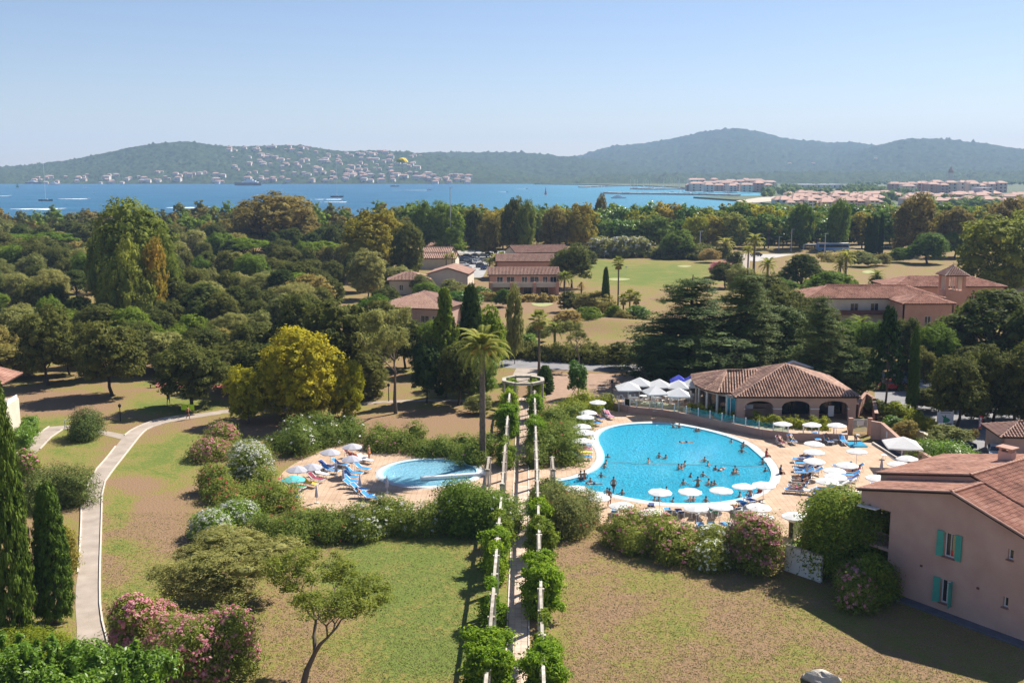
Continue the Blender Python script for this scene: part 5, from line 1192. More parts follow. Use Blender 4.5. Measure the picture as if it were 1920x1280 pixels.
def fanpalm(x, yb, yc, spread, label, auto=False, thin=1):
    p = P(x, yb); zc = HT(yc, p.y); h = empty('palm_tree', p, 0, label, 'palm tree', None if not auto else 'palm trees of the middle ground', auto); s = spread / PM(p.y, zc) / 3.6
    mb = MB(); mb.tube([(0, 0, 0), (.05, 0, zc * .3), (.03, 0, zc)], [.26 * thin, .17 * thin, .14 * thin], 8); mb.build('trunk', M_trunkp, h)
    cr = []; top = Vector((.03, 0, zc))
    for i in range(46): t = i / 46; cr.append((FL[min(3, int(t * 4))], i * 2.4, s * q.uniform(.9, 1.1)))
    joined(cr, top, h, LM['palm'])
    joined([(FLd[i % 2], i * 2.4, s * q.uniform(.8, 1.0)) for i in range(20)], top - Vector((0, 0, .25)), h, LM['dry'], 'dead_skirt')
    return h
datepalm(905, 868, 655, 128, 'tall date palm with wide drooping crown beside the pergola', True)
fanpalm(1158, 596, 492, 32, 'slender tall fan palm standing on the golf course')
for x, yb, yc, s in [(1360, 484, 458, 44), (1413, 512, 452, 48), (1402, 508, 470, 34), (1438, 545, 497, 48), (1585, 520, 484, 48), (1642, 560, 518, 38), (1735, 555, 532, 34), (930, 520, 486, 30), (918, 520, 492, 26), (848, 508, 480, 22), (837, 508, 482, 20), (1040, 668, 618, 54), (1610, 665, 610, 60), (1575, 520, 500, 40)]:
    datepalm(x, yb, yc, s, 'date palm with arching grey green fronds', auto=True)
datepalm(1058, 556, 521, 44, 'palm with drooping browned crown at the corner of the balcony house', dry=False)
datepalm(1090, 560, 530, 38, 'dying palm with a skirt of dry brown fronds', dry=True)
for x, yb, yc, s in [(1010, 708, 598, 48), (1180, 596, 552, 30), (1192, 598, 558, 30), (1168, 598, 560, 28), (940, 520, 482, 28), (1520, 512, 492, 30), (1482, 470, 430, 20), (1505, 470, 428, 20), (1440, 470, 425, 20), (1460, 470, 428, 18)]:
    fanpalm(x, yb, yc, s, 'fan palm with a bushy head', auto=True)
# ------------------------------------------------------------------ notable trees (survey: x, foot, top, width)
pt = plant
pt('tall', 262, 600, 372, 185, 'gum', 'giant gum tree, tallest in the left wood, grey green', name='gum_tree', auto=False, var=0)
pt('gum', 246, 626, 428, 120, 'gum', 'plumed gum tree in front of the giant one', name='gum_tree', auto=False, var=1); pt('tall', 290, 622, 445, 70, 'bronze', 'bronze tinted gum tree right of the plumed one', name='gum_tree', auto=False)
pt('gum', 312, 606, 425, 80, 'gum', 'grey green gum tree at the right of the gum group', name='gum_tree', auto=False, var=0)
pt('tall', 193, 590, 420, 60, 'gum', 'dark gum tree left of the giant one', name='gum_tree', auto=False)
pt('mound', 563, 786, 607, 215, 'mimosa', 'big yellow green spreading tree by the paddling pool', auto=False, var=0, deep=.8)
pt('mound', 645, 782, 668, 80, 'mimosa', 'right lobe yellow green tree beside the big one', auto=False, var=2)
pt('mound', 466, 792, 680, 86, 'mimosa', 'small yellow green tree left of the big one', auto=False, var=1)
pt('sparse', 742, 775, 588, 150, 'olive', 'thin grey green tree with bare twigs left of the palm', auto=False, var=0)
pt('round', 640, 738, 555, 170, 'oak', 'big dark oak behind the yellow green tree', auto=False, var=1)
pt('round', 560, 700, 545, 120, 'oak', 'dark oak behind the left half of the yellow tree', auto=False)
pt('spire', 836, 745, 545, 82, 'green', 'dark layered conifer behind the date palm', auto=False, var=0)
pt('cypress', 884, 735, 530, 60, 'spire', 'broad dark conifer column behind the date palm', auto=False, var=1)
pt('round', 905, 720, 570, 92, 'pine', 'yellow edged dark evergreen right of the conifers', auto=False)
pt('tall', 965, 682, 530, 40, 'olive', 'narrow feathery tree left of the golf green', auto=False)
pt('round', 860, 760, 640, 90, 'oak', 'very dark evergreen behind the palm trunk', auto=False)
pt('round', 800, 755, 640, 70, 'spire', 'dark evergreen shadowed behind the thin tree', auto=False)
pt('shrub', 897, 775, 738, 58, 'olive', 'round grey green shrub at the foot of the palm', cat='shrub', name='shrub', auto=False)
pt('shrub', 828, 745, 712, 30, 'spire', 'small round dark shrub left of the palm', cat='shrub', name='shrub', auto=False)
pt('cypress', 1022, 737, 684, 40, 'cypress', 'clipped cone of box beside the pergola ring', cat='topiary', name='topiary', auto=False)
pt('round', 1083, 745, 675, 44, 'lush', 'small staked tree with a mop head', auto=False)
pt('sparse', 1085, 690, 605, 80, 'olive', 'loose grey tree beside the date palm on the golf edge', auto=False)
pt('shrub', 1115, 590, 540, 90, 'scrub', 'dry brown thicket in front of the golf fairway', cat='shrub', name='shrub', auto=False)
pt('shrub', 1075, 585, 545, 60, 'oak', 'dark thicket left of the dry brown one', cat='shrub', name='shrub', auto=False)
pt('shrub', 1162, 614, 597, 32, 'scrub', 'small dry shrub on the golf mound', cat='shrub', name='shrub', auto=False)
pt('cypress', 1135, 590, 500, 20, 'cypress', 'ivy clad dead palm stump like a dark column', auto=False, cat='trunk', name='ivy_column')
pt('cedar', 1292, 722, 508, 300, 'cedar', 'great spreading cedar left of the bar roof', auto=False, var=0, name='cedar_tree')
pt('cedar', 1395, 712, 498, 215, 'cedar', 'cedar standing right behind the great one', auto=False, var=1, name='cedar_tree')
pt('cedar', 1535, 738, 545, 165, 'cedar', 'cedar behind the right half of the bar roof', auto=False, var=2, name='cedar_tree')
pt('round', 1440, 650, 535, 120, 'oak', 'dark evergreen between the cedars', auto=False)
pt('spire', 1658, 776, 575, 92, 'spire', 'dark ragged conifer with bare trunk right of the bar', auto=False, var=1, name='conifer_tree')
pt('cypress', 1709, 772, 612, 27, 'cypress', 'slim dark cypress right of the bar', auto=False, name='cypress_tree')
pt('cypress', 24, 1196, 712, 104, 'cypress', 'tall broad cypress at the left edge', auto=False, name='cypress_tree', var=0, rz=.5)
pt('cypress', 104, 1168, 902, 84, 'cypress', 'shorter cypress right of the tall one at the left', auto=False, name='cypress_tree', var=1, rz=2)
pt('pinedome', 1862, 700, 530, 240, 'darkpine', 'huge domed stone pine at the right edge', auto=False, name='stone_pine', var=0)
pt('pinedome', 1555, 585, 503, 140, 'pine', 'bright green domed stone pine before the field', auto=False, name='stone_pine', var=1)
pt('pinedome', 1503, 560, 470, 102, 'darkpine', 'dark stone pine left of the bright one', auto=False, name='stone_pine', var=0)
pt('pinedome', 1845, 560, 512, 70, 'pine', 'small bright stone pine right of the tower', auto=False, name='stone_pine', var=1)
pt('tall', 1865, 565, 398, 170, 'gum', 'huge green gum tree at the right edge beyond the field', auto=False, var=1)
pt('tall', 1925, 555, 395, 120, 'gum', 'gum tree cut by the right edge', auto=False, var=0)
pt('tall', 1708, 480, 360, 100, 'brown', 'large rusty plane tree beyond the field', auto=False, var=0)
pt('tall', 1790, 482, 384, 84, 'brown', 'rusty plane tree right of the largest one', auto=False, var=1)
pt('tall', 1885, 480, 365, 110, 'brown', 'rusty plane tree behind the gum at the right edge', auto=False, var=2)
pt('round', 1738, 494, 435, 82, 'green', 'round dark green tree at the far edge of the field', auto=False)
pt('round', 1790, 484, 432, 55, 'green', 'smaller round tree beside the dark green one', auto=False)
for x, y, w in ((1626, 405, 14), (1638, 402, 15), (1650, 400, 12), (1632, 418, 18)): pt('cypress', x, 482, y, w, 'spire', 'dark pointed conifer before the rusty plane', group='pointed conifers beyond the field', name='conifer_tree')
pt('tall', 1270, 484, 428, 75, 'green', 'round bluish green tree right of the white hedge', auto=False)
pt('round', 1072, 540, 455, 85, 'darkpine', 'big dark evergreen oak behind the balcony house', auto=False)
pt('tall', 520, 478, 356, 190, 'brown', 'wide olive brown plane breaking the shoreline', auto=False, var=1)
pt('tall', 700, 520, 388, 135, 'plane', 'yellow green plane left of the village', auto=False, var=2)
pt('tall', 765, 530, 415, 80, 'oak', 'dark oak right of the yellow green plane', auto=False, var=0)
pt('tall', 690, 560, 463, 80, 'olive', 'blue green willow before the yellow plane', auto=False, var=1)
pt('round', 750, 545, 498, 70, 'olive', 'grey olive before the village', auto=False)
pt('umbrella', 543, 575, 505, 135, 'pine', 'wide bright umbrella pine in the middle of the left wood', auto=False, name='umbrella_pine')
pt('umbrella', 455, 505, 440, 82, 'pine', 'umbrella pine at the left end of the pine row', auto=False, name='umbrella_pine')
pt('pinedome', 385, 625, 525, 120, 'darkpine', 'brownish round pine right of the gum trees', auto=False, name='stone_pine')
for i, (x, yt, w) in enumerate([(30, 432, 110), (100, 430, 100), (-20, 438, 80)]): pt('umbrella', x, 490, yt, w, 'pine', 'broad umbrella pine of the left edge', name='umbrella_pine', group='umbrella pines at the left edge')
for i in range(9): pt('pinedome', 510 + i * 24 + rnd.uniform(-6, 6), 494 + rnd.uniform(-3, 3), 425 + rnd.uniform(-8, 8), rnd.uniform(48, 66), 'darkpine', 'dark pine with bare trunk in the pine row', name='pine_tree', group='row of pines before the white gaps')
# garden trees of the left lawn
for x, yb, yt, w, lab, ln in [(90, 722, 572, 120, 'dark oak with a leaning trunk on the left lawn', 0), (210, 742, 598, 140, 'twin stemmed oak on the left lawn', 0), (160, 712, 600, 90, 'oak behind the twin stemmed one', 0), (360, 764, 640, 150, 'forked cork oak beside the path', 0), (130, 702, 610, 80, 'slim oak behind the leaning one', 0), (248, 700, 600, 110, 'oak before the playground', 0)]:
    pt('round', x, yb, yt, w, 'oak', lab, auto=False)
pt('olive', 432, 1132, 1000, 285, 'olive', 'spreading silvery olive tree above the oleanders', auto=False, var=0, deep=.9, name='olive_tree')
pt('sparse', 566, 1296, 1072, 330, 'gum', 'half bare slanting tree in the foreground', auto=False, rz=0, var=2)
# right side, around the hotel drive
for x, yb, yt, w, mm, lab in [(1795, 800, 662, 120, 'oak', 'grey green oak by the hotel drive behind the board'), (1862, 790, 645, 110, 'oak', 'tall oak beside the red banner'), (1925, 800, 640, 110, 'oak', 'oak at the right edge above the drive'), (1760, 700, 610, 90, 'oak', 'oak below the hotel pavilion'), (1830, 720, 640, 110, 'oak', 'dark oak under the domed pine'), (1590, 740, 640, 70, 'cedar', 'low cedar bough tree beside the bar roof'), (1640, 690, 600, 80, 'green', 'green tree below the hotel balcony'), (1730, 730, 650, 60, 'oak', 'small oak behind the slim cypress')]:
    pt('round', x, yb, yt, w, mm, lab, auto=False)
for x, yb, yt, w, mm, lab in [(1715, 812, 768, 46, 'hedge', 'rounded yellow green shrub nearest the slim cypress'), (1738, 818, 775, 40, 'hedge', 'rounded yellow green shrub right of its twin'), (1695, 825, 786, 50, 'scrub', 'brown tinged shrub above the ramp wall'), (1676, 790, 748, 64, 'hedge', 'yellow green shrubbery behind the ragged conifer'), (1640, 775, 745, 50, 'olive', 'grey green shrub by the bar corner'), (1775, 838, 792, 88, 'olive', 'low flat topped grey shrub above the parked blue car'), (1827, 820, 803, 22, 'scrub', 'small round shrub before the red banner'), (1672, 806, 775, 40, 'lush', 'bright green shrub by the steps')]:
    pt('shrub', x, yb, yt, w, mm, lab, cat='shrub', name='shrub', auto=False)
for x, yb, yt, w, k, mm in [(1170, 690, 640, 70, 'shrub', 'oak'), (1240, 700, 620, 120, 'mound', 'cedar'), (1350, 705, 600, 150, 'mound', 'cedar'), (1455, 700, 560, 130, 'mound', 'cedar'), (1480, 640, 540, 110, 'round', 'oak'), (1430, 600, 510, 100, 'round', 'oak'), (1390, 560, 495, 70, 'round', 'olive'), (1360, 540, 490, 60, 'round', 'oak'), (1530, 660, 570, 110, 'round', 'oak'), (1590, 680, 600, 90, 'round', 'green'),
        (1520, 720, 640, 130, 'mound', 'cedar'), (1600, 745, 668, 90, 'mound', 'cedar'), (1465, 570, 520, 70, 'round', 'green'), (1610, 720, 650, 80, 'round', 'oak'), (1690, 680, 610, 90, 'round', 'oak'), (1780, 690, 600, 120, 'mound', 'oak'), (1850, 740, 660, 120, 'round', 'oak'), (1930, 720, 560, 150, 'pinedome', 'darkpine'), (1810, 760, 690, 90, 'mound', 'oak'), (1900, 790, 700, 120, 'mound', 'oak'), (1830, 790, 735, 70, 'shrub', 'oak'), (1745, 770, 720, 70, 'shrub', 'oak'),
        (1700, 700, 590, 80, 'mound', 'oak'), (1748, 715, 600, 90, 'mound', 'green'), (1795, 695, 590, 80, 'round', 'oak'), (1660, 660, 600, 50, 'round', 'olive'), (700, 700, 600, 100, 'round', 'oak'), (760, 690, 600, 90, 'round', 'oak'), (720, 660, 560, 90, 'round', 'oak'), (820, 700, 590, 80, 'mound', 'green'), (870, 690, 600, 80, 'mound', 'spire'), (915, 690, 600, 70, 'mound', 'green'), (940, 670, 610, 60, 'round', 'olive'), (985, 660, 620, 60, 'shrub', 'lush'), (860, 600, 545, 70, 'round', 'lush'), (880, 580, 540, 50, 'shrub', 'lush'), (700, 620, 550, 80, 'round', 'green'), (800, 575, 525, 60, 'mound', 'green'), (850, 565, 522, 50, 'shrub', 'olive'), (725, 590, 535, 60, 'round', 'oak'), (940, 575, 540, 40, 'shrub', 'green'), (500, 740, 640, 130, 'round', 'oak'), (430, 730, 640, 110, 'round', 'oak'), (600, 700, 600, 120, 'round', 'oak'),
        (300, 700, 620, 110, 'round', 'olive'), (30, 706, 640, 130, 'mound', 'scrub'), (-20, 700, 600, 120, 'mound', 'scrub'), (390, 700, 610, 110, 'round', 'oak'), (470, 700, 600, 100, 'mound', 'oak'), (550, 720, 630, 120, 'mound', 'oak'), (680, 745, 650, 110, 'mound', 'oak'), (905, 745, 660, 60, 'mound', 'lush'), (1640, 560, 515, 40, 'shrub', 'green'), (1100, 610, 570, 60, 'shrub', 'green'), (1060, 620, 580, 60, 'shrub', 'scrub'), (1010, 640, 600, 50, 'shrub', 'olive'), (1150, 602, 570, 40, 'shrub', 'green'), (1195, 604, 568, 50, 'shrub', 'lush'), (1170, 606, 580, 50, 'shrub', 'scrub'), (735, 545, 505, 60, 'shrub', 'olive'), (790, 552, 512, 50, 'shrub', 'olive'), (715, 530, 490, 60, 'round', 'olive'), (905, 560, 535, 40, 'shrub', 'lush'), (870, 560, 530, 40, 'shrub', 'olive'), (770, 520, 480, 40, 'round', 'oak'), (1060, 520, 470, 60, 'round', 'oak'), (1100, 500, 470, 40, 'shrub', 'oak'), (1330, 492, 462, 40, 'shrub', 'scrub'), (1375, 505, 470, 40, 'shrub', 'oak'), (1350, 520, 485, 50, 'shrub', 'pink'), (1620, 500, 470, 60, 'shrub', 'olive'), (1690, 492, 460, 50, 'shrub', 'green'), (1650, 498, 475, 40, 'shrub', 'scrub')]:
    pt(k, x, yb, yt, w, mm, {'oak': 'dark evergreen tree', 'cedar': 'low cedar boughs', 'green': 'green leafy tree', 'olive': 'grey green tree', 'lush': 'bright green tree', 'scrub': 'straw coloured thicket', 'spire': 'very dark evergreen', 'darkpine': 'dark domed pine', 'pink': 'pink flowering bougainvillea bush'}[mm])
# ------------------------------------------------------------------ the left wood and the far tree belt
NOT = [(430, 700, 1100, 790), (690, 520, 1200, 700), (860, 476, 1100, 560), (795, 470, 900, 560)]
cnt = 0
MASS = {}
def wood(x, yb, kinds, hgt, labels, group, far=False):
    global cnt
    if far:
        key, m, lab = rnd.choice(kinds); p = P(x, yb); h = rnd.uniform(*hgt); MASS.setdefault(group, []).append((p, h, m, rnd.randrange(3))); return
    key, m, lab = rnd.choice(kinds); p = P(x, yb); h = rnd.uniform(*hgt)
    w = h * rnd.uniform(.75, 1.15) * (1.3 if key in ('umbrella',) else 1)
    TN[0] += 1; t = T[key][TN[0] % len(T[key])]; o = empty('tree', p, rnd.uniform(0, 6.28), lab, 'tree', group, True); o.scale = (w, w, h)
    c = link(t[0], 'crown', o); recolor(c, LM[m])
    if t[1]: link(t[1], 'trunk', o)
    cnt += 1
WOOD = [('round', 'oak', 'dark oak in the left wood')] * 5 + [('round', 'olive', 'grey green olive in the left wood')] * 3 + [('round', 'green', 'mid green tree in the left wood')] * 2 + [('umbrella', 'pine', 'umbrella pine in the left wood'), ('pinedome', 'darkpine', 'dark round pine in the left wood'), ('olive', 'olive', 'silvery olive in the left wood'), ('shrub', 'scrub', 'straw coloured scrub bush in the left wood')]
# rows receding from the lawn edge to the shore
rows = [(684, -40, 520, 62, (5.5, 7.5)), (660, -60, 560, 60, (6, 8.5)), (634, -60, 640, 56, (6.5, 9)), (610, -60, 700, 54, (7, 9.5)), (588, -70, 700, 52, (7, 10)), (566, -70, 690, 50, (7, 10)), (546, -80, 680, 50, (7, 10.5)), (528, -80, 690, 46, (8, 11)), (512, -80, 740, 44, (8, 11)), (497, -80, 500, 44, (9, 12)), (484, -90, 470, 42, (10, 13))]
for yb, xa, xb, st, hg in rows:
    x = xa + rnd.uniform(0, st)
    while x < xb:
        if not (x > 150 and x < 360 and 560 < yb < 640 and rnd.random() < .6) and not (x > 640 and yb > 560): wood(x, yb + rnd.uniform(-6, 6), WOOD, hg, None, 'trees of the left wood')
        x += st * rnd.uniform(.75, 1.25)
FARW = [('far', 'oak', 'dark green tree along the left shore')] * 4 + [('far', 'brown', 'rust tinted tree along the left shore')] * 3 + [('far', 'green', 'green tree along the left shore')] * 2 + [('umbrella', 'pine', 'umbrella pine along the left shore')]
for yb, st in ((472, 40), (461, 36), (452, 34), (443, 34), (434, 32)):
    x = -90 + rnd.uniform(0, st)
    while x < 760: wood(x, yb + rnd.uniform(-2, 2), FARW, (9, 13) if x < 330 else (11, 15), None, 'trees along the left shore', yb < 465); x += st * rnd.uniform(.8, 1.2)
BELT = [('far', 'lush', 'green poplar in the belt beyond the road')] * 3 + [('far', 'mimosa', 'yellowing plane in the belt beyond the road')] * 1 + [('far', 'plane', 'tawny plane in the belt beyond the road')] * 2 + [('far', 'green', 'dark tree in the belt beyond the road')] * 3 + [('far', 'gum', 'grey green tree in the belt beyond the road')] * 1
for yb, st, hg in ((466, 30, (12, 17)), (458, 28, (14, 19)), (450, 28, (12, 16)), (443, 28, (11, 15)), (436, 28, (9, 13)), (428, 28, (8, 12))):
    x = 760 + rnd.uniform(0, st)
    while x < 2050:
        wood(x, yb + rnd.uniform(-2, 2), BELT, hg, None, 'tree belt beyond the road', yb < 455); x += st * rnd.uniform(.8, 1.25)
for x, yb, yt, w, mm in [(795, 480, 372, 60, 'green'), (840, 482, 377, 90, 'green'), (918, 486, 400, 46, 'brown'), (962, 482, 364, 60, 'oak'), (985, 484, 374, 50, 'gum'), (1040, 476, 384, 60, 'brown'), (1085, 474, 376, 80, 'plane'), (1124, 455, 362, 32, 'brown'), (890, 478, 385, 50, 'oak'), (1500, 470, 376, 60, 'green'), (1570, 470, 372, 56, 'green')]:
    pt('tall', x, yb, yt, w, mm, 'tall %s tree rising above the belt' % {'green': 'green', 'brown': 'rusty', 'oak': 'dark', 'gum': 'grey green', 'plane': 'yellowing'}[mm], group='tall trees above the belt')
LOW = []
for i in range(3):
    q = random.Random(95 + i); cl = dome(q, 12, .50, .36, (.16, .24), .32, -.9); V, F = leafcloud(cl, 1100, .05, 95 + i); V2, F2 = cores(cl, .6); LOW.append((np.vstack([V, V2]), np.vstack([F, F2 + len(V)])))
for g, l in MASS.items():
    names = sorted({t[2] for t in l}); VV = []; FF = []; MI = []; n = 0
    for p, h, m, k in l:
        V, F = LOW[k]; a = rnd.uniform(0, 6.28); ca, sa = math.cos(a), math.sin(a); w = h * rnd.uniform(.8, 1.1)
        VV.append(np.stack([(V[:, 0] * ca - V[:, 1] * sa) * w + p.x, (V[:, 0] * sa + V[:, 1] * ca) * w + p.y, V[:, 2] * h], -1)); FF.append(F + n); MI.append(np.full(len(F), names.index(m))); n += len(V)
    tag(link(npmesh('tree_mass', np.vstack(VV), np.vstack(FF), [LM[x] for x in names], np.concatenate(MI)), 'tree_mass'), 'mass of trees behind the front row, ' + g, 'trees', kind='stuff')
# far wooded plain by the harbour: beyond counting
def scatterwood(name, boxes, n, seed):
    r = np.random.RandomState(seed); cl = []
    for (xa, xb, ya, yb_, k) in boxes:
        for i in range(k):
            x, y = r.uniform(xa, xb), r.uniform(ya, yb_); p = P(x, y, -1); s = r.uniform(3.2, 5.5); cl.append((p.x, p.y, s * .8 - 1, s, s, s * r.uniform(.8, 1.2)))
    V, F = leafcloud(cl, n, 1.3, seed, spread=.2, sprig=6); V2, F2 = cores(cl, .85); tag(link(npmesh(name, np.vstack([V, V2]), np.vstack([F, F2 + len(V)]), LM['green']), name), 'distant woods between the town and the belt', 'woods', kind='stuff')
scatterwood('far_woods', [(1440, 2150, 410, 426, 420), (1380, 1500, 402, 420, 60), (1440, 1700, 351, 354, 60), (1430, 1720, 357, 366, 130), (1480, 1700, 374, 377, 20), (1430, 1700, 369, 370.5, 14), (1600, 2100, 344, 347, 150), (1650, 2100, 376, 378, 30), (1650, 2100, 388, 392, 60)], 30000, 4)
# ------------------------------------------------------------------ people
def skinbody(name, J, E, m, sub=1):
    """one continuous body grown over joints: J name -> (x, y, z, r)"""
    ks = list(J); me = bpy.data.meshes.new(name); me.from_pydata([J[k][:3] for k in ks], [(ks.index(a), ks.index(b)) for a, b in E], [])
    o = bpy.data.objects.new('tmp', me); C.objects.link(o); md = o.modifiers.new('s', 'SKIN'); md.use_smooth_shade = True
    for i, k in enumerate(ks): me.skin_vertices[0].data[i].radius = (J[k][3], J[k][3])
    me.skin_vertices[0].data[0].use_root = True
    if sub: s = o.modifiers.new('u', 'SUBSURF'); s.levels = sub; s.render_levels = sub
    dg = bpy.context.evaluated_depsgraph_get(); dg.update(); r = bpy.data.meshes.new_from_object(o.evaluated_get(dg)); r.name = name
    bpy.data.objects.remove(o); r.materials.clear(); r.materials.append(m); return r
M_skin = mat('skin', (.42, .22, .14), (.46, .25, .17), 3, .6); M_tan = mat('tanned_skin', (.30, .14, .08), (.34, .17, .10), 3, .6)
M_hair = mat('dark_hair', (.02, .014, .01), (.04, .028, .02), 9, .8); M_fair = mat('fair_hair', (.25, .17, .09), (.32, .22, .12), 9, .8)
def joints(pose):
    J = dict(pelvis=(0, 0, .95, .125), waist=(0, 0, 1.12, .115), chest=(0, 0, 1.33, .14), neck=(0, 0, 1.49, .055), jaw=(0, -.015, 1.56, .075), head=(0, -.005, 1.64, .095), crown=(0, 0, 1.71, .06))
    for s, n in ((-1, 'l'), (1, 'r')):
        J['sh' + n] = (s * .18, 0, 1.42, .06); J['el' + n] = (s * .25, .02, 1.14, .045); J['wr' + n] = (s * .27, -.04, .90, .032); J['ha' + n] = (s * .27, -.06, .82, .036)
        J['hi' + n] = (s * .10, 0, .88, .10); J['kn' + n] = (s * .11, -.02, .49, .062); J['an' + n] = (s * .11, .03, .08, .04); J['to' + n] = (s * .12, -.12, .035, .035)
    return J
ED = [('pelvis', 'waist'), ('waist', 'chest'), ('chest', 'neck'), ('neck', 'jaw'), ('jaw', 'head'), ('head', 'crown')]
for n in 'lr': ED += [('chest', 'sh' + n), ('sh' + n, 'el' + n), ('el' + n, 'wr' + n), ('wr' + n, 'ha' + n), ('pelvis', 'hi' + n), ('hi' + n, 'kn' + n), ('kn' + n, 'an' + n), ('an' + n, 'to' + n)]
def setj(J, **k):
    for a, v in k.items(): J[a] = (*v, J[a][3])
    return J
POSES = {}
J = joints(0); POSES['stand'] = setj(J, wrl=(-.2, -.15, 1.0), hal=(-.13, -.2, 1.03))
J = joints(0); POSES['walk'] = setj(J, knl=(-.1, -.2, .52), anl=(-.1, -.22, .1), tol=(-.1, -.37, .06), knr=(.1, .08, .5), anr=(.1, .32, .12), tor=(.1, .2, .04), ell=(-.24, .15, 1.16), wrl=(-.24, .12, .93), elr=(.24, -.12, 1.17), wrr=(.22, -.28, 1.0), har=(.21, -.35, 1.0), hal=(-.24, .1, .85))
J = joints(0); POSES['wade'] = setj(J, ell=(-.38, -.08, 1.25), wrl=(-.5, -.25, 1.22), hal=(-.54, -.32, 1.22), elr=(.38, -.08, 1.25), wrr=(.46, -.3, 1.22), har=(.48, -.38, 1.22))
J = joints(0)
for k, v in J.items(): J[k] = (v[0], (1.0 - v[2]) * 1.0, .03 + v[1] * .4, v[3])
POSES['prone'] = setj(J, neck=(0, -.5, .05), jaw=(0, -.57, .09), head=(0, -.63, .14), crown=(0, -.68, .17), ell=(-.32, -.62, -.02), wrl=(-.28, -.85, 0), hal=(-.27, -.95, 0), elr=(.34, -.3, -.05), wrr=(.42, -.1, -.08), har=(.44, 0, -.08))
J = joints(0)
POSES['sit'] = setj(J, pelvis=(0, 0, .12), waist=(0, -.0, .28), chest=(0, -.04, .5), neck=(0, -.06, .66), jaw=(0, -.09, .73), head=(0, -.09, .81), crown=(0, -.08, .88), shl=(-.18, -.04, .59), shr=(.18, -.04, .59), ell=(-.26, .1, .35), wrl=(-.27, .14, .12), hal=(-.28, .12, .05), elr=(.26, -.12, .36), wrr=(.16, -.3, .3), har=(.12, -.36, .3),
    hil=(-.1, -.05, .1), hir=(.1, -.05, .1), knl=(-.12, -.45, .14), knr=(.12, -.45, .16), anl=(-.12, -.5, -.25), anr=(.12, -.52, -.22), tol=(-.12, -.62, -.3), tor=(.12, -.64, -.27))
J = joints(0)   # lying back on a sunbed, head towards +x handled by turning; body along y, head at +y, raised
POSES['lie'] = setj(J, pelvis=(0, 0, .13), waist=(0, .16, .18), chest=(0, .34, .30), neck=(0, .48, .41), jaw=(0, .53, .47), head=(0, .59, .52), crown=(0, .65, .56), shl=(-.19, .42, .35), shr=(.19, .42, .35), ell=(-.3, .22, .2), wrl=(-.24, .0, .16), hal=(-.2, -.06, .17), elr=(.3, .25, .2), wrr=(.26, .02, .13), har=(.26, -.06, .12),
    hil=(-.1, -.08, .12), hir=(.1, -.08, .12), knl=(-.12, -.46, .3), knr=(.12, -.5, .14), anl=(-.12, -.8, .1), anr=(.12, -.92, .1), tol=(-.12, -.9, .13), tor=(.12, -.98, .2))
J = joints(0); POSES['bend'] = setj(J, waist=(0, -.12, 1.08), chest=(0, -.36, 1.12), neck=(0, -.52, 1.05), jaw=(0, -.58, 1.0), head=(0, -.64, .97), crown=(0, -.7, .93), shl=(-.18, -.44, 1.1), shr=(.18, -.44, 1.1), ell=(-.24, -.46, .83), wrl=(-.22, -.52, .6), hal=(-.2, -.54, .52), elr=(.24, -.46, .83), wrr=(.22, -.52, .6), har=(.2, -.54, .52))
BODY = {k: [skinbody('body', v, ED, m) for m in (M_skin, M_tan)] for k, v in POSES.items()}
def sub(J, names, grow): return {k: (*J[k][:3], J[k][3] + grow) for k in names}
TRUNKS = {}; SHIRT = {}
for k, v in POSES.items():
    g = .018; s = {a: (*v[a][:3], v[a][3] + g) for a in ('pelvis', 'hil', 'hir')}
    for n in 'lr': a, b = Vector(v['hi' + n][:3]), Vector(v['kn' + n][:3]); c = a.lerp(b, .4); s['t' + n] = (*c, .098)
    TRUNKS[k] = skinbody('swim_shorts', s, [('pelvis', 'hil'), ('pelvis', 'hir'), ('hil', 'tl'), ('hir', 'tr')], None, 1)
    s = {a: (*v[a][:3], v[a][3] + .022) for a in ('waist', 'chest', 'pelvis', 'shl', 'shr')}
    for n in 'lr': a, b = Vector(v['sh' + n][:3]), Vector(v['el' + n][:3]); s['e' + n] = (*a.lerp(b, .7), .066)
    SHIRT[k] = skinbody('shirt', s, [('waist', 'chest'), ('waist', 'pelvis'), ('chest', 'shl'), ('chest', 'shr'), ('shl', 'el'), ('shr', 'er')], None, 1)
HM_ = {}
for k, v in POSES.items():
    a, b = Vector(v['head'][:3]), Vector(v['crown'][:3]); c = a.lerp(b, .55); mb = MB(); mb.lathe([(.0, .075), (.05, .066), (.085, .035), (.1, -.01), (.09, -.05), (.06, -.075)], 8, c=(c.x, c.y + (.012 if k != 'lie' else .01), c.z + .0)); HM_[k] = mb.mesh('hair', M_hair, True)
CL = {n: mat(n + '_cloth', a, tuple(x * .85 for x in a), 6, .9) for n, a in dict(navy=(.02, .03, .10), red=(.5, .05, .05), black=(.02, .02, .025), white=(.7, .7, .7), blue=(.03, .22, .5), green=(.05, .3, .15), orange=(.6, .2, .04), grey=(.2, .2, .22), pink=(.6, .2, .3), turquoise=(.05, .4, .45), yellow=(.75, .5, .03), purple=(.12, .06, .2), lime=(.55, .85, .02), maroon=(.25, .03, .06)).items()}
SWIM = [('navy', 'navy'), ('red', 'red'), ('black', 'black'), ('blue', 'blue'), ('green', 'green'), ('orange', 'orange'), ('pink', 'pink'), ('turquoise', 'turquoise')]
PCACHE = {}
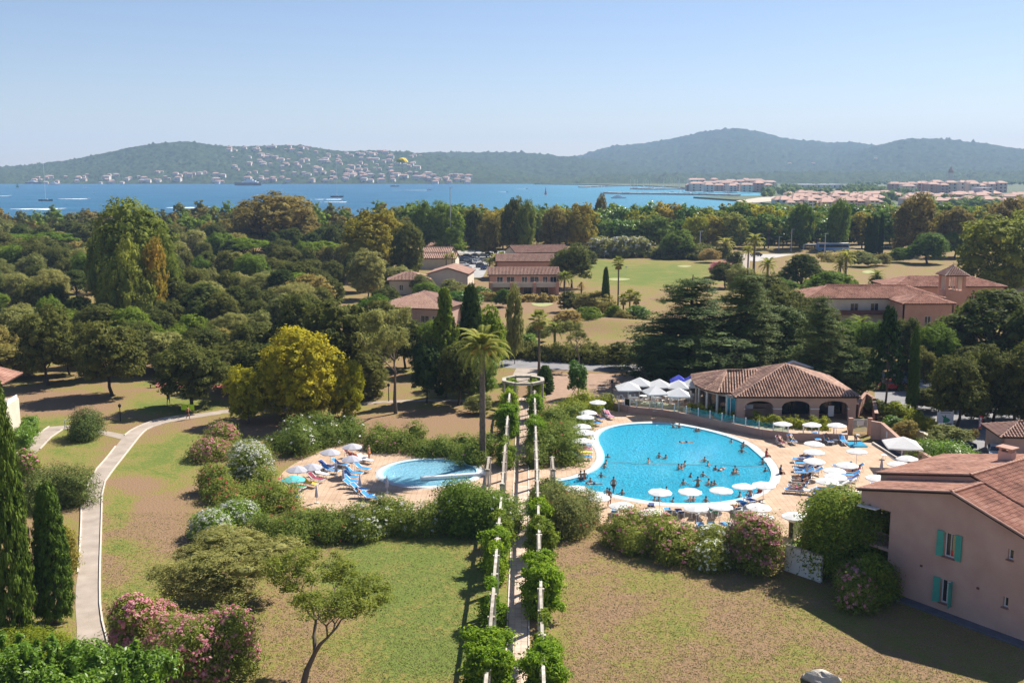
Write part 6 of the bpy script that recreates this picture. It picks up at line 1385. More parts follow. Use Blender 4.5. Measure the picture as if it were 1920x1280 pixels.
def person(pose, loc, rz, label, col='navy', tan=0, shirt=None, fair=False, auto=True, group=None, scale=1.0, cat='person'):
    o = empty('person', loc, rz, label, cat, group, auto); o.scale = (scale,) * 3
    link(BODY[pose][tan], 'body', o)
    h = link(HM_[pose], 'hair', o)
    if fair: h.material_slots[0].link = 'OBJECT'; h.material_slots[0].material = M_fair
    def cl(me, nm, c):
        key = (me.name, c)
        if key not in PCACHE: m2 = me.copy(); m2.materials.clear(); m2.materials.append(CL[c]); PCACHE[key] = m2
        link(PCACHE[key], nm, o)
    cl(TRUNKS[pose], 'swim_shorts' if not shirt else 'shorts', col)
    if shirt: cl(SHIRT[pose], 'shirt', shirt)
    return o
LMK = {}
# bathers standing or swimming in the big pool (survey x, y of the head)
z2 = lambda x, y: (1040 + x / 5.333, 820 + y / 5.333); z1 = lambda x, y: (1040 + x / 5.333, 660 + y / 5.333); z3 = lambda x, y: (1380 + x / 5.333, 820 + y / 5.333); z4 = lambda x, y: (1280 + x / 5.333, 660 + y / 5.333)
heads = [z2(512, 165), z2(515, 225), z2(497, 262), z2(465, 350), z2(357, 405), z2(525, 515), z2(675, 540), z2(937, 208), z2(1045, 172), z2(1112, 172), z2(1240, 280), z2(1268, 265), z2(1302, 255), z2(1500, 210), z2(1535, 238), z2(1608, 290), z2(1805, 298), z2(1788, 338), z2(1363, 358), z2(1485, 350), z2(1287, 435), z2(1118, 490), z2(1540, 432), z2(1568, 440), z2(1598, 430), z2(1000, 598), z2(1045, 612), z2(1195, 618), z2(1355, 590), z2(1390, 592), z2(1525, 618), z2(1770, 12), z2(1890, 55), z2(1872, 108), z1(1185, 715), z1(1245, 722), z1(1415, 760), z3(75, 55), z3(290, 225), z3(340, 310), z3(8, 312), z2(1890, 560), z1(1440, 765)]
adj = ['with arms spread', 'with both arms out', 'with arms forward']
for i, (x, y) in enumerate(heads):
    zh = .28 + rnd.uniform(-.05, .12); p = P(x, y, zh); c, nm = SWIM[i % len(SWIM)]
    ok = inpoly(p.x, p.y, offset(BP, -.25))
    if not ok:
        ctr = Vector((sum(b.x for b in BP) / len(BP), sum(b.y for b in BP) / len(BP), 0)); k = 0
        while not inpoly(p.x, p.y, offset(BP, -.3)) and k < 30: p += (ctr - p) * .02; k += 1
    sc = rnd.uniform(.86, 1.03); p.z = zh - 1.68 * sc
    p.z = max(p.z, -1.24); person('wade', p, rnd.uniform(0, 6.28), 'dark haired bather standing in the pool' if i % 4 else 'bather with tanned back in the pool', c, i % 3 == 0, None, False, True, 'bathers in the big pool', sc)
for (x, y), a in ((z2(1235, 42), 1.4), (z2(300, 455), 1.5), (z2(1590, 312), .6)): person('prone', P(x, y, 0) + Vector((.8, 0, -.1)), -a, 'swimmer lying flat in the pool doing breaststroke', 'navy', 0, auto=True, group='bathers in the big pool')
person('wade', P(*z2(1430, 475), 0) + Vector((0, 0, -.85)), 3.1, 'boy standing waist deep in the middle of the pool', 'orange', 1, auto=False, scale=1.0)
person('stand', P(*z2(545, 690)), 2.6, 'woman in black bikini standing on the pool edge', 'black', 1, auto=False)
person('walk', P(*z2(590, 575), -.3) + Vector((0, .3, 0)), .4, 'tanned man stepping into the water beside the woman', 'black', 1, auto=False)
person('sit', P(*z3(300, 190), .04), 1.6, 'bather in red seated on the pool rim at the right', 'red', 1, 'red', auto=False)
person('sit', P(*z3(440, 360), .04), 1.5, 'person in dark navy shirt seated at the right rim', 'black', 1, 'navy', auto=False)
person('sit', P(*z2(262, 420), .04), 3.4, 'bather seated on the rim near the pool tail, left one', 'navy', 1, auto=False); person('sit', P(*z2(300, 415), .04), 3.6, 'bather seated on the rim near the pool tail, right one', 'red', 1, auto=False)
person('sit', P(*z3(140, 590), .04), 3.5, 'bather seated on the front rim under a white parasol', 'blue', 1, auto=False); person('sit', P(*z3(235, 545), .04), 2.6, 'bather seated on the rim right of the front one', 'red', 1, auto=False)
person('stand', P(692, 864), 1.2, 'tanned bather standing by the hedge of the paddling pool', 'orange', 0, None, True, False)
person('walk', P(316, 759), 3.1, 'man in dark jacket walking on the shaded grass', 'grey', 1, 'black', auto=False)
person('stand', P(351, 742), .3, 'person in black standing behind the cork oak trunk', 'black', 0, 'black', auto=False)
pf = person('walk', P(353, 786), 1.5, 'person walking the path with a lime air mattress', 'black', 1, auto=False)
fm = MB(); p = P(354, 776)
for k in range(6): fm.tube([(p.x - .82, p.y - .32 + 0, .66 + k * .12), (p.x + .82, p.y - .34, .66 + k * .12)], .062, 6)
tag(fm.build('air_mattress', CL['lime']), 'lime yellow air mattress carried along the path', 'air mattress')
person('bend', P(1604, 832, .1), .2, 'person in white shirt bending over the footbath', 'black', 1, 'white', auto=False)
# ------------------------------------------------------------------ parasols
def canopy(r, zr, zt, k=8, sub=5, scal=.09, sag=.04):
    V = []; F = []; n = k * sub
    rings_ = [0.04, .35, .68, 1.0]
    for i, f in enumerate(rings_):
        for j in range(n):
            a = 2 * math.pi * j / n; u = abs(((j % sub) / sub) - .5) * 2; rr = r * f * (1 - (.035 * (1 - u ** 2)) * f); z = zt - (zt - zr) * f ** 1.35 - sag * (1 - u) * f
            V.append((rr * math.cos(a), rr * math.sin(a), z))
    for j in range(n):
        a = 2 * math.pi * j / n; u = abs(((j % sub) / sub) - .5) * 2; V.append((r * .985 * math.cos(a), r * .985 * math.sin(a), zr - scal * (.55 + .6 * (1 - u ** 2))))
    for i in range(4):
        for j in range(n): a, b = i * n + j, i * n + (j + 1) % n; F.append((a, a + n, b + n, b))
    return V, F
def parasol_template(r, zr, zt, m, name='parasol', base=True):
    V, F = canopy(r, zr, zt); me = bpy.data.meshes.new('canopy'); me.from_pydata(V, [], F); me.materials.append(m)
    t = MB(); t.tube([(0, 0, 0), (0, 0, zt)], .025, 6); bs = MB(); bs.lathe([(0, .1), (.2, .1), (.25, .06), (.25, 0)], 10)
    rb = MB()
    for k in range(8): a = 2 * math.pi * k / 8; rb.bar((0, 0, zt - .04), (math.cos(a) * r * .97, math.sin(a) * r * .97, zr - .01), .012, .014)
    return [('canopy', me), ('pole', t.mesh('pole', M_frame)), ('base', bs.mesh('base', M_curb)), ('ribs', rb.mesh('ribs', M_frame))]
M_grey = mat('pale_grey_canvas', (.52, .52, .56), (.47, .47, .52), 2, .9); M_tq = mat('turquoise_canvas', (.12, .55, .58), (.16, .6, .62), 2, .9)
for mm in (M_canvas, M_grey, M_tq):
    nt = mm.node_tree; b_ = nt.nodes['Principled BSDF']; tr = nt.nodes.new('ShaderNodeBsdfTranslucent'); L0 = b_.inputs['Base Color'].links[0].from_socket; nt.links.new(L0, tr.inputs[0]); mx = nt.nodes.new('ShaderNodeMixShader'); mx.inputs[0].default_value = .3
    nt.links.new(b_.outputs[0], mx.inputs[1]); nt.links.new(tr.outputs[0], mx.inputs[2]); nt.links.new(mx.outputs[0], nt.nodes['Material Output'].inputs[0])
PT = {'w': parasol_template(1.08, 1.72, 2.02, M_canvas), 'g': parasol_template(1.05, 1.72, 2.12, M_grey), 't': parasol_template(1.12, 1.6, 2.0, M_tq)}
def parasol(kind, x, y, label, group, auto=True, z0=0, tilt=None):
    p = P(x, y, 1.72 + z0); o = empty('parasol', (p.x, p.y, z0 + .02), rnd.uniform(0, 6), label, 'parasol', group, auto)
    for nm, me in PT[kind]: link(me, nm, o)
    o.rotation_euler[0] = rnd.uniform(-.05, .05); return o
WP = [(1120.6, 753), (1102, 772), (1097, 780.6), (1090.6, 798), (1097, 809), (1093, 825), (1082, 915), (1121.6, 931), (1166, 946.6), (1237, 921), (1293, 920), (1352, 918), (1395, 911), (1431.6, 907.6), (1222, 959), (1307, 951), (1350, 948), (1421.6, 949), (1387, 981), (1428, 968), (1490, 966), (1535, 952), (1574, 938), (1602.6, 925), (1551, 900.6), (1565.6, 892), (1565, 881), (1589, 870.6), (1526, 863), (1526, 846), (1607, 845), (1685, 869), (1701.6, 858), (1644, 894.5), (1526, 830.7), (1468, 793.5), (1523, 795), (1569, 796)]
for x, y in WP: parasol('w', x, y + 1.5, 'open white parasol by the big pool', 'white parasols around the big pool')
for x, y in [(618, 846.5), (660.4, 836), (659.7, 859), (584.8, 874), (557, 879)]: parasol('g', x, y + 2, 'open pale grey parasol by the paddling pool', 'grey parasols at the paddling pool')
parasol('t', 550, 897, 'turquoise parasol at the left end of the paddling pool terrace', None, False)
def closed(x, yb, m, label, auto=True, h=1.75, group=None):
    p = P(x, yb); o = empty('folded_parasol', p, 0, label, 'parasol', group, auto)
    MB().tube([(0, 0, 0), (0, 0, .62)], .024, 6).build('pole', M_frame, o); V = MB(); V.lathe([(.0, h), (.03, h - .05), (.09, h * .75), (.15, h * .5), (.17, .62), (.12, .58), (.0, .6)], 10); V.build('folded_canopy', m, o); MB().lathe([(0, .1), (.2, .1), (.25, 0)], 10).build('base', M_curb, o)
for x, y in [(630.6, 894), (644, 908), (675, 922), (726, 924), (557, 936), (594, 943)]: closed(x, y, M_grey, 'folded grey parasol at the paddling pool', group='folded grey parasols')
closed(1098, 770, M_canvas, 'folded white parasol behind the left sunbeds', False); closed(1512, 894, M_grey, 'folded grey parasol among the sunbeds', False); closed(1652, 888, M_grey, 'folded grey parasol near the right wall', False)
def square(x, y, s, z, label, m=M_canvas, z0=0, auto=False, group=None):
    p = P(x, y, z + z0); o = empty('square_parasol', (p.x, p.y, z0), rnd.uniform(-.2, .2), label, 'parasol', group, auto); e = s / 2
    c = MB(); r = [(-e, -e, z), (e, -e, z), (e, e, z), (-e, e, z)]; ap = (0, 0, z + .85)
    for i in range(4): a, b = Vector(r[i]), Vector(r[(i + 1) % 4]); md = (a + b) / 2 + Vector((0, 0, -.04)); c.face([a, md, ap]); c.face([md, b, ap]); c.face([a, a - Vector((0, 0, .14)), md - Vector((0, 0, .14)), md]); c.face([md, md - Vector((0, 0, .14)), b - Vector((0, 0, .14)), b])
    c.build('canopy', m, o); MB().tube([(0, 0, 0), (0, 0, z + .8)], .04, 6).build('pole', M_frame, o); MB().box((0, 0, .05), (.6, .6, .1)).build('base', M_curb, o)
for i, (x, y, s) in enumerate([(1178, 727, 3.0), (1199, 719, 2.7), (1236, 722, 2.7), (1229, 735, 2.7), (1272, 724, 2.6), (1272, 739, 2.7), (1294, 722, 2.2)]): square(x, y, s, 2.4, 'large square white parasol on the bar terrace', z0=TZ, auto=True, group='square parasols of the bar terrace')
M_blc = mat('blue_canvas', (.04, .06, .42), (.06, .08, .5), 2, .9)
square(1272, 714, 2.2, 2.3, 'small blue parasol behind the white terrace ones', M_blc, TZ); square(1293, 716, 1.8, 2.3, 'blue parasol beside the round wing roof', M_blc, TZ)
square(1692, 833, 3.4, 2.5, 'single square white parasol beside the ramp wall')
# ------------------------------------------------------------------ sunbeds
def lounger_meshes():
    f = MB()
    for y in (-.3, .3):
        f.bar((-.95, y, .36), (.55, y, .36), .05, .07)
        for x in (-.7, .35): f.tube([(x - .22, y, 0), (x - .08, y, .3), (x + .08, y, .3), (x + .22, y, 0)], .03, 5)
        f.bar((.3, y, .38), (.95, y, .80), .045, .05)
    f.bar((-.95, -.3, .36), (-.95, .3, .36), .05, .07); f.bar((.95, -.3, .80), (.95, .3, .80), .05, .05); f.bar((.75, -.25, .66), (.9, -.25, .05), .03, .03); f.bar((.75, .25, .66), (.9, .25, .05), .03, .03)
    s = MB(); s.bar((-.9, 0, .40), (.33, 0, .40), .54, .03); b = MB(); b.bar((.35, 0, .43), (.92, 0, .82), .54, .03); t = MB(); t.bar((.72, 0, .71), (.9, 0, .83), .4, .06)
    return f, s, b, t
f_, s_, b_, t_ = lounger_meshes(); FM = f_.mesh('frame', M_white); CM = {}
Mb = mat('blue_sling', (.02, .20, .50), (.03, .25, .56), 4, .8); CL['sling'] = Mb; CL['dkblue'] = mat('dark_blue_sling', (.02, .05, .20), (.03, .07, .25), 4, .8)
for c in ('sling', 'dkblue', 'yellow', 'green', 'red', 'maroon', 'white', 'black', 'pink'): CM[c] = (s_.mesh('seat', CL[c]), b_.mesh('backrest', CL[c]), t_.mesh('pillow', CL[c]))
def sunbed(x, y, ang, col='sling', label=None, group='sunbeds', who=None, auto=True):
    p = P(x, y, .35); p.z = .02; o = empty('sun_lounger', p, ang, label or 'white framed sunbed with %s sling' % {'sling': 'blue', 'dkblue': 'dark blue'}.get(col, col + ' towel on'), 'sunbed', group, auto)
    link(FM, 'frame', o); a, b, t = CM[col]; link(a, 'seat', o); link(b, 'backrest', o)
    if who is not None:
        c, nm = SWIM[who % 8]; q_ = person('lie', p + Vector((math.cos(ang) * .2, math.sin(ang) * .2, .36)), ang - math.pi / 2, 'sunbather reclining on a sunbed', c, who % 2, group='sunbathers', auto=True)
    return o
zs1 = lambda x, y: (500 + x / 4.364, 780 + y / 4.364); A_ = R(152)
for i, (x, y, c, w) in enumerate([(600, 390, 'sling', None), (495, 405, 'dkblue', None), (525, 440, 'sling', None), (715, 460, 'sling', None), (785, 425, 'sling', None), (690, 492, 'sling', None), (690, 528, 'sling', None), (705, 563, 'sling', None), (760, 595, 'sling', None), (445, 468, 'white', None), (405, 510, 'maroon', None), (350, 548, 'yellow', None), (245, 575, 'green', None), (195, 600, 'red', None), (205, 655, 'sling', None), (160, 640, 'sling', None), (800, 640, 'sling', 3), (850, 662, 'sling', None), (700, 320, 'red', 1), (810, 355, 'white', None)]):
    sunbed(*zs1(x, y), A_ + rnd.uniform(-.12, .12), c, group='sunbeds at the paddling pool', who=w)
for x, y, a, c, w in [(*z4(985, 895), 100, 'maroon', 2), (*z4(1092, 880), 95, 'sling', 4), (*z4(1340, 860), 88, 'sling', None), (*z4(1457, 880), 92, 'sling', 7), (*z4(1605, 885), 88, 'sling', None),
        (*z1(510, 620), 110, 'sling', 1), (*z1(545, 635), 110, 'pink', None), (*z1(440, 655), 120, 'dkblue', 3), (*z1(370, 695), 125, 'sling', 5), (*z1(400, 700), 125, 'sling', None), (*z1(225, 830), 110, 'red', None), (*z1(290, 935), 178, 'sling', None), (*z1(290, 968), 178, 'pink', 0), (*z1(290, 1003), 178, 'yellow', None), (*z1(285, 1050), 178, 'sling', None),
        (*z2(965, 690), -100, 'dkblue', None), (*z2(1133, 740), -92, 'sling', None), (*z2(1252, 750), -88, 'dkblue', None), (*z2(1400, 745), -95, 'white', None), (*z2(1455, 765), -80, 'white', None), (*z2(1590, 745), -88, 'green', None), (*z2(1815, 715), -88, 'dkblue', 5), (*z2(1910, 690), -88, 'dkblue', None), (*z2(600, 745), -95, 'sling', None), (*z2(1310, 892), -90, 'sling', None), (*z2(1470, 890), -90, 'sling', None), (*z2(1580, 885), -90, 'sling', None), (*z2(1740, 885), -60, 'sling', None),
        (*z3(20, 745), -90, 'white', None), (*z3(100, 745), -90, 'white', None), (*z3(95, 660), -60, 'sling', None), (*z3(185, 640), -60, 'dkblue', None)]:
    sunbed(x, y, R(a), c, group='sunbeds around the big pool', who=w)
for i, (x, y, c, w) in enumerate([(720, 190, 'dkblue', 1), (655, 218, 'sling', None), (680, 258, 'sling', None), (670, 310, 'sling', None), (680, 348, 'sling', None), (770, 300, 'dkblue', None), (770, 340, 'sling', None), (650, 410, 'black', 3), (650, 440, 'black', 2), (620, 490, 'sling', 4), (700, 530, 'white', None), (590, 520, 'sling', 6),
        (1060, 285, 'sling', None), (1150, 340, 'red', 0), (1140, 375, 'sling', None), (1130, 410, 'dkblue', None), (1100, 450, 'white', None), (1020, 475, 'white', None), (890, 510, 'sling', None), (880, 560, 'dkblue', 2), (830, 605, 'sling', 5), (940, 590, 'white', None), (1180, 300, 'sling', None), (1590, 365, 'sling', 1), (1650, 345, 'red', 3), (1450, 468, 'sling', None), (1430, 515, 'sling', 6), (1300, 620, 'dkblue', None), (1470, 520, 'sling', None)]):
    sunbed(*z3(x, y), R(-8) + rnd.uniform(-.1, .1), c, group='sunbeds around the big pool', who=w)
def table(x, y, z0=0, label='small round white table', auto=True):
    p = P(x, y, z0 + .4); o = empty('side_table', (p.x, p.y, z0 + .02), 0, label, 'table', 'small white tables', auto); MB().lathe([(0, .46), (.3, .46), (.32, .42), (.3, .41), (0, .41)], 12).build('top', M_white, o)
    for k in range(3): a = k * 2.09; MB().tube([(math.cos(a) * .12, math.sin(a) * .12, .41), (math.cos(a) * .24, math.sin(a) * .24, 0)], .02, 5).build('leg', M_white, o)
table(*z4(1527, 880)); table(*zs1(815, 330)); table(*z3(1700, 140)); table(*z3(1480, 180))
for i, (x, y) in enumerate([(1190, 745), (1206, 742), (1232, 746), (1250, 742), (1266, 748), (1290, 742), (1280, 735)]):
    p = P(x, y, TZ + .7); o = empty('dining_table', (p.x, p.y, TZ), 0, 'round white table under the terrace parasols', 'table', 'tables of the bar terrace', True); MB().lathe([(0, .74), (.5, .74), (.5, .70), (0, .70)], 12).build('top', M_white, o); MB().tube([(0, 0, 0), (0, 0, .7)], .04, 6).build('leg', M_white, o)
    for k in range(3):
        a = k * 2.1 + i; c = empty('chair', (p.x + math.cos(a) * .85, p.y + math.sin(a) * .85, TZ), a, 'cream chair at a terrace table', 'chair', 'chairs of the bar terrace', True)
        MB().box((0, 0, .43), (.45, .45, .05)).build('seat', M_canvas, c); MB().box((.22, 0, .68), (.04, .45, .42)).build('backrest', M_canvas, c)
        for sx in (-.19, .19):
            for sy in (-.19, .19): MB().box((sx, sy, .2), (.03, .03, .4)).build('leg', M_frame, c)
q0, q1 = P(1142, 866), P(1440, 873); rp = MB(); n = 40
rp.tube([(q0.x + (q1.x - q0.x) * i / n, q0.y + (q1.y - q0.y) * i / n + .12 * math.sin(i * .5), -.085) for i in range(n + 1)], .05, 5); tag(rp.build('depth_stripe', M_white), 'thin white depth rope across the big pool', 'stripe')  # assumed depth-change line of the floor, raised to the surface
# ------------------------------------------------------------------ small things of the terrace
lb = P(1215, 768.5, .5); o = empty('lifebuoy', (lb.x, lb.y - .22, .48), 0, 'red and white lifebuoy hanging on the curved pink wall', 'lifebuoy'); V = []; F = []
for i in range(20):
    for j in range(8): a, b = i * 2 * math.pi / 20, j * 2 * math.pi / 8; r_ = .27 + .075 * math.cos(b); V.append((r_ * math.cos(a), .07 * math.sin(b), r_ * math.sin(a)))
for i in range(20):
    for j in range(8): F.append((i * 8 + j, ((i + 1) % 20) * 8 + j, ((i + 1) % 20) * 8 + (j + 1) % 8, i * 8 + (j + 1) % 8))
me = bpy.data.meshes.new('ring'); me.from_pydata(V, [], F); me.materials.append(CL['red']); me.materials.append(M_white)
for p_ in me.polygons: p_.material_index = 1 if (p_.index // 8) % 5 == 0 else 0
link(me, 'ring', o)
def arc(x, yb, label):
    p = P(x, yb); o = MB(); o.tube([(p.x - .25, p.y, 0), (p.x - .25, p.y, 1.9), (p.x - .12, p.y, 2.15), (p.x + .12, p.y, 2.15), (p.x + .25, p.y, 1.9), (p.x + .25, p.y, 0)], .045, 8); tag(o.build('shower_arch', M_frame), label, 'shower')
arc(1164, 771, 'white bent tube shower arch at the terrace corner')
# footbath, gate and ramp
g0, g1 = P(1591, 836), P(1624, 836); ft = empty('footbath', g0, 0, 'blue tiled footbath at the pool gate', 'footbath'); MB().box(((g1.x - g0.x) / 2, .5, .05), (g1.x - g0.x, 2.0, .14)).build('basin', mat('footbath_blue', (.02, .25, .42), (.03, .3, .46), 4, .3), ft)
MB().box(((g1.x - g0.x) / 2, 2.6, .12), (g1.x - g0.x, 2.0, .3)).build('step', M_peach, ft)
for x in (1594, 1630): p = P(x, 815); pl2 = empty('gate_pillar', p, 0, 'pink pillar %s of the pool gate' % ('left' if x < 1600 else 'right'), 'pillar'); MB().box((0, 0, .95), (.42, .42, 1.9)).build('shaft', M_pinkwall, pl2); MB().box((0, 0, 1.95), (.5, .5, .12)).build('cap', M_tilepink, pl2)
a, b = P(1599, 813), P(1625, 813); g = empty('pool_gate', a, 0, 'white barred gate between two pink pillars', 'gate'); n = 13; w_ = b.x - a.x
for k in range(n): MB().box((w_ * k / (n - 1), 0, 1.0), (.04, .04, 1.4)).build('bar', M_frame, g)
for z in (.35, 1.7): MB().box((w_ / 2, .03, z), (w_, .04, .05)).build('rail', M_frame, g)
MB().box((w_ / 2, -.05, 1.3), (.8, .03, .5)).build('sign_plate', M_frame, g)
rm = [P(1632, 822), P(1652, 824), P(1690, 852), P(1745, 880), P(1762, 900)]; tops = [2.0, 1.9, 1.5, 1.2, 1.0]
def slopewall(name, pts, tops, th, m, label, capm=None):
    o = empty(name, pts[0], 0, label, 'wall'); mb = MB(); cb = MB()
    for i in range(len(pts) - 1):
        a, b = pts[i] - pts[0], pts[i + 1] - pts[0]; d = (b - a).normalized(); n = Vector((-d.y, d.x, 0)) * th / 2
        for s in (-1, 1): q_ = [a + n * s, b + n * s, b + n * s + Vector((0, 0, tops[i + 1])), a + n * s + Vector((0, 0, tops[i]))]; mb.face(q_ if s < 0 else q_[::-1])
        mb.face([a - n + Vector((0, 0, tops[i])), b - n + Vector((0, 0, tops[i + 1])), b + n + Vector((0, 0, tops[i + 1])), a + n + Vector((0, 0, tops[i]))])
        cb.bar(a + Vector((0, 0, tops[i] + .05)), b + Vector((0, 0, tops[i + 1] + .05)), th + .12, .09)
    mb.build('wall', m, o); cb.build('cap', capm or M_tilepink, o); return o
sw = slopewall('ramp_wall', rm, tops, .3, M_pinkwall, 'pink sloping wall beside the ramp with blue notices')
rm2 = [p + Vector((-1.6, -1.9, 0)) for p in rm[1:4]]; mb = MB()
for i in range(2): a, b = rm2[i], rm2[i + 1]; c, d = rm[i + 1], rm[i + 2]; mb.face([(a.x, a.y, .05), (b.x, b.y, .05), (d.x, d.y, .05), (c.x, c.y, .05)])
tag(mb.build('ramp', mat('dark_ramp', (.06, .06, .07), (.09, .09, .10), 3, .8)), kind='structure')
mb = MB(); mb.bar((rm2[0].x, rm2[0].y, .12), (rm2[2].x, rm2[2].y, .12), .2, .24); tag(mb.build('ramp_kerb', M_curb), kind='structure')
o = sw; d = (rm[2] - rm[1]).normalized(); n_ = Vector((d.y, -d.x, 0))
for k, (f, zz, w2, h2_, cm) in enumerate([(.35, 1.15, .35, .7, 'white'), (.62, .95, 1.1, .4, 'blue')]):
    c = rm[1] - rm[0] + d * (rm[2] - rm[1]).length * f + n_ * .18 + Vector((0, 0, zz)); MB().bar(c - d * w2 / 2, c + d * w2 / 2, .03, h2_).build('notice', CL[cm], o)
slopewall('garden_wall', gz((1605, 782), (1622, 768), (1636, 772), (1642, 800)), [1.6, 2.2, 1.8, 1.6], .3, M_salmon, 'angular salmon wall piece by the bar corner')
slopewall('garden_wall', gz((1720, 822), (1735, 826), (1752, 842)), [.9, .8, .7], .35, M_cream, 'pale low wall of the planting bed by the blue car', M_cream)
slopewall('garden_wall', gz((1472, 1068), (1500, 1078), (1540, 1092)), [2.0, 2.0, 2.0], .2, mat('white_render', (.74, .72, .70), (.80, .78, .76), 2, .95, .2, 30), 'white garden wall below the big glossy tree', M_cream)
slopewall('garden_wall', gz((1482, 1010), (1530, 985), (1560, 975)), [1.4, 1.4, 1.4], .4, M_cream, 'cream wall separating the terrace and the small lawn', M_cream)
sheet('artificial_lawn', gz((1475, 1050), (1485, 1015), (1560, 985), (1620, 1030), (1600, 1075)), .02, mat('artificial_turf', (.12, .17, .02), (.15, .2, .03), 6, .95))
# fence of the pool lawn edge
pf_ = empty('wire_fence', P(1140, 1000), 0, 'green wire fence posts along the oleander hedge', 'fence')
for x, y in ((1140, 1000), (1183, 1022), (1282, 1060), (1339, 1072)): p = P(x, y) - P(1140, 1000); MB().box((p.x, p.y, .8), (.06, .06, 1.6)).build('post', CL['black'], pf_)
# no entry disc on the little gate
g = empty('walk_gate', walk(0, 84.0), 0, 'small barred gate with red no entry disc across the walk', 'gate')
for k in range(9): MB().box((-.6 + k * .15, 0, .55), (.025, .025, 1.1)).build('bar', CL['grey'], g)
for z in (.12, 1.08): MB().box((0, .02, z), (1.25, .03, .04)).build('rail', CL['grey'], g)
sg = MB().tube([(-.28, -.05, 1.1), (-.28, -.09, 1.1)], .24, 18).build('sign_disc', CL['red'], g); MB().box((-.28, -.1, 1.1), (.34, .02, .07)).build('white_bar', M_frame, sg)
# rock, ring planter
def rockm(s, seed):
    q_ = random.Random(seed); V = []; F = []; k, l = 12, 8
    for i in range(l + 1):
        th = math.pi * i / l
        for j in range(k): a = 2 * math.pi * j / k; r_ = 1 + .22 * math.sin(3 * a + seed) * math.sin(th * 2) + q_.uniform(-.1, .1); V.append((s[0] * r_ * math.sin(th) * math.cos(a), s[1] * r_ * math.sin(th) * math.sin(a), s[2] * r_ * math.cos(th)))
    for i in range(l):
        for j in range(k): F.append((i * k + j, (i + 1) * k + j, (i + 1) * k + (j + 1) % k, i * k + (j + 1) % k))
    me = bpy.data.meshes.new('rock'); me.from_pydata(V, [], F); me.materials.append(mat('pale_rock', (.36, .32, .26), (.50, .46, .39), 2, .95, .8, 8)); return me
tag(link(rockm((1.15, .6, .5), 3), 'rock', None, P(1540, 1276) + Vector((0, 0, .1)), -.3), 'pale grey boulder on the dry lawn in the foreground', 'rock')
o = MB(); p = P(248, 1194); o.lathe([(.55, 0), (.6, .16), (.72, .16), (.76, 0)], 20, c=(p.x, p.y, 0)); tag(o.build('planter_ring', M_curb), 'round concrete planter ring beside the left pink oleander', 'planter')
o = MB(); p = P(315, 784); o.lathe([(.0, .045), (.42, .045), (.42, .06), (.62, .06), (.66, .02)], 20, c=(p.x, p.y, 0)); tag(o.build('manhole', M_curb), 'round manhole cover in the garden path', 'manhole')
# bench, playground
p = P(292, 726); bn = empty('park_bench', p, .5, 'brown park bench beside the red playground', 'bench'); Mw = mat('brown_wood', (.10, .05, .03), (.14, .08, .05), 4, .8)
for y in (-.2, 0, .2): MB().box((0, y, .45), (1.6, .14, .04)).build('slat', Mw, bn)
for z in (.65, .82): MB().box((0, .28, z), (1.6, .04, .12)).build('slat', Mw, bn)
for x in (-.7, .7):
    for y in (-.2, .25): MB().box((x, y, .22), (.06, .06, .45)).build('leg', Mw, bn)
p = P(326, 698); sd = empty('playground_slide', p, 0, 'small play frame with yellow slide beyond the trees', 'slide')
MB().bar((0, 0, 1.3), (.9, -1.2, .2), .5, .06).build('chute', CL['yellow'], sd); MB().box((-.3, .3, 1.7), (.6, .6, .5)).build('roof', CL['red'], sd)
for x in (-.55, 0):
    for y in (0, .55): MB().box((x, y, .75), (.08, .08, 1.5)).build('post', Mw, sd)
slopewall('white_barrier', gz((290, 694), (330, 700)), [.9, .9], .15, M_frame, 'low white wall behind the playground')
p = P(130, 803); wg = empty('path_barrier', p, .5, 'white hoop barrier where the paths fork', 'barrier')
for x in (-.5, .5): MB().box((x, 0, .55), (.07, .07, 1.1)).build('post', M_frame, wg)
MB().box((0, 0, 1.08), (1.0, .06, .07)).build('rail', M_frame, wg)
# park lamps and tall street lights
def lamp(x, yb, yt, label, m, kind='mast', r=.06):
    p = P(x, yb); h = HT(yt, p.y); o = empty('street_lamp', p, 0, label, 'lamp', None, False); MB().tube([(0, 0, 0), (0, 0, h)], [r * 1.4, r], 7).build('pole', m, o)
    if kind == 'mast': MB().box((.5, 0, h), (1.3, .3, .12)).build('lamp_head', m, o)
    else: MB().lathe([(.05, h), (.16, h + .1), (.2, h + .35), (.03, h + .5)], 7).build('lantern', m, o)
Mgalv = mat('galvanised_steel', (.45, .46, .47), (.52, .53, .54), 2, .5)
for x, yb, yt, lab in [(1312, 474, 434, 'pale street lamp left of the roundabout palms'), (1460, 472, 444, 'double street lamp left of the coach stop'), (1483, 473, 430, 'tall slim lamp mast before the belt'), (1546, 478, 438, 'curved street lamp in front of the coach'), (1648, 470, 428, 'lamp mast right of the pointed conifers'), (845, 484, 352, 'very tall floodlight mast beside the pavilion'), (1196, 465, 430, 'thin mast behind the white flowering hedge')]: lamp(x, yb, yt, lab, Mgalv, r=.12)
for x, yb, yt, lab in [(729, 752, 725, 'black garden lantern left of the thin tree'), (1147, 758, 718, 'black garden lantern by the bar terrace'), (226, 790, 764, 'grey path light behind the juniper')]: lamp(x, yb, yt, lab, CL['black'], 'l', .05)
for k in (-1, 0, 1): p = P(1083 + k * 9, 748 + abs(k) * 2); t0 = P(1083, 745)
st = empty('tree_stake', P(1083, 748), 0, 'slanting wooden stakes of the mop head tree', 'stake')
for k in (-1.1, .3, 1.6): MB().tube([(k, -.3, 0), (k * .1, 0, 1.9)], .04, 5).build('stake', Mw, st)
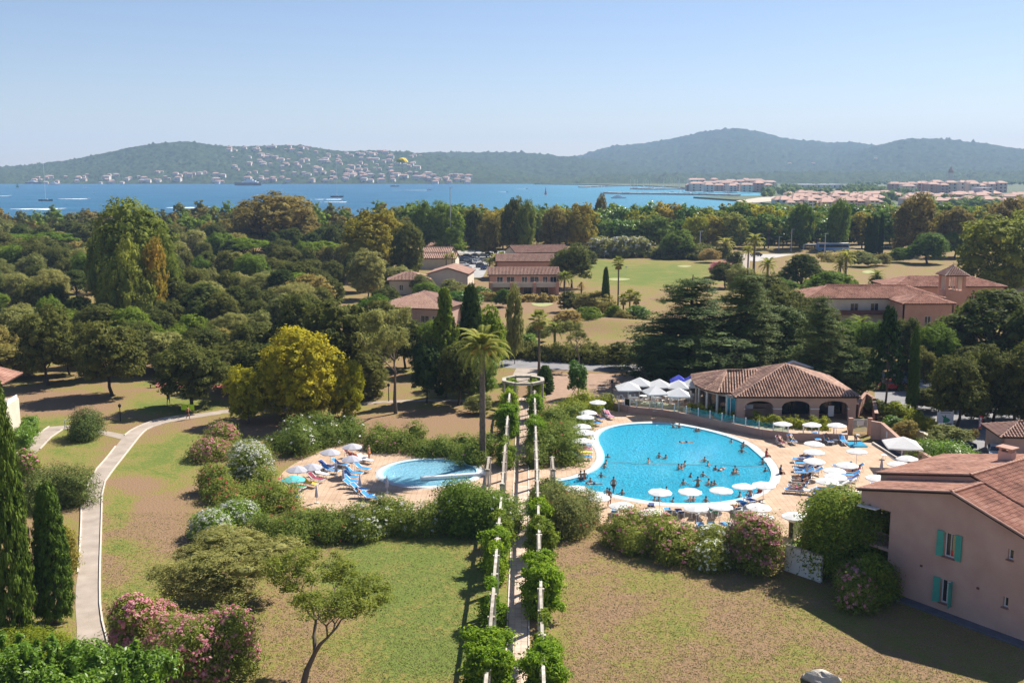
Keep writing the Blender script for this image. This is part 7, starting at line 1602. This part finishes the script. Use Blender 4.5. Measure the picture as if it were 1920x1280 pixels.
# banner and board by the drive
p = P(1834, 808); bn = empty('banner', p, 0, 'tall red vertical banner with white letters by the drive', 'banner'); h = HT(778, p.y); MB().box((0, 0, h / 2), (.06, .06, h)).build('pole', CL['grey'], bn); fl = MB().box((.18, 0, h * .55), (.42, .04, h * .85)).build('flag', CL['red'], bn)
p = P(1771, 803); bd = empty('notice_board', p, 0, 'white board with a green map shape beside the drive', 'board')
for x in (-.9, .9): MB().box((x, 0, 1.1), (.12, .12, 2.2)).build('post', M_frame, bd)
MB().box((0, 0, 1.35), (1.7, .06, 1.4)).build('panel', M_frame, bd); MB().box((0, -.04, 1.9), (1.2, .02, .07)).build('heading_print', CL['grey'], bd); mb = MB(); mb.face([(-.25, -.04, .7), (.35, -.04, .75), (.62, -.04, 1.05), (.3, -.04, 1.3), (.1, -.04, 1.35), (.0, -.04, 1.7), (-.1, -.04, 1.45), (-.5, -.04, 1.65), (-.22, -.04, 1.3)]); mb.build('map_print', CL['green'], bd)
MB().box((.18, -.03, h * .19), (.36, .02, h * .12)).build('orange_panel', CL['orange'], bn)
for k, (a_, b_, t_) in enumerate([(.0, .12, .0), (.05, -.08, .5), (-.04, .1, -.4), (.05, -.05, .5), (-.03, .06, -.3), (.02, 0, .2)]): z = h * (.82 - .095 * k); MB().bar((.14 + a_ - .06, -.035, z - .1 * math.cos(t_)), (.16 + a_ + .1 * b_ + .08, -.035, z + .1), .02, .13).build('white_stroke', M_frame, bn)
# ------------------------------------------------------------------ vehicles
def carmesh(m):
    b = MB(); prof = [(-2.1, .35), (-2.15, .75), (-1.9, .95), (-1.3, 1.0), (-.6, 1.42), (.7, 1.44), (1.45, 1.02), (2.05, .85), (2.15, .5), (2.1, .32)]
    for (x0_, z0_), (x1_, z1_) in zip(prof, prof[1:] + prof[:1]):
        i0 = .62 if z0_ > 1.1 else .82; i1 = .62 if z1_ > 1.1 else .82; b.face([(x0_, -i0, z0_), (x0_, i0, z0_), (x1_, i1, z1_), (x1_, -i1, z1_)])
    for s in (-1, 1): q_ = [(x, s * (.62 if z > 1.1 else .82), z) for x, z in prof]; b.face(q_ if s < 0 else q_[::-1])
    body = b.mesh('body', m, False); g = MB()
    g.face([(-1.22, -.74, 1.05), (-1.22, .74, 1.05), (-.66, .6, 1.40), (-.66, -.6, 1.40)][::-1]); g.face([(.76, -.6, 1.42), (.76, .6, 1.42), (1.38, .76, 1.08), (1.38, -.76, 1.08)][::-1])
    for s in (-1, 1): q_ = [(-1.05, s * .80, 1.03), (1.2, s * .80, 1.03), (.65, s * .655, 1.37), (-.55, s * .655, 1.37)]; g.face(q_ if s < 0 else q_[::-1])
    for v in range(len(g.v)): x, y, z = g.v[v]; g.v[v] = (x + (.03 if x > .7 else -.03 if x < -.6 else 0), y * 1.02, z + .02)
    return body, g.mesh('window_glass', M_glassdk)
w = MB(); w.tube([(0, -.1, 0), (0, .1, 0)], .31, 12); WH = w.mesh('wheel', mat('rubber', (.02, .02, .02), (.03, .03, .03), 3, .8)); hd = MB().box((0, 0, 0), (.08, .35, .14)).mesh('headlight', M_frame); CB = {}
paint = dict(white=(.7, .7, .7), silver=(.4, .41, .42), black=(.015, .015, .02), blue=(.02, .06, .3), grey=(.12, .125, .13), red=(.4, .03, .03), navy=(.015, .03, .10))
def car(x, y, rz, col, label, auto=True, group='parked cars', scale=1, loc=None):
    if col not in CB:
        m, nt, b = nodes(col + '_paint'); b.inputs['Base Color'].default_value = (*paint[col], 1); b.inputs['Roughness'].default_value = .25; b.inputs['Coat Weight'].default_value = .6; CB[col] = carmesh(m)
    p = loc or P(x, y, .5); o = empty('parked_car', (p.x, p.y, .02), rz, label, 'car', group, auto); o.scale = (scale,) * 3; link(CB[col][0], 'body', o); link(CB[col][1], 'window_glass', o)
    for a in (-1.35, 1.35):
        for b in (-.76, .76): link(WH, 'wheel', o, (a, b, .31))
    for b in (-.6, .6): link(hd, 'headlight', o, (2.1, b, .66))
for i, (x, y, r_, c) in enumerate([(864, 488, 1.2, 'black'), (872, 487, 1.2, 'white'), (880, 488, 1.3, 'grey'), (888, 487, 1.3, 'silver'), (896, 488, 1.3, 'silver'), (903, 488, 1.3, 'grey'), (866, 497, .1, 'white'), (872, 502, .1, 'white'), (884, 492, 1.2, 'black'), (894, 492, 1.2, 'silver'), (900, 498, 1.3, 'black'), (909, 502, 1.3, 'navy'), (874, 481, 0, 'navy'), (890, 480, 0, 'grey'), (905, 480, 0, 'silver'), (915, 478, 0, 'black')]): car(x, y, r_, c, '%s car parked beyond the balcony house' % c)
for x, y, r_, c in [(1738, 714, .3, 'silver'), (1750, 722, .3, 'silver'), (1740, 735, .3, 'grey'), (1735, 748, .2, 'black'), (1682, 722, 0, 'black'), (1668, 724, 0, 'red'), (1850, 745, .3, 'blue'), (1890, 750, .3, 'white'), (1725, 702, .3, 'black'), (1885, 742, .2, 'silver')]: car(x, y, r_, c, '%s car parked under the hotel trees' % c)
car(1790, 836, .15, 'navy', 'dark blue car under the flat topped shrub', False); car(1868, 850, 1.2, 'silver', 'silver car with large windscreen above the roof', False)
for x, y, r_, c in [(1318, 475, 0, 'grey'), (1338, 474, 0, 'white'), (1418, 478, .4, 'black'), (1668, 463, .3, 'silver')]: car(x, y, r_, c, '%s car by the far roundabout' % c)
p = P(1561, 472); bs = empty('coach', p, 0, 'long white and blue coach standing beyond the field', 'coach'); L_ = 58 / PM(p.y); MB().box((0, 0, 1.75), (L_, 2.5, 2.9)).build('body', mat('coach_blue', (.05, .22, .5), (.35, .5, .7), .25, .4), bs)
MB().box((0, -1.27, 2.3), (L_ * .94, .04, 1.0)).build('window_band', M_glassdk, bs); MB().box((0, 0, 3.27), (L_, 2.45, .16)).build('roof', M_frame, bs)
for x in (-L_ * .35, L_ * .3): link(WH, 'wheel', bs, (x, -1.2, .45), 0, (1.4, 1.4, 1.4))
p = P(1518, 471); o = empty('bus_shelter', p, 0, 'flat roofed bus shelter left of the coach', 'shelter'); MB().box((0, 0, 2.6), (5, 2, .2)).build('roof', M_frame, o)
for x in (-2.4, 2.4): MB().box((x, 0, 1.3), (.15, 1.6, 2.6)).build('side_panel', M_frame, o)
# golf flags
for x, y in ((1134, 484), (1172, 516)): p = P(x, y); o = empty('golf_flag', p, 0, 'white golf flag %s' % ('far, by the white hedge' if y < 500 else 'near, in the fairway'), 'flag'); MB().tube([(0, 0, 0), (0, 0, 2.6)], .04, 5).build('pole', M_frame, o); MB().box((.3, 0, 2.4), (.6, .03, .4)).build('flag', M_frame, o)
# ------------------------------------------------------------------ hillside villas, town, harbour
M_v1 = mat('villa_wall', (.66, .60, .52), (.72, .66, .58), .2, .9); M_v2 = mat('pink_villa_wall', (.60, .46, .38), (.66, .52, .44), .2, .9); M_vr = mat('far_tile_roof', (.40, .24, .18), (.46, .30, .23), .2, .9); M_dark = mat('far_window', (.05, .05, .06), (.07, .07, .08), 1, .4)
def villam(w_, d_, h_, hr, wm, wins=2, fl=1):
    b = MB(); b.prism([(-w_ / 2, -d_ / 2), (w_ / 2, -d_ / 2), (w_ / 2, d_ / 2), (-w_ / 2, d_ / 2)], -4, h_, 0)
    e = .5; A, B_, C_, D = (-w_ / 2 - e, -d_ / 2 - e, h_), (w_ / 2 + e, -d_ / 2 - e, h_), (w_ / 2 + e, d_ / 2 + e, h_), (-w_ / 2 - e, d_ / 2 + e, h_); r1, r2 = (-w_ / 4, 0, h_ + hr), (w_ / 4, 0, h_ + hr)
    for f in ([A, B_, r2, r1], [C_, D, r1, r2], [D, A, r1], [B_, C_, r2]): b.face(f, 1)
    for j in range(fl):
        for i in range(wins): x = -w_ / 2 + w_ * (i + .5) / wins; z = 1.5 + 3 * j; y = -d_ / 2 - .04; b.face([(x - .6, y, z - .7), (x + .6, y, z - .7), (x + .6, y, z + .8), (x - .6, y, z + .8)], 2)
    return b.mesh('villa', [wm, M_vr, M_dark])
VM = [villam(14, 9, 5, 2.2, M_v1, 4), villam(11, 9, 4, 2, M_v2, 3), villam(18, 10, 6, 2.5, M_v1, 5, 2), villam(12, 8, 7, 2, M_v2, 4, 2)]
r5 = random.Random(77); n = 0
while n < 260:
    px = r5.gauss(650, 140) if r5.random() < .7 else r5.uniform(60, 900)
    if px < 20 or px > 880: continue
    t = r5.uniform(.02, .93) if 430 < px < 790 else r5.uniform(.0, .22)
    v = hA(px, t); v.z += 3.0 if t > .05 else 2
    o = link(r5.choice(VM), 'villa', None, v, r5.uniform(-.5, .5)); s = r5.uniform(.7, 1.25); o.scale = (s, s, s); tag(o, 'small pale villa ' + ('on the shore' if t < .1 else 'low on the slope' if t < .3 else 'on the middle slope' if t < .6 else 'near the ridge' if t < .8 else 'on the ridge') + ' ' + ('at the far left' if px < 200 else 'below the summit' if px < 430 else 'above the dark motor yacht' if px < 500 else 'left of the parasail cluster' if px < 580 else 'above the bare masted yacht' if px < 680 else 'under the parasail' if px < 770 else 'above the factory'), 'villa', 'villas on the headland', auto=True); n += 1
for px, py in [(1640, .5), (1524, .3), (1480, .28)]: v = hC(px, py) if px < 1600 else hD(px, py); o = link(VM[0], 'villa', None, v + Vector((0, 0, 4))); tag(o, 'lone pale villa high on the distant slope near the skyline' if py > .4 else 'lone pale villa on the lower mountain slope', 'villa', auto=True)
# waterfront buildings on the far shore
def block(name, x0_, x1_, yb, yt, z, m, label, fl=3, roofm=None, dep=25, group=None, auto=False, cat='building'):
    p0_, p1_ = P(x0_, yb, z), P(x1_, yb, z); w_ = p1_.x - p0_.x; Y = p0_.y; h_ = max(4, HT(yt, Y) - z); o = empty(name, ((p0_.x + p1_.x) / 2, Y, z), 0, label, cat, group, auto)
    b = MB(); b.prism([(-w_ / 2, 0), (w_ / 2, 0), (w_ / 2, dep), (-w_ / 2, dep)], 0, h_); b.build('wall', m, o)
    rb = MB(); e = .8; A, B_, C_, D = (-w_ / 2 - e, -e, h_), (w_ / 2 + e, -e, h_), (w_ / 2 + e, dep + e, h_), (-w_ / 2 - e, dep + e, h_)
    if roofm: r1, r2 = (-w_ / 2 + 3, dep / 2, h_ + 3), (w_ / 2 - 3, dep / 2, h_ + 3); [rb.face(f) for f in ([A, B_, r2, r1], [C_, D, r1, r2], [D, A, r1], [B_, C_, r2])]; rb.build('roof', roofm, o)
    n = max(2, int(w_ / 9)); wb = MB()
    for j in range(fl):
        for i in range(n): x = -w_ / 2 + w_ * (i + .5) / n; zc = h_ * (j + .5) / fl; wb.box((x, -.02, zc), (2.4, .3, h_ / fl * .5))
    tag(wb.build('windows', M_dark, o), kind='stuff'); return o
M_g = mat('grey_white_block', (.5, .5, .5), (.56, .56, .56), .2, .9)
for x0_, x1_, yb, yt, m, fl, rf, lab in [(775, 790, 343, 329, M_g, 3, None, 'white block at the left end of the far quay'), (790, 805, 343, 334, M_g, 3, None, 'lower white block beside the far quay block'), (806, 848, 343, 333, M_v2, 3, M_vr, 'long rosy factory building on the far quay'), (850, 905, 343, 334, M_v2, 2, None, 'long arcaded building on the far quay'), (905, 920, 343, 333, M_v1, 2, M_vr, 'pale building right of the arcaded one'), (922, 938, 343, 337, M_v1, 1, None, 'low shed on the far quay'), (958, 978, 343, 333, M_v2, 2, None, 'square rosy building on the far beach'), (1072, 1128, 342, 336, M_v1, 1, None, 'long low pale building on the far beach')]:
    block('waterfront_building', x0_, x1_, yb, yt, -3, m, lab, fl, rf)
r6 = random.Random(5)
def town(xa, xb, yb, hpx, n, lab, grp, z=-1, wr=(10, 26)):
    x = xa
    for i in range(n):
        w_ = r6.uniform(*wr); x0_ = xa + (xb - xa) * i / n + r6.uniform(-4, 4); y = yb + r6.uniform(-1.2, 1.2)
        block('town_house', x0_, x0_ + w_, y, y - hpx * r6.uniform(.75, 1.2), z, r6.choice([M_v1, M_v2, M_v2, M_pinkwall, M_cream]), r6.choice(['ochre', 'pinkish', 'pale']) + lab, 3, M_vr, r6.uniform(12, 25), grp, True, 'town house')
town(1290, 1440, 353, 14, 15, ' house on the harbour front', 'houses on the harbour front'); town(1285, 1445, 359, 13, 12, ' house at the marina', 'houses at the marina')
town(1455, 1650, 392, 15, 19, ' house in the near town', 'houses in the near town'); town(1465, 1660, 382, 12, 18, ' house in the middle of the town', 'houses in the middle of the town'); town(1480, 1670, 372, 9, 13, ' house at the back of the town', 'houses at the back of the town')
town(1670, 1880, 362, 18, 18, ' apartment house behind the right marina', 'apartments behind the right marina', wr=(14, 24)); town(1670, 1960, 375, 10, 18, ' house at the right of the town', 'houses at the right of the town', wr=(14, 30)); town(1700, 1990, 386, 12, 16, ' house near the right edge', 'houses near the right edge')
block('warehouse', 1500, 1580, 354, 346, -1, M_g, 'long white roofed warehouse beyond the town', 1, None, 60); block('white_block', 1838, 1862, 374, 352, -1, M_g, 'tall plain white block in the right of the town', 4)
p = P(1781, 352, -1); o = empty('church_tower', (p.x, p.y, -1), 0, 'small church tower above the apartments', 'tower'); MB().box((0, 0, 14), (9, 9, 30)).build('wall', M_v1, o); MB().lathe([(6, 29), (4.5, 34), (0, 42)], 8).build('spire', M_vr, o)
# breakwaters
M_stone = mat('pale_boulders', (.38, .33, .27), (.48, .43, .36), .15, .95, .8, .8)
for pts, w_, lab in [([(1090, 352), (1120, 350.5), (1180, 349)], 16, 'farthest stone breakwater of the harbour'), ([(1185, 355), (1220, 356), (1280, 355.5), (1330, 354)], 18, 'middle stone breakwater of the harbour'), ([(1135, 363), (1180, 364.5), (1240, 365), (1300, 366), (1385, 367.5)], 14, 'nearest stone breakwater of the harbour')]:
    mb = MB(); q_ = [P(*a, -3) for a in pts]
    for a, b in zip(q_[:-1], q_[1:]):
        k = max(1, int((b - a).length / 12))
        for i in range(k): c = a.lerp(b, (i + .5) / k); mb.box((c.x, c.y + rnd.uniform(-2, 2), -2.6 + rnd.uniform(0, .6)), (13, w_, 3.4), rnd.uniform(-.2, .2))
    tag(mb.build('breakwater', M_stone), lab, 'breakwater')
# boats
M_hull = mat('white_hull', (.72, .72, .72), (.66, .67, .68), .5, .4); M_dkhull = mat('dark_hull', (.03, .04, .06), (.05, .06, .08), .5, .4)
def hullm(L_, B_, H_, m): 
    b = MB(); st = [(-.5, .8, .0), (-.2, 1, 0), (.15, .95, 0), (.38, .6, .1), (.5, .03, .25)]; V = []
    for s, w_, r_ in st: V.append([(s * L_, -w_ * B_ / 2, H_ * (1 + r_)), (s * L_, -w_ * B_ * .35, -.4), (s * L_, w_ * B_ * .35, -.4), (s * L_, w_ * B_ / 2, H_ * (1 + r_))])
    for a, c in zip(V[:-1], V[1:]):
        for i in range(3): b.face([a[i], a[i + 1], c[i + 1], c[i]][::-1])
        b.face([a[3], a[0], c[0], c[3]][::-1])
    b.face(V[0]); return b.mesh('hull', m)
HU = {'y': hullm(1, .22, .07, M_hull), 'd': hullm(1, .2, .08, M_dkhull)}
def yacht(x, y, Lpx, label, dark=False, rz=0, kind='motor', sail=None, auto=False, group=None, mast=None):
    p = P(x, y, -3); s = Lpx / PM(p.y, -3); o = empty('yacht' if kind == 'motor' else 'sailing_boat', (p.x, p.y, -2.9), rz, label, 'boat', group, auto); h_ = link(HU['d' if dark else 'y'], 'hull', o, scale=(s, s, s * 1.3))
    if kind == 'motor':
        d = MB(); z = s * .09
        for k, (a, b, hh) in enumerate([(-.38, .22, .05), (-.3, .12, .045), (-.2, .04, .035)]): d.box((s * (a + b) / 2, 0, z + s * hh / 2), (s * (b - a), s * .16 * (1 - k * .15), s * hh)); z += s * hh
        d.build('superstructure', M_frame, o); MB().box((-.1 * s, 0, z + s * .04), (s * .01, s * .01, s * .08)).build('mast', M_frame, o)
    else:
        mh = mast or s * 1.25; MB().box((0, 0, mh / 2), (max(.15, s * .012), max(.15, s * .012), mh)).build('mast', M_frame, o); MB().box((-.05 * s, 0, s * .1), (s * .35, s * .12, s * .06)).build('cabin', M_frame, o)
        if sail: v = MB(); v.face([(.02 * s, 0, mh * .98), (.0, 0, s * .15), (-.42 * s, .06 * s, s * .16)]); v.face([(.03 * s, 0, mh * .9), (.02 * s, 0, s * .15), (.42 * s, .04 * s, s * .12)]); v.build('sail', CL[sail], o)
    return o
yacht(63, 345, 30, 'grey motor yacht, far left on the bay', True); yacht(102, 347, 24, 'white motor yacht right of the grey one'); yacht(465, 348, 50, 'large dark hulled motor yacht in mid bay', True, math.pi)
yacht(86, 377, 26, 'sailing yacht with bare mast at the left', True, 0, 'sail', mast=60); yacht(33, 353, 6, 'tiny dinghy with green sail', False, 0, 'sail', 'green', mast=16); yacht(632, 370, 24, 'sailing yacht with bare mast behind the trees', True, 0, 'sail', mast=48)
yacht(740, 350, 16, 'small dark boat below the yellow parasail', True); yacht(177, 363, 5, 'small white runabout in the left bay'); yacht(1160, 372, 28, 'moored motor boat before the near breakwater'); yacht(1023, 366, 5, 'little boat with a red sail in mid bay', False, 0, 'sail', 'red', mast=13); yacht(805, 356, 9, 'dark speedboat in front of the factory', True); yacht(844, 398, 10, 'sailing boat with a tall mast behind the green trees', False, 0, 'sail', mast=34); yacht(640, 378, 10, 'white launch near the bare masted yacht')
r8 = random.Random(9)
for i in range(110):
    f = r8.random(); x, y = (r8.uniform(1180, 1340), r8.uniform(350.5, 354.5)) if f < .5 else ((r8.uniform(1190, 1370), r8.uniform(359, 363.5)) if f < .72 else (r8.uniform(1240, 1330), r8.uniform(347, 350)))
    k = r8.random() < .55; yacht(x, y, r8.uniform(5, 10), 'white %s moored %s' % ('sailing boat' if k else 'motor boat', ('beyond the middle breakwater' if f < .5 else 'beyond the nearest breakwater' if f < .72 else 'beyond the farthest quay') + (', left part' if x < 1255 else ', right part')), False, r8.uniform(0, 6), 'sail' if k else 'motor', auto=True, group='boats moored in the harbour', mast=r8.uniform(14, 22) if k else None)
for i in range(40):
    x, y = r8.uniform(1655, 1750), r8.uniform(364, 370); p = P(x, y, -1); k = r8.random() < .5; o = yacht(x, y, r8.uniform(5, 9), 'white %s in the %s half of the right hand marina' % ('sailing boat' if k else 'motor boat', 'left' if x < 1702 else 'right'), False, r8.uniform(0, 6), 'sail' if k else 'motor', auto=True, group='boats of the right hand marina', mast=r8.uniform(14, 24) if k else None); o.location.z = 1.2; o.location.x = PX(x, o.location.y, 0)
# wakes
M_foam = mat('foam', (.75, .80, .82), (.6, .7, .75), .3, .9)
for x0_, x1_, y, t_, lab in [(-5, 16, 367.5, 1.0, 'left edge'), (110, 163, 373, 1.2, 'in the left bay'), (22, 108, 392, 1.6, 'nearest the left trees'), (313, 385, 389.5, 1.5, 'left of the olive brown plane'), (480, 490, 366, .8, 'before the big plane'), (582, 640, 374, 1.2, 'right of the big plane'), (600, 650, 379, .8, 'nearest the masted yacht'), (735, 800, 357, .7, 'of the dark speedboat'), (935, 948, 360, .8, 'small, mid bay'), (965, 985, 354.5, .6, 'small, far right bay'), (155, 160, 352, .5, 'far left')]:
    mb = MB(); a, b = P(x0_, y, -2.8), P(x1_, y, -2.8); hw = t_ * 13; n = 14
    for i in range(n):
        u0, u1 = i / n, (i + 1) / n
        if 0 < i < n - 3 and rnd.random() < .15: continue
        w0, w1 = hw * (.25 + .75 * u0) * rnd.uniform(.7, 1.1), hw * (.25 + .75 * u1); mb.face([(a.x + (b.x - a.x) * u0, a.y - w0, -2.75), (a.x + (b.x - a.x) * u1, a.y - w1, -2.75), (a.x + (b.x - a.x) * u1, a.y + w1, -2.75), (a.x + (b.x - a.x) * u0, a.y + w0, -2.75)])
    tag(mb.build('boat_wake', M_foam), 'white foam wake ' + lab, 'wake')
    yacht(x1_ + 3 if x1_ - x0_ > 11 else x1_, y, 6, 'small speedboat drawing the wake ' + lab)
# parasail
Y = 1500; o = empty('parasail', (PX(754, Y, HT(304, Y)), Y, HT(306, Y)), -.6, 'yellow parasail flying before the headland', 'parasail')
mb = MB(); n = 12
for i in range(n):
    a0, a1 = math.pi * (i / n) * .9 + .15, math.pi * ((i + 1) / n) * .9 + .15; 
    for k in range(4): b0, b1 = -1.2 + .6 * k, -1.2 + .6 * (k + 1); f = lambda a, b: (9.5 * math.cos(a) * math.cos(b * .8), 6.5 * math.sin(b), 7.6 * math.sin(a) * math.cos(b * .7)); mb.face([f(a0, b0), f(a1, b0), f(a1, b1), f(a0, b1)])
mb.build('canopy', CL['yellow'], o); mb = MB()
for k in range(-3, 4): mb.bar((k * 1.9, 0, 1), (0, 0, -12), .08, .08)
mb.build('lines', CL['grey'], o); MB().box((0, 0, -12.5), (.5, .5, 1.2)).build('rider', CL['navy'], o)
# ------------------------------------------------------------------ ground cover: tufts on the near lawns
def tufts(n, seed):
    r = np.random.RandomState(seed); pts = []
    while len(pts) < n:
        x, y = r.uniform(190, 1990), r.uniform(960, 1300)
        if 925 < x < 1045 and y < 1300: continue
        p = P(x, y); pts.append((p.x, p.y, 0))
    c = np.array(pts); k = 3; c = np.repeat(c, k, 0) + np.concatenate([r.normal(size=(len(c) * k, 2)) * .06, np.zeros((len(c) * k, 1))], 1); m = len(c)
    h_ = r.uniform(.02, .07, (m, 1)); a = r.uniform(0, 6.28, m); d = np.stack([np.cos(a), np.sin(a), 0 * a], 1); w_ = .02; l = r.normal(size=(m, 3)) * .04; l[:, 2] = 0
    V = np.empty((m, 3, 3)); V[:, 0] = c - d * w_; V[:, 1] = c + d * w_; V[:, 2] = c + l + np.array([0, 0, 1]) * h_
    tag(link(npmesh('grass', V.reshape(-1, 3), np.arange(3 * m).reshape(m, 3), mat('dry_grass_blades', (.30, .23, .11), (.17, .19, .05), .6, .95)), 'grass'), 'short dry grass tufts on the lawns', 'grass', kind='stuff')
tufts(80000, 1)
# ------------------------------------------------------------------ labels that single each repeat out
ORD = ['nearest', 'second nearest', 'third nearest', 'fourth nearest', 'fifth nearest', 'sixth nearest', 'seventh nearest', 'eighth nearest', 'ninth nearest', 'tenth nearest', 'eleventh nearest', 'twelfth nearest', 'thirteenth nearest', 'fourteenth nearest', 'fifteenth nearest', 'sixteenth nearest', 'seventeenth nearest', 'eighteenth nearest', 'nineteenth nearest', 'twentieth nearest']
def g0(x, y): v = P(x, y); return (v.x, v.y)
MARK = {'parasol': [('the pool tail', g0(1040, 905)), ('the lifebuoy', g0(1215, 768)), ('the footbath', g0(1607, 836)), ('the pink oleander', g0(1430, 1060)), ('the glossy tree', g0(1600, 1070)), ('the ramp wall', g0(1720, 865)), ('the middle of the pool', g0(1290, 860)), ('the standing bather', g0(692, 864)), ('the turquoise parasol', g0(550, 915)), ('the glazed wing', g0(1330, 745))],
        'tree': [('the giant gum', g0(262, 600)), ('the yellow green tree', g0(563, 782)), ('the wide umbrella pine', g0(543, 575)), ('the big plane', g0(520, 478)), ('the pine row', g0(600, 490)), ('the village roofs', g0(800, 500)), ('the leaning oak', g0(90, 722)), ('the balcony house', g0(982, 540)), ('the white hedge', g0(1165, 480)), ('the coach', g0(1561, 472)), ('the rusty plane', g0(1708, 480)), ('the huge gum', g0(1865, 565)), ('the cedars', g0(1350, 700)), ('the far left corner', g0(10, 480)), ('the roundabout', g0(1400, 475)), ('the floodlight mast', g0(845, 484)), ('the hotel tower', g0(1785, 590)), ('the fairway', g0(1200, 510)), ('the pergola ring', g0(981, 760)), ('the date palm', g0(905, 868)), ('the paddling pool', g0(790, 900)), ('the walk gate', g0(973, 965)), ('the camera end', g0(970, 1270)), ('the slim cypress', g0(1709, 772))]}
def labelize():
    seen = {}
    for o in AUTO:
        c = o.get('category'); pos = o.location; lm = MARK['parasol'] if c in ('parasol', 'sunbed', 'person', 'table', 'chair') else MARK['tree']
        if c in ('villa', 'boat', 'town house') or c == 'building': seen.setdefault(('far', o['label']), []).append((o.location.x, o)); continue
        nm, q_ = min(lm, key=lambda k: (k[1][0] - pos.x) ** 2 + (k[1][1] - pos.y) ** 2); dx, dy = pos.x - q_[0], pos.y - q_[1]
        dr = ('right of' if dx > 0 else 'left of') if abs(dx) > abs(dy) * .8 else ('behind' if dy > 0 else 'in front of')
        seen.setdefault((o['label'], dr, nm), []).append((math.hypot(dx, dy), o))
    FIX = {'the pool tail': 'the pool tail'}
    for k, l in seen.items():
        l.sort(key=lambda t: t[0])
        if k[0] == 'far':
            if len(l) > 20: continue        # look-alikes: one shared label and group
            for i, (d_, o) in enumerate(l): o['label'] = (k[1] + (', ' + ['leftmost', 'second from left', 'third from left', 'fourth from left', 'fifth from left', 'sixth from left', 'seventh from left', 'eighth from left', 'ninth from left', 'tenth from left', 'eleventh from left', 'twelfth from left', 'thirteenth from left', 'fourteenth from left', 'fifteenth from left', 'sixteenth from left', 'seventeenth from left', 'eighteenth from left', 'nineteenth from left', 'twentieth from left'][i] if len(l) > 1 else '')); 
            continue
        for i, (d_, o) in enumerate(l):
            pre = '' if len(l) == 1 else ', ' + ORD[min(i, 19)]
            o['label'] = ' '.join((k[0] + pre + ' ' + k[1] + ' ' + k[2]).split()[:16])
            if 'group' not in o: o['group'] = k[0]
labelize()
print('objects', len(bpy.data.objects), 'wood', cnt)
